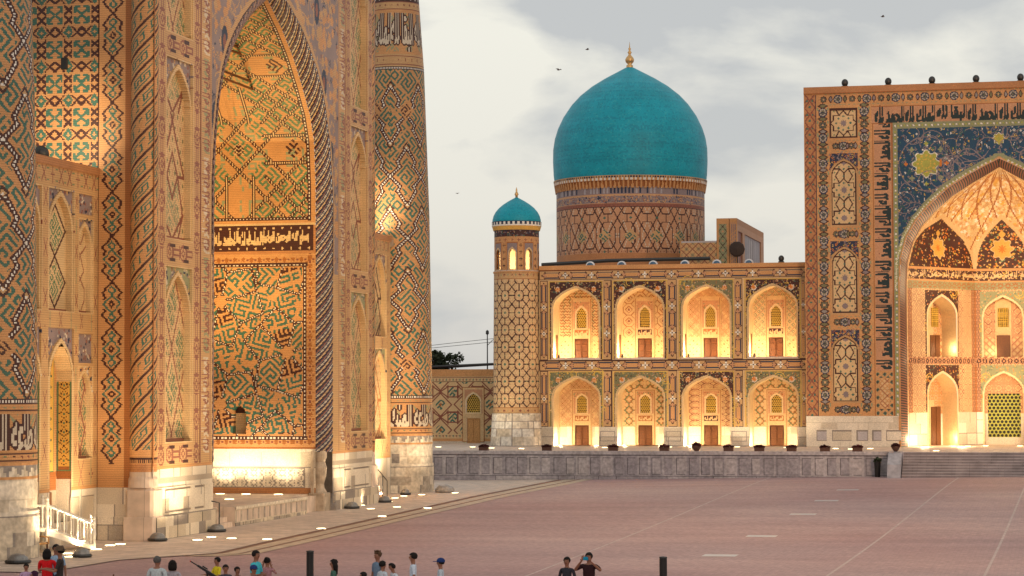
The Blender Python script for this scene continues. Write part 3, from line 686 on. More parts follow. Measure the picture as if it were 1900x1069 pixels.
# spandrels of floral mosaic
spc = lambda X, Y: (X > 6.85) & (X < Wd - 6.85) & (Y > 12.0) & (abs(X - mid) > outhw(Y))
floral(c, 6.8, 12, Wd - 6.8, H, spc, 'lilac', 1500, ('pale', 'brick', 'navy', 'pale', 'fade'), .15, 60, 1.0, 'pale', 21)
for k in range(240):
    x = RNG.uniform(7, Wd - 7); y = RNG.uniform(13, H)
    for q in range(3): c.flower(x + RNG.uniform(-.5, .5), y + RNG.uniform(-.6, .6), .26, 6, RNG.choice(('brick', 'pale', 'brick')), .15, clip=spc)
for s_ in (-1, 1):
    for y in (14.5, 18, 21.5, 25):
        c.disc(mid + s_ * 8.6 - s_ * max(0, (y - 18) * .35), y, .42, 'navy', 1.7, clip=spc); c.disc(mid + s_ * 8.6 - s_ * max(0, (y - 18) * .35), y, .2, 'fade', 1.7, clip=spc)
c.fn(6, 12, Wd - 6, 26.5, lambda X, Y: (abs(X - mid) < outhw(Y - .25) + .28) & (abs(X - mid) > outhw(Y)), 'pale')
c.fn(6, 12, Wd - 6, 26.5, lambda X, Y: (abs(X - mid) < outhw(Y) + .14) & (abs(X - mid) > outhw(Y)), 'dark')
c.hole(0, 0, Wd, 25.1, lambda X, Y: abs(X - mid) < outhw(Y))
mtile('portal_front', c, flat_e(FX, SY, 0))

M_CARVED = plain_mat('carved_marble', (.42, .34, .26), .55, .3, 3)
# ---- rope moulding: ribbed reveal from the outer to the inner arch line
def profile(zs, hs, base, top, n=150):
    z = np.linspace(base, top, n); h = np.interp(z, zs, hs); return z, h
def reveal(name, outer, inner, x_out, x_in, parent, bulge, cols, stripes, mat, n=220, m=14, base=3.0, ribs=.035):
    """sweep between the two outlines on both jambs; outline = (z list, halfwidth list)"""
    s = np.linspace(0, 1, n)
    def along(zz, hh):
        zd = np.linspace(base, zz[-1], 400); hd = np.interp(zd, zz, hh); L = np.concatenate([[0], np.cumsum(np.hypot(np.diff(zd), np.diff(hd)))]); L /= L[-1]
        return np.interp(s, L, zd), np.interp(s, L, hd)
    zo, ho = along(*outer); zi, hi = along(*inner)
    cv = Cv(1, 1, 1 / (2 * n), 1 / m, cols[0])
    for k in range(2 * n):
        for j in range(m):
            cv.i[j, k] = PI_[cols[int(((k if k < n else 2 * n - k) + j * stripes[1]) / stripes[0]) % len(cols)]]
    def f(u, v, d):
        t = u * 2; left = t < 1; q = np.where(left, t, 2 - t)
        z0 = np.interp(q, s, zo); h0 = np.interp(q, s, ho); z1 = np.interp(q, s, zi); h1 = np.interp(q, s, hi)
        b = np.sin(v * pi) * bulge + ribs * np.sin((q * n + v * m * stripes[1]) / (stripes[0] * len(cols)) * 2 * pi * (2 if len(cols) > 3 else 1)); h = h0 + (h1 - h0) * v - b * .7; z = z0 + (z1 - z0) * v - np.where(z0 > outer[0][1], b * .3, 0)
        off = np.where(left, -h, h); x = x_out + (x_in - x_out) * v + b * .7
        return x, off, z
    return cv, f
cv, f = reveal('rope', (OUT_Z, OUT_H), (INN_Z, INN_H), FX, FX - .6, mad, .16, ('dark', 'navy', 'mar2', 'navy', 'lilac', 'fade', 'navy', 'dark', 'cream', 'lilac'), (1.7, 1.35), M_MOS, n=640, m=16)
mtile('rope_moulding', cv, lambda u, v, d: (lambda a: np.stack([a[0], AC + a[1], a[2]], 1))(f(u, v, d)), M_MOS, maxrun=1)
for s_ in (-1, 1):
    yc = AC + s_ * 8.35; bm = bmesh.new()
    lathe(bm, [(.36, .2), (.36, 1.0), (.24, 1.2), (.22, 1.4), (.33, 1.8), (.37, 2.2), (.27, 2.5), (.36, 2.75), (.36, 3.05)], (FX - .52, yc, 0), 20)
    box2(bm, (FX - .95, yc - .55, 0), (FX - .12, yc + .55, .95), .03); box2(bm, (FX - .80, yc - .62, .9), (FX - .66, yc + .6, 3.04))
    unp(mesh_obj('column_base', bm, M_CARVED, mad), mad)

# ---- iwan side wall and vault (north), bent over the inner profile; and the south half
def iwan_raster():
    prof_len = 15.0 - .9
    zd = np.linspace(15, 24.75, 300); hd = np.interp(zd, INN_Z, INN_H); L = np.concatenate([[0], np.cumsum(np.hypot(np.diff(zd), np.diff(hd)))])
    Ht = 14.1 + L[-1]; Wi = 8.0
    c = Cv(Wi, Ht, .06, .05, 'brick', 0, .9)      # u: 0 deep in the iwan, Wi at the front edge; y = height up to 15, then along the vault
    # dado
    c.rect(0, .9, Wi, 3.2, 'mar1'); c.rect(0, .9, Wi, 1.18, 'brick2'); c.rect(0, 2.2, Wi, 2.24, 'mar3'); c.rect(0, 2.55, Wi, 2.62, 'mar2'); ashlar(c, 0, 2.26, Wi, 3.14, 1.6, .8, ('mar1', 'mar1', 'mar2'), 'mar2', 4)
    c.rect(0, 1.2, Wi - .55, 2.2, 'mar1'); c.tile(0, 1.2, Wi - .55, 2.2, .5, .5, SEG_STAR, .035, 'mar3'); c.frame(-1, 1.2, Wi - .55, 2.2, .05, 'mar3')
    c.rect(0, 3.14, Wi, 3.24, 'rust')
    # kufic hexagon field
    fx1 = Wi - .62; a, b = 3.78, 12.4
    c.rect(0, 3.24, Wi, 12.95, 'brick'); 
    for (x0, y0, x1, y1, v) in ((0, 3.3, Wi - .1, 3.7, False), (0, 12.5, Wi - .1, 12.9, False), (fx1 + .12, 3.3, Wi - .1, 12.9, True)):
        if v: 
            for k in range(22): c.flower((x0 + x1) / 2, y0 + .25 + k * .44, .16, 8, 'rust'); c.disc((x0 + x1) / 2, y0 + .47 + k * .44, .07, 'wine'); c.flower(x0 + .02, y0 + .47 + k * .44, .08, 4, 'rust'); c.flower(x1 - .02, y0 + .47 + k * .44, .08, 4, 'rust')
        else:
            for k in range(int((x1 - x0) / .44)): c.flower(x1 - .22 - k * .44, (y0 + y1) / 2, .15, 8, 'rust'); c.disc(x1 - k * .44, (y0 + y1) / 2, .06, 'wine')
    cen = [(2.95, 10.6), (2.95, 5.4), (6.5, 8.0), (-.5, 8.0), (6.5, 13.2), (6.5, 2.8), (-.5, 2.8), (-.5, 13.2)]
    def sector(k, q):
        cx, cy = cen[k]
        def g(X, Y):
            d = np.stack([(X - x) ** 2 + (Y - y) ** 2 for x, y in cen]); near = d.argmin(0) == k
            an = np.arctan2(Y - cy, X - cx) - R(15); rr = np.hypot(X - cx, Y - cy)
            return near & (np.floor((an % (2 * pi)) / (pi / 3)).astype(int) == q) & (rr > .35) & (X < fx1 - .12) & (Y > a + .1) & (Y < b - .1)
        return g
    for k in range(len(cen)):
        for q in range(6):
            g = sector(k, q); cx, cy = cen[k]; ang = R(15) + q * pi / 3 + pi / 6
            dk = (q % 3 == 1)
            inner = lambda X, Y, g=g, cx=cx, cy=cy, ang=ang: g(X, Y) & (abs(-(X - cx) * sin(ang) + (Y - cy) * cos(ang)) < ((X - cx) * cos(ang) + (Y - cy) * sin(ang)) * .52 - .02)
            c.texfill(max(0, cx - 3), max(a, cy - 3), min(fx1, cx + 3), min(b, cy + 3), KUF, .12, ang - (pi / 2 if q % 2 else 0), 'turq', clip=inner, ox=3 * q, oy=2 * k)
            if dk: c.texfill(max(0, cx - 1.3), max(a, cy - 1.3), min(fx1, cx + 1.3), min(b, cy + 1.3), KUF, .12, ang - (pi / 2 if q % 2 else 0), 'dark', clip=lambda X, Y, i_=inner, cx=cx, cy=cy: i_(X, Y) & (np.hypot(X - cx, Y - cy) < 1.2), ox=3 * q, oy=2 * k)
    fcl = lambda X, Y: (X < fx1) & (Y > a) & (Y < b)
    for k, (cx, cy) in enumerate(cen):
        for q in range(6):
            an = R(15) + q * pi / 3; r1 = 1.55 if q % 2 else 2.0
            p = (cx + .35 * cos(an), cy + .35 * sin(an)); p2 = (cx + r1 * cos(an), cy + r1 * sin(an)); c.bead(p[0], p[1], p2[0], p2[1], .13, fcl)
            an2 = an + pi / 3; r2 = 1.55 if (q + 1) % 2 else 2.0
            mx_, my_ = cx + 2.35 * cos(an + pi / 6), cy + 2.35 * sin(an + pi / 6)
            c.bead(p2[0], p2[1], mx_, my_, .13, fcl); c.bead(mx_, my_, cx + r2 * cos(an2), cy + r2 * sin(an2), .13, fcl)
    c.bead(0, a - .08, fx1 + .08, a - .08, .2); c.bead(0, b + .02, fx1 + .08, b + .02, .2); c.bead(fx1 + .05, a, fx1 + .05, b, .2)
    # small arched hollow in the wall, its glow and dark top put into the colour
    hx = 3.95; c.fn(hx - .5, 3.9, hx + .5, 5.6, arch_clip(hx, .36, 3.9, 4.9, 5.35), 'cream', .5); c.fn(hx - .5, 4.95, hx + .5, 5.6, arch_clip(hx, .36, 3.9, 4.9, 5.35), 'dark', .5)
    # dark inscription band
    c.rect(0, 13.0, Wi, 14.5, 'brick2'); c.rect(0, 13.13, Wi - .15, 14.42, 'dark'); 
    for y in (13.27, 14.3):
        for k in range(18): c.disc(Wi - .35 - k * .47, y, .055, 'cream')
    for k in range(3): script_line(c, Wi - .35 - (k + 1) * 2.5, 13.42, Wi - .35 - k * 2.5, 14.15, ('بسم الله الرحمن الرحيم', 'الملك لله الحمد لله', 'لا اله الا الله الملك')[k].replace('لا', 'لا'), 'cream')
    for k in range(16):
        x = RNG.uniform(.2, Wi - .5); c.rect(x, 13.6, x + .05, 14.2, 'cream')
    c.rect(0, 14.42, Wi, 14.52, 'cream')
    # star vault lines
    y0 = 14.6; top = Ht + .9
    c.rect(0, y0, Wi, top, 'brick'); V0 = 14.75; fx = Wi - .35
    vcl = lambda X, Y: (X < fx) & (Y > V0)
    nodes = []
    Px, Py = 5.0, 5.0; cx0, cy0 = 4.0, V0 + 3.55
    segs = [(.22, 0, .5, .28), (.5, .28, .78, 0), (.22, 1, .5, .72), (.5, .72, .78, 1), (0, .22, .28, .5), (.28, .5, 0, .78), (1, .22, .72, .5), (.72, .5, 1, .78),
            (.28, .5, .5, .72), (.5, .72, .72, .5), (.72, .5, .5, .28), (.5, .28, .28, .5), (0, .22, .22, 0), (.78, 0, 1, .22), (1, .78, .78, 1), (.22, 1, 0, .78),
            (.36, 0, .36, .22), (.64, 0, .64, .22), (0, .36, .22, .36), (0, .64, .22, .64), (.78, .36, 1, .36), (.78, .64, 1, .64), (.36, .78, .36, 1), (.64, .78, .64, 1), (0, 0, .22, .22), (.78, .78, 1, 1), (0, 1, .22, .78), (.78, .22, 1, 0)]
    def kcl(X, Y):
        u = ((X - cx0) / Px + .5) % 1; v = ((Y - cy0) / Py + .5) % 1; return vcl(X, Y) & (((abs(u - .5) + abs(v - .5)) < .17) | (((abs(u - .5) + abs(v - .5)) > .36) & (abs(abs(u - .5) - abs(v - .5)) < .19)))
    c.texfill(0, V0, Wi, top, KUF, .115, pi / 4, 'green', clip=kcl)
    c.texfill(0, V0, Wi, top, KUF2, .12, 0, 'sage', clip=lambda X, Y: vcl(X, Y) & ~kcl(X, Y) & ((((X - cx0) / Px * 2 % 1) < .7) & (((Y - cy0) / Py * 2 % 1) > .15)))
    def dcl(X, Y):
        u = ((X - cx0) / Px + .5) % 1; v = ((Y - cy0) / Py + .5) % 1; return vcl(X, Y) & (abs(u - .08) + abs(v - .5) < .10)
    c.texfill(0, V0, Wi, top, KUF, .11, pi / 4, 'dark', clip=dcl)
    c.flower(cx0, cy0, .3, 4, 'dark', .1); c.loz(cx0 - .3, cy0 - .3, cx0 + .3, cy0 + .3, .2, .2, .05, 'cream')
    c.tile(0, V0, Wi, top, Px, Py, segs, .17, 'dark', vcl, ax=cx0 - Px / 2, ay=cy0 - Py / 2)
    r = c.sub(0, V0, Wi, top); X, Y = r[2], r[3]
    dot = (((X / .11).astype(int) % 2) == 0) & (((Y / .11).astype(int) % 2) == 0)
    c.tile(0, V0, Wi, top, Px, Py, segs, .085, 'cream', lambda X, Y: vcl(X, Y) & (((X / .12) % 1) < .5), ax=cx0 - Px / 2, ay=cy0 - Py / 2)
    c.bead(0, V0 + .02, fx, V0 + .02, .18); c.bead(fx, V0, fx, top, .18)
    return c, zd, hd, L
IWC, _zd, _hd, _L = iwan_raster()
def iwf(sgn):
    def f(u, v, d):
        y = v; lo = y <= 15.0; s = np.clip(y - 15.0, 0, _L[-1]); z = np.where(lo, y, np.interp(s, _L, _zd)); h = np.where(lo, 7.9, np.interp(s, _L, _hd)) + d
        x = (FX - .6 - 8.0) + u if sgn > 0 else (FX - .6) - u
        return np.stack([x, AC + sgn * h, z], 1)
    return f
mtile('iwan_wall', IWC, iwf(1))
IWS = Cv(8.0, IWC.h, .06, .05, 'brick', 0, .9); IWS.i = IWC.i[:, ::-1].copy(); IWS.d = IWC.d[:, ::-1].copy()
mtile('iwan_wall', IWS, iwf(-1))
# back wall of the iwan
c = Cv(15.8, 24.0, .12, .1, 'brick', 0, .9); c.loz(0, .9, 15.1, 25, 2.2, 2.2, .18, 'dark', 'turq', 'brick'); c.rect(0, .9, 15.1, 3.2, 'mar1')
mtile('iwan_back_wall', c, flat_e(FX - 8.6, AC - 7.9, 0))
# tie beams across the arch
bm = bmesh.new()
for z in (21.1, 21.45, 22.6, 22.9):
    w = float(np.interp(z, INN_Z, INN_H)) + .2; tube(bm, [(FX - 3.2, AC - w, z), (FX - 3.2, AC + w, z)], .06)
for (a, b, z0, z1) in ((-5.5, 5.2, 19.7, 18.3), (-5.5, 3.0, 19.2, 17.9)):
    tube(bm, [(FX - 3.4, AC + a, z0), (FX - 4.8, AC + b + 2.2, z1)], .025)
unp(mesh_obj('tie_beam', bm, M_WOOD, mad), mad)
# iwan platform with steps
bm = bmesh.new(); box2(bm, (FX - 8.6, AC - 8.0, 0), (FX - .98, AC + 8.0, .9)); box2(bm, (FX - 1.0, 100.75, 0), (FX - .15, 111.3, .9)); box2(bm, (FX - 1.0, 111.3, 0), (FX - .55, 114.2, .82))
for k in range(3): box2(bm, (FX - 1.0, 98.4, 0), (FX - .2 - .25 * (k), 100.6, .25 + .22 * k))
unp(mesh_obj('iwan_platform', bm, M_PAVE, mad), mad)
c = Cv(10.5, .9, .06, .045, 'mar2'); ashlar(c, 0, 0, 10.5, .2, .7, .2, ('mar3', 'mar2', 'mar4'), 'black', 9); c.rect(0, .78, 10.5, .9, 'mar1', -.04)
for k in range(13): c.rect(.1 + k * .8, .22, .85 + k * .8, .74, 'mar3', .0); c.rect(.18 + k * .8, .24, .8 + k * .8, .72, RNG.choice(('mar1', 'mar2', 'mar4')), .02)
mtile('platform_kerb', c, flat_e(FX - .14, 100.78, 0), M_MAR)

# ---- south side wall of the portal
c = Cv(9.1, H - 0, .06, .045, 'brick', -45.1 + 0, 0)
x1 = -36.6; strip0 = -37.62
r = c.sub(-45.1, 0, strip0 - .1, H); X, Y = r[2] - strip0 + .25, r[3] - .35; px, py = 1.17, 1.41
def cellxy(ox, oy):
    a = ((X / px + ox) % 1 - .5) * px; b = ((Y / py + oy) % 1 - .5) * py; return np.abs(np.round(a / .055) * .055), np.abs(np.round(b / .05) * .05)
a, b = cellxy(0, 0); a2 = np.abs(a - .20); c.put(r, (np.abs(a2 - b) < .07) & (b < .22), 'dark')
a, b = cellxy(.5, .5); b2 = np.abs(b - .20); c.put(r, (np.abs(a - b2) < .07) & (a < .21) & (b < .42), 'dark')
a, b = cellxy(.5, 0); c.put(r, (a + b < .26) & (a + b > .09), 'turq')
a, b = cellxy(0, .5); m_ = np.maximum(a, b); n_ = np.minimum(a, b)
c.put(r, ((np.abs(a - b) < .075) & (m_ > .04) & (m_ < .33)) | ((np.abs(m_ - .31) < .05) & (n_ > .08) & (n_ < .33)), 'turq')
c.rect(strip0 - .1, 0, strip0 - .03, H, 'dark', .03)
cx = (x1 + strip0) / 2 + .02; r = c.sub(strip0, 3.1, x1, H); X, Y = r[2] - cx, r[3]; P_ = 1.83; v = (np.round(Y / .055) * .055 - 3.2) / P_ % 1; w_ = np.minimum(v, 1 - v)
zz = np.interp(w_, [0, .25, .34, .41, .5], [0, .42, .27, .38, 9]); c.put(r, (np.abs(np.abs(X) - zz) < .06), 'dark')
d5 = np.abs(X) + np.abs((v - .5) * P_); c.put(r, (d5 < .42) & (d5 > .31), 'turq'); c.put(r, (d5 < .17) & (d5 > .06), 'dark')
for off in (.2, .8):
    d5 = np.abs(X) + np.abs((v - off) * P_); c.put(r, (d5 < .21) & (d5 > .10), 'turq')
c.rect(strip0, 2.15, x1 + .6, 3.1, 'brick'); c.rect(x1 + .06, 0, x1 + .7, H, 'rust'); ashlar(c, -45.1, 0, x1 + 1, 2.15, .9, .7, ('mar1', 'mar2', 'mar4', 'mar1'), 'mar3', 8); c.rect(strip0, 0, x1 + 1, 1.0, None, -.08)
mtile('portal_side_wall', c, lambda u, v, d: np.stack([u, np.full_like(u, SY) + d, v], 1))
# ventilation slot
bm = bmesh.new(); box2(bm, (-39.35, SY - .06, 19.25), (-39.05, SY + .2, 19.75), .03); unp(mesh_obj('vent_opening', bm, M_BLK, mad), mad)

# ---- twisted corner column
def column_raster():
    n = 150; c = Cv(2 * pi, 26.2, 2 * pi / n, .045, 'brick', 0, 0); X, Y = np.meshgrid(c.xs, c.ys); r = (slice(0, c.ny), slice(0, c.nx), X, Y)
    P_ = .90; s = (Y - X / (2 * pi) * P_ * 4) / P_; f_ = s % 1; d = (f_ < .16) & (Y > .85); c.put(r, d, 'dark')
    a = (X * 4 / 2 / pi * 3.2 + Y * .9)
    key = bmp(["..........", ".#######..", ".......#..", "..###..#..", "..#.#..#..", "..#.####..", "..#.......", "..########", ".........."])
    kk = ((f_ - .22) / .70 * 9).astype(int); jj = (np.floor((X / (2 * pi) * 44 + Y * 2.0)) % 10).astype(int)
    m = (f_ > .24) & (f_ < .92) & key[np.clip(kk, 0, 8), jj] & (Y > .9); c.put(r, m, 'turq')
    lo = (Y <= .9); c.put(r, lo & ((Y > .5) & (Y < .58)), 'dark'); c.put(r, (Y > .35) & (Y < .5) & (((X * 14).astype(int) % 2) == 0), 'dark')
    c.rect(0, 0, 7, .3, 'brick2'); return c
COLR = column_raster()
for yy in (SY + .3, 2 * CY - SY - .3):
    mtile('corner_column', COLR, cyl(FX - .52, yy, 2.8, lambda z: np.full_like(z, .56)), maxrun=2)
for yy, s_ in ((SY + .3, 1), (2 * CY - SY - .3, -1)):
    bm = bmesh.new(); box(bm, (FX - .5, yy + .05 * s_, 1.08), (1.2, 1.2, 2.16), bev=.12); lathe(bm, [(.62, 2.16), (.6, 2.5), (.56, 2.62), (.56, 2.8)], (FX - .52, yy, 0), 24)
    box(bm, (FX - .5, yy + .03, .5), (1.3, 1.3, .98), bev=.04)
    unp(mesh_obj('column_plinth', bm, M_PAVE, mad), mad)

# ---- low wings
def wing_raster(doorway=True):
    Wn = 11.6; c = Cv(Wn, 15.15, .06, .045, 'pale')     # u = distance from the outer end, 11.6 at the portal
    c.rect(0, 14.85, Wn, 15.15, 'brick2', -.08); c.rect(0, 14.1, Wn, 14.85, 'pale')
    for k in range(14):
        x = .5 + k * .82
        if k % 3 == 2:
            c.flower(x, 14.5, .2, 4, 'fade', .4); c.seg(x, 14.2, x, 14.8, .05, 'fade')
        else:
            c.seg(x - .2, 14.22, x + .2, 14.8, .07, 'fade'); c.seg(x + .2, 14.22, x - .2, 14.8, .07, 'fade')
        c.rect(x + .28, 14.7, x + .5, 14.76, 'green'); c.rect(x + .28, 14.24, x + .5, 14.3, 'green')
    def sm(x0, x1, y0, y1, vert=True):
        c.rect(x0, y0, x1, y1, 'pale')
        n = max(1, int(((y1 - y0) if vert else (x1 - x0)) / .95))
        for k in range(n):
            if vert:
                cx = (x0 + x1) / 2; cy = y0 + (k + .5) * (y1 - y0) / n; w = (x1 - x0) * .33
            else: cy = (y0 + y1) / 2; cx = x0 + (k + .5) * (x1 - x0) / n; w = (y1 - y0) * .33
            if k % 2: c.seg(cx - w, cy - w * 2, cx + w, cy + w * 2, .05, 'fade'); c.seg(cx + w, cy - w * 2, cx - w, cy + w * 2, .05, 'fade')
            else: c.flower(cx, cy, w * .8, 4, 'fade', .4); c.disc(cx, cy, w * .3, 'pale'); c.seg(cx, cy - w * 2.4, cx, cy + w * 2.4, .04, 'sage')
    for x0, x1 in ((Wn - 2.35, Wn - 2.0), (Wn - .45, Wn - .02), (Wn - 5.45, Wn - 4.9), (Wn - 8.15, Wn - 7.95), (Wn - 11.3, Wn - 10.8)): sm(x0, x1, 2.3, 14.1)
    sm(.2, Wn - .1, 8.66, 9.08, False); sm(.2, Wn - .1, 2.3, 3.2, False)
    big = (Wn - 4.85, Wn - 2.4); bigl = (Wn - 7.9, Wn - 5.5); sml = (Wn - 1.95, Wn - .5); bigo = (Wn - 10.75, Wn - 8.2)
    niche_panel(c, bigo[0], bigo[1], 9.2, 14.0, 'star', .25, 'lilac', .10, .3, 35, 'dark'); niche_panel(c, bigo[0], bigo[1], 3.3, 8.5, 'star', .25, 'sage', .10, .3, 36, 'rust')
    niche_panel(c, big[0], big[1], 9.2, 14.0, 'dia', .25, 'lilac', .10, .3, 31); niche_panel(c, bigl[0], bigl[1], 9.2, 14.0, 'star', .25, 'lilac', .10, .3, 32, 'dark')
    niche_panel(c, sml[0], sml[1], 9.2, 12.95, 'chain', .25, 'lilac', .10, .25, 33)
    c.rect(sml[0], 13.15, sml[1], 14.0, 'lilac', .08); c.rect(sml[0], 7.2, sml[1], 8.35, 'lilac', .08)
    for k in range(60): c.disc(RNG.uniform(*sml), RNG.choice((RNG.uniform(13.2, 13.95), RNG.uniform(7.3, 8.3))), .06, RNG.choice(('navy', 'mar2', 'fade')))
    niche_panel(c, sml[0], sml[1], 3.35, 7.0, 'loz', .2, 'pale', .04, .22, 34, 'fade')
    for (a, b) in (big, bigl):
        cx = (a + b) / 2; c.rect(a, 6.6, b, 8.55, 'lilac', .08)
        for k in range(110): c.disc(RNG.uniform(a, b), RNG.uniform(6.6, 8.5), .06, RNG.choice(('navy', 'mar2', 'fade', 'pale')))
        c.fn(a, 2.1, b, 8.5, arch_band(cx, b / 2 - a / 2 - .16, 2.1, 6.5, 7.95, .16), 'cream', 0)
    c.rect(0, 2.15, Wn, 2.3, 'brick'); ashlar(c, 0, 0, Wn, 2.15, 1.3, 1.0, ('mar1', 'mar1', 'mar2'), 'mar3', 12); panels(c, Wn - 3.1, .5, Wn - .1, 2.0, 2, d=.03)
    for (a, b) in (big, bigl):
        cx = (a + b) / 2; hw = (b - a) / 2 - .16; c.hole(a, .95, b, 8, lambda X, Y: (abs(X - cx) < arch_hw(Y, hw, 6.5, 7.95)))
    return c, Wn, big, bigl
c, Wn, big, bigl = wing_raster()
WC = c
mtile('wing_wall', WC, flat_e(WX, SY - Wn, 0))
W2 = Cv(Wn, 15.15, .06, .045); W2.i = WC.i[:, ::-1].copy(); W2.d = WC.d[:, ::-1].copy()
mtile('wing_wall', W2, flat_e(WX, 2 * CY - SY, 0))
def doorway(y0, y1):
    w = y1 - y0; hw = w / 2 - .16; yc = (y0 + y1) / 2; dep = .66
    pts = arch_pts(hw, .95, 6.5, 7.95); cv = Cv(1, dep, .02, .12, 'cream')
    P = [(-a, z) for a, z in pts] + [(a, z) for a, z in pts[::-1]]
    P = np.array(P); L = np.concatenate([[0], np.cumsum(np.hypot(*np.diff(P, axis=0).T))]); L /= L[-1]
    cv = Cv(1, dep, .02, .12, 'cream', 0, 0); cv.fn(0, 0, .16, 9, lambda X, Y: X < .16, 'mar1'); cv.fn(.84, 0, 1, 9, lambda X, Y: X > .84, 'mar1')
    rv = mtile('doorway_reveal', cv, lambda u, v, d: np.stack([WX - v, yc + np.interp(u, L, P[:, 0]), np.interp(u, L, P[:, 1])], 1), maxrun=2)
    c = Cv(w, 7.6, .05, .045, 'brick', 0, .5)
    c.rect(0, .5, w, 2.15, 'mar4'); c.rect(0, 2.15, w, 2.9, 'rust')
    a, b = .5, w - .5; c.rect(a - .12, 2.9, b + .12, 8, 'green'); c.rect(a - .04, 2.95, b + .04, 8, 'gold'); cl = lambda X, Y: (X > a) & (X < b) & (Y > 3)
    for k in range(14):
        yk = 3.1 + k * .42
        for s_ in (-1, 1):
            xm = w / 2
            c.seg(xm, yk, xm + s_ * (b - a) * .42, yk + .2, .05, 'dark', .1, cl); c.seg(xm + s_ * (b - a) * .42, yk + .2, xm, yk + .42, .05, 'dark', .1, cl)
            c.flower(xm + s_ * .26, yk + .3, .08, 3, 'dark', .3); c.flower(xm + s_ * .26, yk + .08, .07, 3, 'wine', .3); c.flower(xm + s_ * .52, yk + .2, .07, 3, 'green', .2)
        c.flower(w / 2, yk + .2, .08, 4, 'green', .3)
    bk = mtile('doorway_back', c, flat_e(WX - dep, y0, 0))
    c = Cv(.62, 4.6, .04, .045, 'gold', 0, 2.6); c.rect(0, 2.6, .62, 3.1, 'rust'); c.frame(0, 2.9, .62, 7.2, .06, 'green')
    for k in range(11):
        yk = 3.15 + k * .37
        for s_ in (-1, 1):
            c.seg(.31, yk, .31 + s_ * .22, yk + .18, .045, 'dark', .09); c.seg(.31 + s_ * .22, yk + .18, .31, yk + .37, .045, 'dark', .09); c.rect(.31 + s_ * .12 - .03, yk + .2, .31 + s_ * .12 + .04, yk + .26, 'dark')
        c.disc(.31, yk + .18, .05, 'green')
    mtile('jamb_panel', c, lambda u, v, d: np.stack([WX - .64 + u, np.full_like(u, yc + hw - .012) + d, v], 1))
    bm = bmesh.new(); box2(bm, (WX - dep - .02, yc - .55, .95), (WX - dep + .06, yc + .55, 2.1), .02); box2(bm, (WX - dep + .05, yc - .02, 1.0), (WX - dep + .09, yc + .02, 2.05))
    unp(mesh_obj('door', bm, M_WOOD, mad), mad)
for (a, b) in (big, bigl):
    doorway(SY - Wn + a, SY - Wn + b); doorway(2 * CY - SY + Wn - b, 2 * CY - SY + Wn - a)
M_CLAY = plain_mat('clay_roof', (.35, .25, .17), .8, .2, 3)
for y0, y1, y2, y3 in ((60, SY, 60, SY - Wn), (2 * CY - SY, 141, 2 * CY - SY + Wn, 137)):
    bm = bmesh.new(); box2(bm, (-55, y0, 14.6), (WX - .02, y1, 15.0)); box2(bm, (-55, y2, 0), (WX - .6, y3, 14.62)); unp(mesh_obj('wing_roof', bm, M_CLAY, mad), mad)

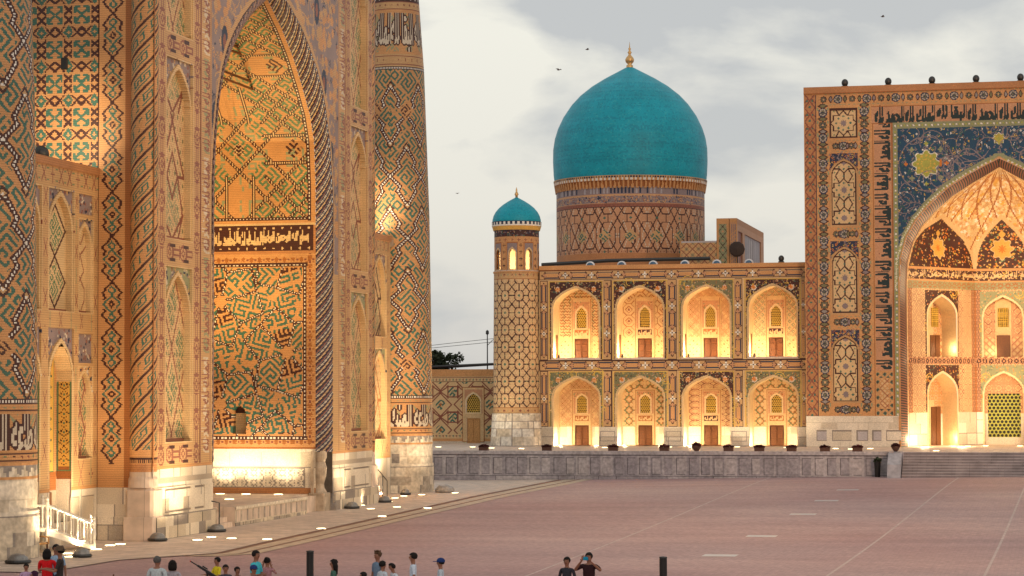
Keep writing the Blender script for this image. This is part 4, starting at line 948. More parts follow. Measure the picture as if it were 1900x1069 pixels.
# ---- minarets
def minaret_raster():
    r0 = 2.12; n = 220; circ = 2 * pi * r0; c = Cv(circ, 27.5, circ / n, .05, 'brick', 0, 3.5)
    # lettered band
    c.rect(0, 3.5, circ, 5.8, 'brick')
    for y in (3.56, 3.78, 5.34, 5.62): c.rect(0, y, circ, y + .06, 'dark')
    for k in range(36): c.flower(k * circ / 36 + .1, 3.71, .07, 4, RNG.choice(('wine', 'green', 'dark')), .3); c.flower(k * circ / 36 + .1, 5.48, .05, 4, 'sage', .3)
    def letters(y0, y1, rep, words, fillc='mar2'):
        rows = int((y1 - y0) / c.dv); cols = int(circ / rep / c.du); b = text_bitmap(words, rows, cols); o = dil(b, 1)[1:-1, 1:-1]; o = dil(o, 1)[1:-1, 1:-1]
        b = dil(b, 1)[1:-1, 1:-1] & b
        for k in range(rep):
            c.texfill(k * circ / rep, y0, (k + 1) * circ / rep, y1, KUF2, .10, pi / 4, 'sage', clip=lambda X, Y: ((X * 1.7).astype(int) % 2) == 0)
        for k in range(rep):
            c.bitmap(o, k * circ / rep, y0, (k + 1) * circ / rep, y1, 'dark'); c.bitmap(b, k * circ / rep, y0, (k + 1) * circ / rep, y1, fillc)
    letters(3.95, 5.25, 4, 'لله طاعه الملك')
    c.rect(0, 5.62, circ, 5.8, 'dark'); c.fn(0, 5.66, circ, 5.76, lambda X, Y: ((X / .11) % 1) < .5, 'white')
    # zigzag shaft
    y0, y1 = 5.8, 25.25
    c.texfill(0, y0, circ, y1, KUF, .125, pi / 4 + .02, 'turq')
    p = circ / 3; a = 1.75; rows = [7.75 + 3.68 * k for k in range(5)]
    cl = lambda X, Y: (Y > y0) & (Y < y1)
    pts = [(0, -1), (.28, -.50), (.21, -.34), (.5, 0.0), (.79, .34), (.72, .50), (1.0, 1)]
    for pas, t, cc in ((0, .40, 'brick'), (1, .26, 'dark'), (2, .09, 'white')):
        for j, zc in enumerate(rows):
            off = (j % 2) * p / 4
            for k in range(-1, 7):
                x0 = k * p / 2 + off
                for s_ in (1, -1):
                    for (a1, b1), (a2, b2) in zip(pts, pts[1:]):
                        xa, ya, xb, yb = x0 + a1 * p / 2, zc + s_ * b1 * a, x0 + a2 * p / 2, zc + s_ * b2 * a
                        c.seg(xa, ya, xb, yb, t, cc, dash=(.16 if pas == 2 else None), clip=cl)
            for k in range(-1, 8):
                x0 = k * p / 2 + off
                for zz in (zc - a, zc + a):
                    s_ = .24 if pas < 2 else .13
                    if pas == 1:
                        c.fn(x0 - .3, zz - .3, x0 + .3, zz + .3, lambda X, Y: (abs(X - x0) + abs(Y - zz) < .30) & cl(X, Y), 'dark'); c.fn(x0 - .3, zz - .3, x0 + .3, zz + .3, lambda X, Y: (abs(X - x0) + abs(Y - zz) < .15) & cl(X, Y), 'pale')
    for j, zc in enumerate(rows):           # dark names inside some lozenges
        off = (j % 2) * p / 4 + p / 4
        if j in (0, 4):
            for k in range(6):
                x0 = k * p / 2 + off - p / 4; zz = zc - .1 if j == 0 else zc + .3
                x0 += p / 4
                c.fn(x0 - .7, zz - .8, x0 + .7, zz + .8, lambda X, Y: (abs(X - x0) + abs(Y - zz) < .62), 'brick'); c.texfill(x0 - .7, zz - .8, x0 + .7, zz + .8, KUF2, .09, pi / 4, 'dark', clip=lambda X, Y: (abs(X - x0) + abs(Y - zz) < .5))
    # upper rings
    c.rect(0, 25.2, circ, 25.42, 'dark'); c.fn(0, 25.26, circ, 25.36, lambda X, Y: ((X / .12) % 1) < .5, 'white')
    c.rect(0, 25.42, circ, 26.15, 'pale'); 
    for y in (25.5, 26.0): c.rect(0, y, circ, y + .06, 'wine')
    for k in range(24): c.flower(k * circ / 24, 25.8, .08, 4, 'wine', .3)
    c.rect(0, 26.15, circ, 28.85, 'brick'); letters(26.3, 28.65, 3, 'الملك لله البقا لله')
    c.rect(0, 28.85, circ, 29.35, 'pale')
    for y in (28.85, 29.3): c.rect(0, y, circ, y + .06, 'wine')
    for k in range(24): c.flower(k * circ / 24, 29.12, .08, 4, 'wine', .3)
    c.rect(0, 29.36, circ, 29.75, 'dark')
    for k in range(22): c.disc(k * circ / 22, 29.55, .085, 'white')
    c.rect(0, 29.75, circ, 31, 'navy')
    for k in range(700): c.disc(RNG.uniform(0, circ), RNG.uniform(29.8, 31), .045, RNG.choice(('pale', 'lilac', 'brick')))
    # whole shaft: turn u into an angle
    c.x0 = 0; c.du = 2 * pi / c.nx; c.w = 2 * pi; return c
MR = minaret_raster()
def mrad(z): return np.interp(z, [0, 3.5, 7, 16.5, 25.3, 29.5, 31], [2.2, 2.2, 2.17, 2.03, 1.72, 1.42, 1.36])
def minaret(x, y, label, turn=0.):
    t = thing('minaret', label, 'minaret', (x, y, 0), group='minarets of the madrasa')
    f = cyl(0, 0, 0, mrad)
    tile_mesh('shaft', MR, lambda u, v, d: f(u + turn, v, d), M_TILE, t, maxrun=3)
    n = 120; c = Cv(2 * pi, 3.5, 2 * pi / n, .05, 'mar1'); ashlar(c, 0, 0, 7, 1.0, .45, .5, ('mar1', 'mar2', 'mar4'), 'mar3', 41); ashlar(c, 0, 1.0, 7, 2.9, .4, .6, ('mar1', 'mar1', 'mar2'), 'mar2', 42)
    c.rect(.15, 1.8, .35, 2.35, 'mar3'); c.rect(0, 1.62, 7, 1.76, 'mar1', -.06); c.rect(0, 1.56, 7, 1.62, 'mar3', -.04); c.rect(0, 0, 7, 1.58, None, -.08)
    c.rect(0, 2.9, 7, 3.5, 'brick'); 
    for k in range(26):
        a = k * 2 * pi / 26
        c.fn(a, 2.98, a + 2 * pi / 26, 3.42, lambda X, Y: abs(X - a - pi / 26) / (pi / 26) < 1 - (Y - 2.98) / .44, 'mar1'); c.fn(a, 2.98, a + 2 * pi / 26, 3.42, lambda X, Y: (abs(X - a - pi / 26) / (pi / 26) > 1 - (Y - 2.98) / .44), 'mar3')
        c.fn(a, 2.98, a + 2 * pi / 26, 3.42, lambda X, Y: (abs(X - a - pi / 26) / (pi / 26) < 1 - (Y - 2.98) / .44) & (X > a + pi / 26), 'mar2')
    tile_mesh('marble_base', c, cyl(0, 0, 0, mrad), M_MAR, t, maxrun=2)
    bm = bmesh.new(); lathe(bm, [(1.6, 31), (1.9, 31.6), (1.9, 31.9), (.1, 32)], (0, 0, 0), 24); mesh_obj('gallery', bm, M_PAVE, t)
    return t
minaret(-38.15, 137.3, 'slender tiled minaret right of the great portal, its whole shaft rising against the sky', 0.1)
minaret(-38.1, 80.1, 'tiled minaret cut by the left edge of the photo', 0.35)

# ================================================================== MOSQUE across the square: arcade, portal, tower, dome
AY = 171.0
mos = thing('mosque', 'long mosque with lit arched niches, great portal and large turquoise dome on a patterned drum', 'mosque', (-26, AY, 2.0))
def mo(o): return unp(o, mos)
def mt(name, c, f, mat=None, parent=None, **k):
    o = tile_mesh(name, c, f, mat or M_PLA, parent or mos, **k)
    if parent is None: mo(o)
    return o
NX = (-33.80, -29.03, -24.15, -19.33); HWN = 1.72
X0 = -36.55; WA = 19.75
c = Cv(WA, 13.25, .05, .05, 'cream', X0, 2.0)
# parapet and girih bands
c.rect(X0, 14.94, -16.8, 15.25, 'brick', -.06); c.rect(X0, 14.9, -16.8, 14.95, 'rust')
for xa, xb in ((-36.5, -35.9), (-31.85, -31.12), (-27.02, -26.28), (-22.22, -21.48), (-17.4, -16.85)):
    cart_band(c, xa, 3.4, xb, 7.5, True, 2, 'pale'); cart_band(c, xa, 8.3, xb, 14.15, True, 3, 'pale')
cart_band(c, X0, 14.18, -16.8, 14.88, False, 10, 'pale'); cart_band(c, X0, 7.52, -16.8, 8.28, False, 10, 'pale')
for k, cx in enumerate(NX):
    for (base, spr, apex, top, lo) in ((8.42, 12.0, 13.6, 14.1, 8.35), (2.0, 5.5, 7.0, 7.45, 3.4)):
        up_ = base > 5; xa, xb = cx - 2.0, cx + 2.0
        c.rect(xa - .08, lo, xb + .08, top + .05, 'pale'); c.frame(xa - .02, lo, xb + .02, top, .05, 'ochre')
        cl = lambda X, Y: (abs(X - cx) > arch_hw(Y, HWN + .12, spr, apex + .14)) & (Y > lo)
        bgc = ('dark', 'dark', 'olive', 'dark')[k] if up_ else ('olive', 'olive', 'dark', 'olive')[k]
        floral(c, xa + .06, lo, xb - .06, top - .06, cl, bgc, 1100, ('ochre', 'turq', 'rust', 'cream', 'pinkb', 'dark', 'sage'), .06, 6, .5, 'ochre', 50 + k + (10 if up_ else 0),
               [(cx - 1.35, top - .62, .2, 'orange', 'cream'), (cx + 1.35, top - .62, .2, 'orange', 'cream')])
        c.fn(xa, lo, xb, top, lambda X, Y: (abs(X - cx) < arch_hw(Y, HWN + .13, spr, apex + .16)) & (abs(X - cx) > arch_hw(Y, HWN, spr, apex)), 'cream', -.03)
# marble base of the piers
c.rect(X0, 2.0, -16.8, 3.38, 'mar1', -.05); ashlar(c, X0, 2.0, -16.8, 3.34, 1.9, .65, ('mar1', 'mar2', 'mar1'), 'mar3', 61)
for cx in (-31.45, -26.6, -21.8): c.frame(cx - .55, 2.35, cx + .55, 3.1, .05, 'mar3')
for cx in NX:
    for (base, spr, apex) in ((8.42, 12.0, 13.6), (2.0, 5.5, 7.0)):
        c.hole(cx - 2, base, cx + 2, apex + .1, lambda X, Y: abs(X - cx) < arch_hw(Y, HWN, spr, apex))
mt('arcade_wall', c, lambda u, v, d: np.stack([u, np.full_like(u, AY) + d, v], 1))
BACKS = {}
def back_pattern(c, kind, w, h, up_):
    """patterned inner wall of a niche, door and window bays marked out"""
    cx = w / 2
    c.rect(0, 0, w, h, 'cream')
    if kind == 0:
        c.tile(.15, 1.6 if up_ else 1.4, w - .15, h, .44, .44, [(0, .5, .25, .25), (.25, .25, .5, .5), (.5, .5, .75, .25), (.75, .25, 1, .5), (0, 1, .25, .75), (.25, .75, .5, 1), (.5, 1, .75, .75), (.75, .75, 1, 1)], .06, 'rust'); c.tile(.15, 1.6, w - .15, h, .44, .44, SEG_TILTSQ[:2], .05, 'olive')
    elif kind == 1:
        c.tile(.15, 1.5, w - .15, h, .85, .85, SEG_OCT, .05, 'rust')
        for i in range(4):
            for j in range(8): c.flower(.15 + (i + .5) * .85, 1.5 + (j + .5) * .85, .11, 8, 'fade', .2)
    elif kind == 2:
        c.loz(.15, 1.5, w - .15, h, .42, .42, .055, 'rust', 'pinkb', 'cream')
    elif kind == 3:
        c.loz(.15, 1.5, w - .15, h, .5, .5, .06, 'fade', 'sage', 'cream')
    elif kind == 4:
        c.tile(.15, 1.4, w - .15, h, .8, .8, SEG_STAR, .055, 'rust'); c.tile(.15, 1.4, w - .15, h, .8, .8, SEG_TILTSQ, .05, 'green')
    else:
        c.tile(.15, 1.4, w - .15, h, .9, .45, SEG_OCT[:8], .05, 'fade'); c.tile(.15, 1.4, w - .15, h, .9, .45, SEG_TILTSQ, .05, 'pinkb')
    if up_:
        c.loz(.15, 0.05, w - .15, 1.45, .5, .5, .06, 'pinkb', 'cream', 'rust'); c.rect(.1, 1.45, w - .1, 1.52, 'cream')
    else: ashlar(c, 0, 0, w, 1.4, 1.0, .7, ('mar1', 'mar1', 'mar2'), 'mar2', 70 + kind); c.rect(0, 1.38, w, 1.44, 'brick2')
    c.rect(0, 0, .12, h, 'cream'); c.rect(w - .12, 0, w, h, 'cream')
    # frame round door and window
    c.rect(cx - .78, 0, cx + .78, 4.55 if up_ else 4.2, 'cream', -.04); c.frame(cx - .72, 0 if up_ else 0, cx + .72, 4.45 if up_ else 4.1, .04, 'rust')
    wy = 2.25 if up_ else 2.35
    c.rect(cx - .62, wy, cx + .62, wy + 2.0 if up_ else wy + 1.65, 'pinkb'); 
    for k in range(30): c.disc(cx + RNG.uniform(-.6, .6), wy + RNG.uniform(1.2, 1.95 if up_ else 1.6), .04, RNG.choice(('green', 'rust', 'cream')))
    c.fn(cx - .6, wy, cx + .6, wy + 2, arch_clip(cx, .48, wy, wy + 1.05, wy + 1.72 if up_ else wy + 1.5), 'plaster', -.02)
    c.hole(cx - .5, wy + .05, cx + .5, wy + 2, arch_clip(cx, .36, wy + .05, wy + 1.0, wy + 1.55 if up_ else wy + 1.35))
    iy = 1.72 if up_ else 1.8
    c.rect(cx - .52, iy, cx + .52, iy + .40, 'rust' if kind % 2 == 0 else 'dark'); 
    c.bitmap(text_bitmap('الملك لله', 8, 18), cx - .48, iy + .04, cx + .48, iy + .36, 'cream')
    c.hole(cx - .5, 0, cx + .5, 1.48)
def lattice_window(name, cx, y, z0, spr, apex, hw, parent, pitch=.15, mat=M_PALEWOOD, flip=None):
    """pierced lattice set in an arched opening, dark behind"""
    c = Cv(2 * hw, apex - z0, .03, .03, 'ochre', -hw, z0)
    X, Y = np.meshgrid(c.xs, c.ys); r = (slice(0, c.ny), slice(0, c.nx), X, Y)
    row = np.floor((Y - z0) / (pitch * .87)); u = ((X / pitch + .5 * (row % 2)) % 1) - .5; v = ((Y - z0) / (pitch * .87) % 1) - .5
    c.put(r, np.hypot(u, v * .87) < .36, 'black', .05)
    c.hole(-hw, z0, hw, apex, lambda X, Y: abs(X) >= arch_hw(Y, hw, spr, apex))
    return tile_mesh(name, c, lambda u, v, d: np.stack([cx + u, y + d, v], 1), M_PLA, parent)
def door(cx, y, z0, w, h, parent, name='door'):
    bm = bmesh.new(); box2(bm, (cx - w / 2, y, z0), (cx + w / 2, y + .08, z0 + h))
    for s_ in (-1, 1):
        for (a, b) in ((.08, .36), (.40, .72), (.76, .94)):
            box2(bm, (cx + s_ * w * .05 if s_ > 0 else cx - w * .45, y - .03, z0 + h * a), (cx + w * .45 if s_ > 0 else cx - w * .05, y, z0 + h * b), .012)
    box2(bm, (cx - .02, y - .045, z0), (cx + .02, y, z0 + h)); box2(bm, (cx + .04, y - .07, z0 + h * .5), (cx + .1, y - .045, z0 + h * .5 + .08))
    return mesh_obj(name, bm, M_WOOD, parent)
def niche(cx, base, spr, apex, kind, label):
    up_ = base > 5; dep = 2.2; w = 2 * HWN
    ni = mos and bpy.data.objects.new('niche', None); COL.objects.link(ni); ni.parent = mos; mo(ni); ni['label'] = label
    pts = arch_pts(HWN, base, spr, apex, 16); P = np.array([(-a, z) for a, z in pts] + [(a, z) for a, z in pts[::-1]])
    L = np.concatenate([[0], np.cumsum(np.hypot(*np.diff(P, axis=0).T))]); T = L[-1]
    cv = Cv(T, dep, .06, .18, 'plaster'); jl = spr - base
    if not up_:
        cv.rect(0, 0, 1.4, dep, 'mar1'); cv.rect(T - 1.4, 0, T, dep, 'mar1')
    tile_mesh('reveal', cv, lambda u, v, d: np.stack([cx + np.interp(u, L, P[:, 0]), AY + v, np.interp(u, L, P[:, 1])], 1), M_PLA, ni, maxrun=3)
    h = apex - base + .1; c = Cv(w + .1, h, .05, .05, 'cream'); back_pattern(c, kind, w + .1, h, up_)
    tile_mesh('back_wall', c, flat_s(cx - w / 2 - .05, AY + dep, base), M_PLA, ni)
    y = AY + dep; wy = base + (2.25 if up_ else 2.35)
    lattice_window('window', cx, y + .06, wy + .05, wy + 1.0, wy + (1.55 if up_ else 1.35), .36, ni)
    door(cx, y + .06, base, 1.0, 1.48, ni)
    bm = bmesh.new(); box2(bm, (cx - HWN, AY, base - .06), (cx + HWN, AY + dep, base + .0))
    if up_: box2(bm, (cx - HWN - .1, AY - .1, base - .1), (cx + HWN + .1, AY + .02, base + .04))
    mesh_obj('niche_floor', bm, M_PAVE, ni)
    if up_:      # side opening in the left jamb
        bm = bmesh.new(); box2(bm, (cx - HWN - .02, AY + .95, base), (cx - HWN + .02, AY + 1.75, base + 1.75), .01); mesh_obj('side_door', bm, M_WOOD, ni)
    return ni
ORD = ('first', 'second', 'third', 'fourth')
for k, cx in enumerate(NX):
    niche(cx, 8.42, 12.0, 13.6, (0, 1, 2, 3)[k], ORD[k] + ' upper niche from the corner tower'); niche(cx, 2.0, 5.5, 7.0, (2, 4, 5, 4)[k], ORD[k] + ' lower niche from the corner tower')
bm = bmesh.new(); box2(bm, (X0, AY + .02, 14.95), (-16.9, AY + .5, 15.22)); box2(bm, (X0, AY + .5, 14.5), (-16.9, AY + 14, 15.05)); box2(bm, (X0 - 1, AY + 2.4, 2), (-16.9, AY + 3.0, 14.9))
mo(mesh_obj('roof', bm, plain_mat('roof_clay', (.30, .22, .17), .85, .2, 3), mos))
for k, cx in enumerate(NX):
    pass

# ---- portal
PY = 169.4; PX0 = -16.8; PCX = -3.15; WP = 2 * (PCX - PX0); PH = 25.67
c = Cv(WP, PH, .055, .055, 'brick', PX0, 2.0); XR = PX0 + WP
c.rect(PX0, 27.2, XR, 27.67, 'brick2', -.1); c.rect(PX0, 27.18, XR, 27.24, 'rust')
mx = lambda a: 2 * PCX - a
def both(f):
    f(lambda a: a); f(mx)
def rosette(c, x, y, r, q, k=1.0):
    if q == 0:
        c.flower(x, y, r, 8, 'dark', .10, k); c.flower(x, y, r * .8, 8, 'olive', .14, k); c.flower(x, y, r * .62, 8, 'navy', .3, k); c.disc(x, y, r * .25, 'pale', k)
    else:
        c.disc(x, y, r, 'navy', k)
        for a in range(8): c.disc(x + r * .62 * cos(a * pi / 4), y + r * .62 * k * sin(a * pi / 4), r * .2, 'mar4', k)
        c.disc(x, y, r * .33, 'olive', k); c.disc(x, y, r * .18, 'navy', k)
def leafshape(c, x, y, rx, ry):
    c.fn(x - rx, y - ry, x + rx, y + ry, lambda X, Y: (abs(X - x) / rx) ** 1.3 + (abs(Y - y) / ry) ** 1.3 < 1, 'dark'); c.fn(x - rx, y - ry, x + rx, y + ry, lambda X, Y: (abs(X - x) / rx) ** 1.3 + (abs(Y - y) / ry) ** 1.3 < .55, RNG.choice(('olive', 'lilac', 'olive', 'mar3')))
def med_col(xc, y0, y1, n):
    p = (y1 - y0) / n
    c.rect(xc - .43, y0, xc + .43, y1, 'brick')
    for k in range(n):
        y = y0 + (k + .5) * p; c.seg(xc, y, xc, y + p, .05, 'dark')
        for s_ in (-1, 1): c.fn(xc - .42, y + p * .25 - .25, xc + .42, y + p * .75 + .25, lambda X, Y: (abs(X - xc) > .30) & (abs(Y - y - p / 4) < .12), 'sage')
        rosette(c, xc, y, .33, k % 2, 1.05 if k % 2 else 1.0); leafshape(c, xc, y + p / 2, .36, .19)
def med_row(yc, x0, x1, n, h=.32):
    p = (x1 - x0) / n
    for k in range(n):
        x = x0 + (k + .5) * p; rosette(c, x, yc, h * (1.05 if k % 2 else .85), k % 2); leafshape(c, x + p / 2, yc, .15, h * .95); 
        c.seg(x + .1, yc + .38, x + p - .1, yc + .38, .06, 'sage', .3); c.seg(x + .1, yc - .38, x + p - .1, yc - .38, .06, 'sage', .3)
def wide(b):
    q_ = b.copy(); q_[:, 1:] |= b[:, :-1]; q_[1:] |= b[:-1]; return q_
def side_bits(m):
    a, b = sorted((m(-16.75), m(-16.0))); c.rect(a, 4.2, b, 27.1, 'brick'); c.rect(a, 4.2, b, 27.1, 'brick2')
    c.tile(a, 4.2, b, 27.1, .75, 1.0, [(0, 0, .5, .5), (.5, .5, 0, 1), (1, 0, .5, .5), (.5, .5, 1, 1), (0, .35, .3, .65), (1, .35, .7, .65)], .085, 'wine'); c.tile(a, 4.2, b, 27.1, .75, 1.0, [(.25, .5, .25, .5), (.75, .5, .75, .5), (.5, .02, .5, .08)], .15, 'turq')
    a, b = sorted((m(-16.0), m(-15.92))); c.rect(a, 4.2, b, 27.1, 'navy', .03)
    med_col(m(-15.45), 4.3, 26.3, 24); med_col(m(-12.52), 4.3, 26.3, 24)
    a, b = sorted((m(-15.0), m(-13.0)))
    for y in (4.65, 10.86 - .0, 17.12, 23.42): med_row(y, a + .15, b - .15, 3, .30)
    # square star panel
    x0, x1 = sorted((m(-15.0), m(-13.0))); x0 += .0; w = x1 - x0
    def star_panel(ya, yb, arched):
        c.rect(x0 - .06, ya - .1, x1 + .06, yb + .1, 'brick', 0)
        if arched:
            cxx = (x0 + x1) / 2; apex = yb - .35; spr = apex - 1.15
            floral(c, x0, spr, x1, yb, None, 'navy', 150, ('ochre', 'lilac', 'orange', 'fade'), .07, 2, .4, 'lilac', int(ya))
            c.fn(x0, ya, x1, yb, arch_clip(cxx, w / 2, ya, spr, apex), 'pale', .05); c.fn(x0, ya, x1, yb, arch_clip(cxx, w / 2 - .13, ya + .1, spr, apex - .15), 'dark', .10)
            cl = arch_clip(cxx, w / 2 - .2, ya + .18, spr, apex - .24)
        else:
            c.rect(x0, ya, x1, yb, 'dark', .05); cl = lambda X, Y: (X > x0 + .13) & (X < x1 - .13) & (Y > ya + .13) & (Y < yb - .13)
        c.fn(x0, ya, x1, yb, cl, 'cream', .10)
        P_ = w * 1.1 if not arched else w * 1.0
        ay_ = ya + (yb - ya) / 2 - P_ / 2
        segs = [(.5, .1, .35, .25), (.35, .25, .15, .25), (.15, .25, .15, .40), (.15, .40, .02, .5), (.02, .5, .15, .6), (.15, .6, .15, .75), (.15, .75, .35, .75), (.35, .75, .5, .9), (.5, .9, .65, .75), (.65, .75, .85, .75), (.85, .75, .85, .6), (.85, .6, .98, .5), (.98, .5, .85, .4), (.85, .4, .85, .25), (.85, .25, .65, .25), (.65, .25, .5, .1),
                (.5, .9, .5, 1), (.5, 0, .5, .1), (.35, .25, .2, .0), (.65, .25, .8, 0), (.35, .75, .2, 1), (.65, .75, .8, 1)]
        c.tile(x0, ya, x1, yb, w, P_, segs, .085, 'dark', cl, ax=x0, ay=ay_)
        n = 1 if not arched else int((yb - ya) / P_) + 2
        for k in range(-2, 4 if arched else 1):
            yc = ay_ + P_ * (k + .5)
            if not arched and k != 0: continue
            c.flower((x0 + x1) / 2, yc, .25, 8, 'lilac', .15, clip=cl)
            for q_ in range(8): c.flower((x0 + x1) / 2 + .5 * cos(q_ * pi / 4), yc + .5 * sin(q_ * pi / 4), .09, 4, 'turq', .2, clip=cl)
            for s1 in (-1, 1):
                for s2 in (-1, 1): c.flower((x0 + x1) / 2 + s1 * w * .33, yc + s2 * P_ * .38, .07, 4, 'green', .2, clip=cl)
            c.flower((x0 + x1) / 2, yc + P_ / 2, .08, 4, 'turq', .2, clip=cl)
    star_panel(23.99, 26.22 - .1, False)
    for (ya, yb) in ((5.12, 10.31), (11.42, 16.6), (17.68, 22.87)): star_panel(ya, yb, True)
    # big kufic strip
    a, b = sorted((m(-11.95), m(-10.55))); c.rect(a, 4.2, b, 26.2, 'brick'); c.rect(a, 4.2, a + .06, 26.2, 'rust'); c.rect(b - .06, 4.2, b, 26.2, 'rust')
    c.rect(a + .1, 7.4, b - .1, 26.15, 'pinkb')
    for k, wd in enumerate(('الحمد لله', 'الملك لله', 'البقا لله') * 3):
        if k > 7: break
        y = 7.5 + k * 2.33; c.bitmap(wide(text_bitmap(wd, int(1.14 / c.du), int(2.25 / c.dv))), a + .13, y, b - .13, y + 2.25, 'ink', 90)
        for q_ in range(6): c.flower(RNG.uniform(a + .3, b - .3), y + q_ * .6, .05, 4, 'wine')
    c.loz(a + .12, 4.25, b - .12, 7.3, .5, .55, .06, 'pale', 'turq', 'dark'); c.rect(a + .35, 4.7, b - .35, 6.9, 'brick'); c.loz(a + .4, 4.75, b - .4, 6.85, .35, .35, .04, 'fade', 'cream')
    # base of marble with sunk panels
    a, b = sorted((m(-16.8), m(-10.3))); c.rect(a, 2.0, b, 4.2, 'mar1', -.06); ashlar(c, a, 3.25, b, 4.15, 1.1, .45, ('mar1', 'mar2', 'mar1'), 'mar2', 81); ashlar(c, a, 2, b, 2.35, 1.2, .4, ('mar1', 'mar1'), 'mar2', 83)
    for (p0, p1) in ((-16.1, -15.35), (-15.0, -13.6), (-13.25, -12.45), (-12.15, -11.5), (-11.2, -9.95)):
        p0, p1 = sorted((m(p0), m(p1))); c.rect(p0, 2.42, p1, 3.2, 'mar3', -.03); c.rect(p0 + .06, 2.48, p1 - .03, 3.12, RNG.choice(('mar2', 'mar1', 'gm1')), -.03)
    a, b = sorted((m(-10.5), m(-10.1))); 
both(side_bits)
med_row(26.77, PX0 + .9, XR - .9, 25, .3)
c.rect(-12, 24.95, mx(-12), 26.2, 'pinkb'); c.rect(-12, 24.9, mx(-12), 24.97, 'rust'); c.rect(-12, 26.15, mx(-12), 26.2, 'rust')
wds = ('الحمد لله', 'الملك لله', 'البقا لله')
for k in range(8):
    x = -11.8 + k * 2.17; c.bitmap(wide(text_bitmap(wds[k % 3], int(1.1 / c.dv), int(2.1 / c.du))), x, 25.0, x + 2.1, 26.12, 'ink')
    for q_ in range(6): c.flower(x + q_ * .45, 25.6, .05, 4, 'wine')
# spandrel with its green flower border
PA_Z = np.array([13.5, 15.3, 16.83, 17.96, 19.09, 20.28, 21.24, 21.82, 22.25]); PA_H = np.array([7.0, 6.88, 6.44, 5.79, 4.84, 3.52, 2.01, .9, 0.01])
pah = lambda Y, g=0.: np.where(Y > 22.25 + g * 1.2, -1, np.interp(Y - g * .9, PA_Z, PA_H) + g)
scl = lambda X, Y: (abs(X - PCX) < 7.4) & (abs(X - PCX) > pah(Y, .1)) & (Y > 4.2)
c.fn(-10.6, 4.2, mx(-10.6), 24.95, scl, 'sage')
for k in range(190):
    y = 4.3 + k * .22
    for s_ in (-1, 1):
        if y < 24.5: c.flower(PCX + s_ * 7.2, y, .08, 5, 'lime' if k % 2 else 'white')
for k in range(68): c.flower(PCX - 7.2 + k * .215, 24.75, .08, 5, 'lime' if k % 2 else 'white')
icl = lambda X, Y: (abs(X - PCX) < 7.02) & (abs(X - PCX) > pah(Y, .32)) & (Y < 24.55) & (Y > 13.0)
ros = []
for s_ in (-1, 1): ros += [(PCX + s_ * 5.05, 22.0, .95, 'lime', 'ochre')]
ros += [(PCX, 23.65, .42, 'lime', 'ochre'), ]
floral(c, -10.3, 13, mx(-10.3), 24.6, icl, 'blue', 3000, ('white', 'lilac', 'turq', 'ochre', 'lilac', 'lilac', 'turq', 'dark'), .09, 70, 1.15, 'lilac', 91, ros)
for s_ in (-1, 1):
    for q_ in range(8):
        an = q_ * pi / 4; c.flower(PCX + s_ * 5.05 + 1.42 * cos(an), 22.0 + 1.42 * sin(an), .2 if q_ % 2 else .16, 4, ('lime', 'sage')[q_ % 2] if q_ % 4 else 'orange', .2, clip=icl)
        if not q_ % 2: c.ring(PCX + s_ * (5.05 - 0), 22.0, 1.9, .06, 'lilac', icl)
    for q_ in range(5): c.ring(PCX + s_ * (6.2 - q_ * 1.35), 20.0 + q_ * .75, .75, .06, 'lilac', icl, .5, 5.3)
    c.rect(min(PCX + s_ * 3.95, PCX + s_ * 4.15), 21.8, max(PCX + s_ * 3.95, PCX + s_ * 4.15), 22.3, 'orange')
for k in range(130):          # flowers following the arch line
    t = k / 129; z = 13.2 + t * 9.1
    for s_ in (-1, 1):
        h = float(pah(np.array(z), 0)) + .27
        if z < 22.2: c.flower(PCX + s_ * h, z, .085, 5, 'lime' if k % 2 else 'white')
c.hole(-10.6, 2.0, mx(-10.6), 22.3, lambda X, Y: abs(X - PCX) < pah(Y))
mt('portal_front', c, lambda u, v, d: np.stack([u, np.full_like(u, PY) + d, v], 1), M_PLA)
bm = bmesh.new(); box2(bm, (PX0 + .03, PY + .3, 24.9), (XR - .03, PY + 3.4, 27.6)); box2(bm, (PX0 + .03, PY + .3, 2.0), (PX0 + 5.8, PY + 2.0, 24.9)); box2(bm, (XR - 5.8, PY + .3, 2.0), (XR - .03, PY + 2.0, 24.9))
box2(bm, (PX0 + .03, PY + 2.0, 2.0), (PX0 + .4, PY + 9, 20)); 
mo(mesh_obj('portal_body', bm, plain_mat('portal_brick', (.38, .24, .15), .8, .2, 3), mos))
# rope edge and inner jamb of the portal arch
PI_Z = [13.5, 15.1, 16.5, 17.6, 18.6, 19.7, 20.6, 21.2, 21.7]; PI_H = [6.55, 6.45, 6.05, 5.45, 4.55, 3.3, 1.9, .85, .01]
cv, f = reveal('rim', ([2.0, 13.5] + list(PA_Z[1:]), [7.0, 7.0] + list(PA_H[1:])), ([2.0] + PI_Z, [6.55] + PI_H), PY, PY + .7, mos, .12, ('ink', 'fade'), (1.0, .0), M_MOS, n=260, m=8, base=2.0)
mt('arch_rim', cv, lambda u, v, d: (lambda a: np.stack([PCX + a[1], a[0], a[2]], 1))(f(u, v, d)), M_MOS, maxrun=1)
def jamb_map():
    zz = np.linspace(2, 21.7, 300); hh = np.interp(zz, [2.0] + PI_Z, [6.55] + PI_H); L = np.concatenate([[0], np.cumsum(np.hypot(np.diff(zz), np.diff(hh)))]); return zz, hh, L
zz, hh, LJ = jamb_map()
cv = Cv(2 * LJ[-1], 1.2, .08, .1, 'plaster'); cv.tile(0, .25, cv.w, .95, .35, .6, SEG_STAR, .06, 'rust'); cv.rect(0, 0, 2.3, 1.2, 'mar1'); cv.rect(cv.w - 2.3, 0, cv.w, 1.2, 'mar1')
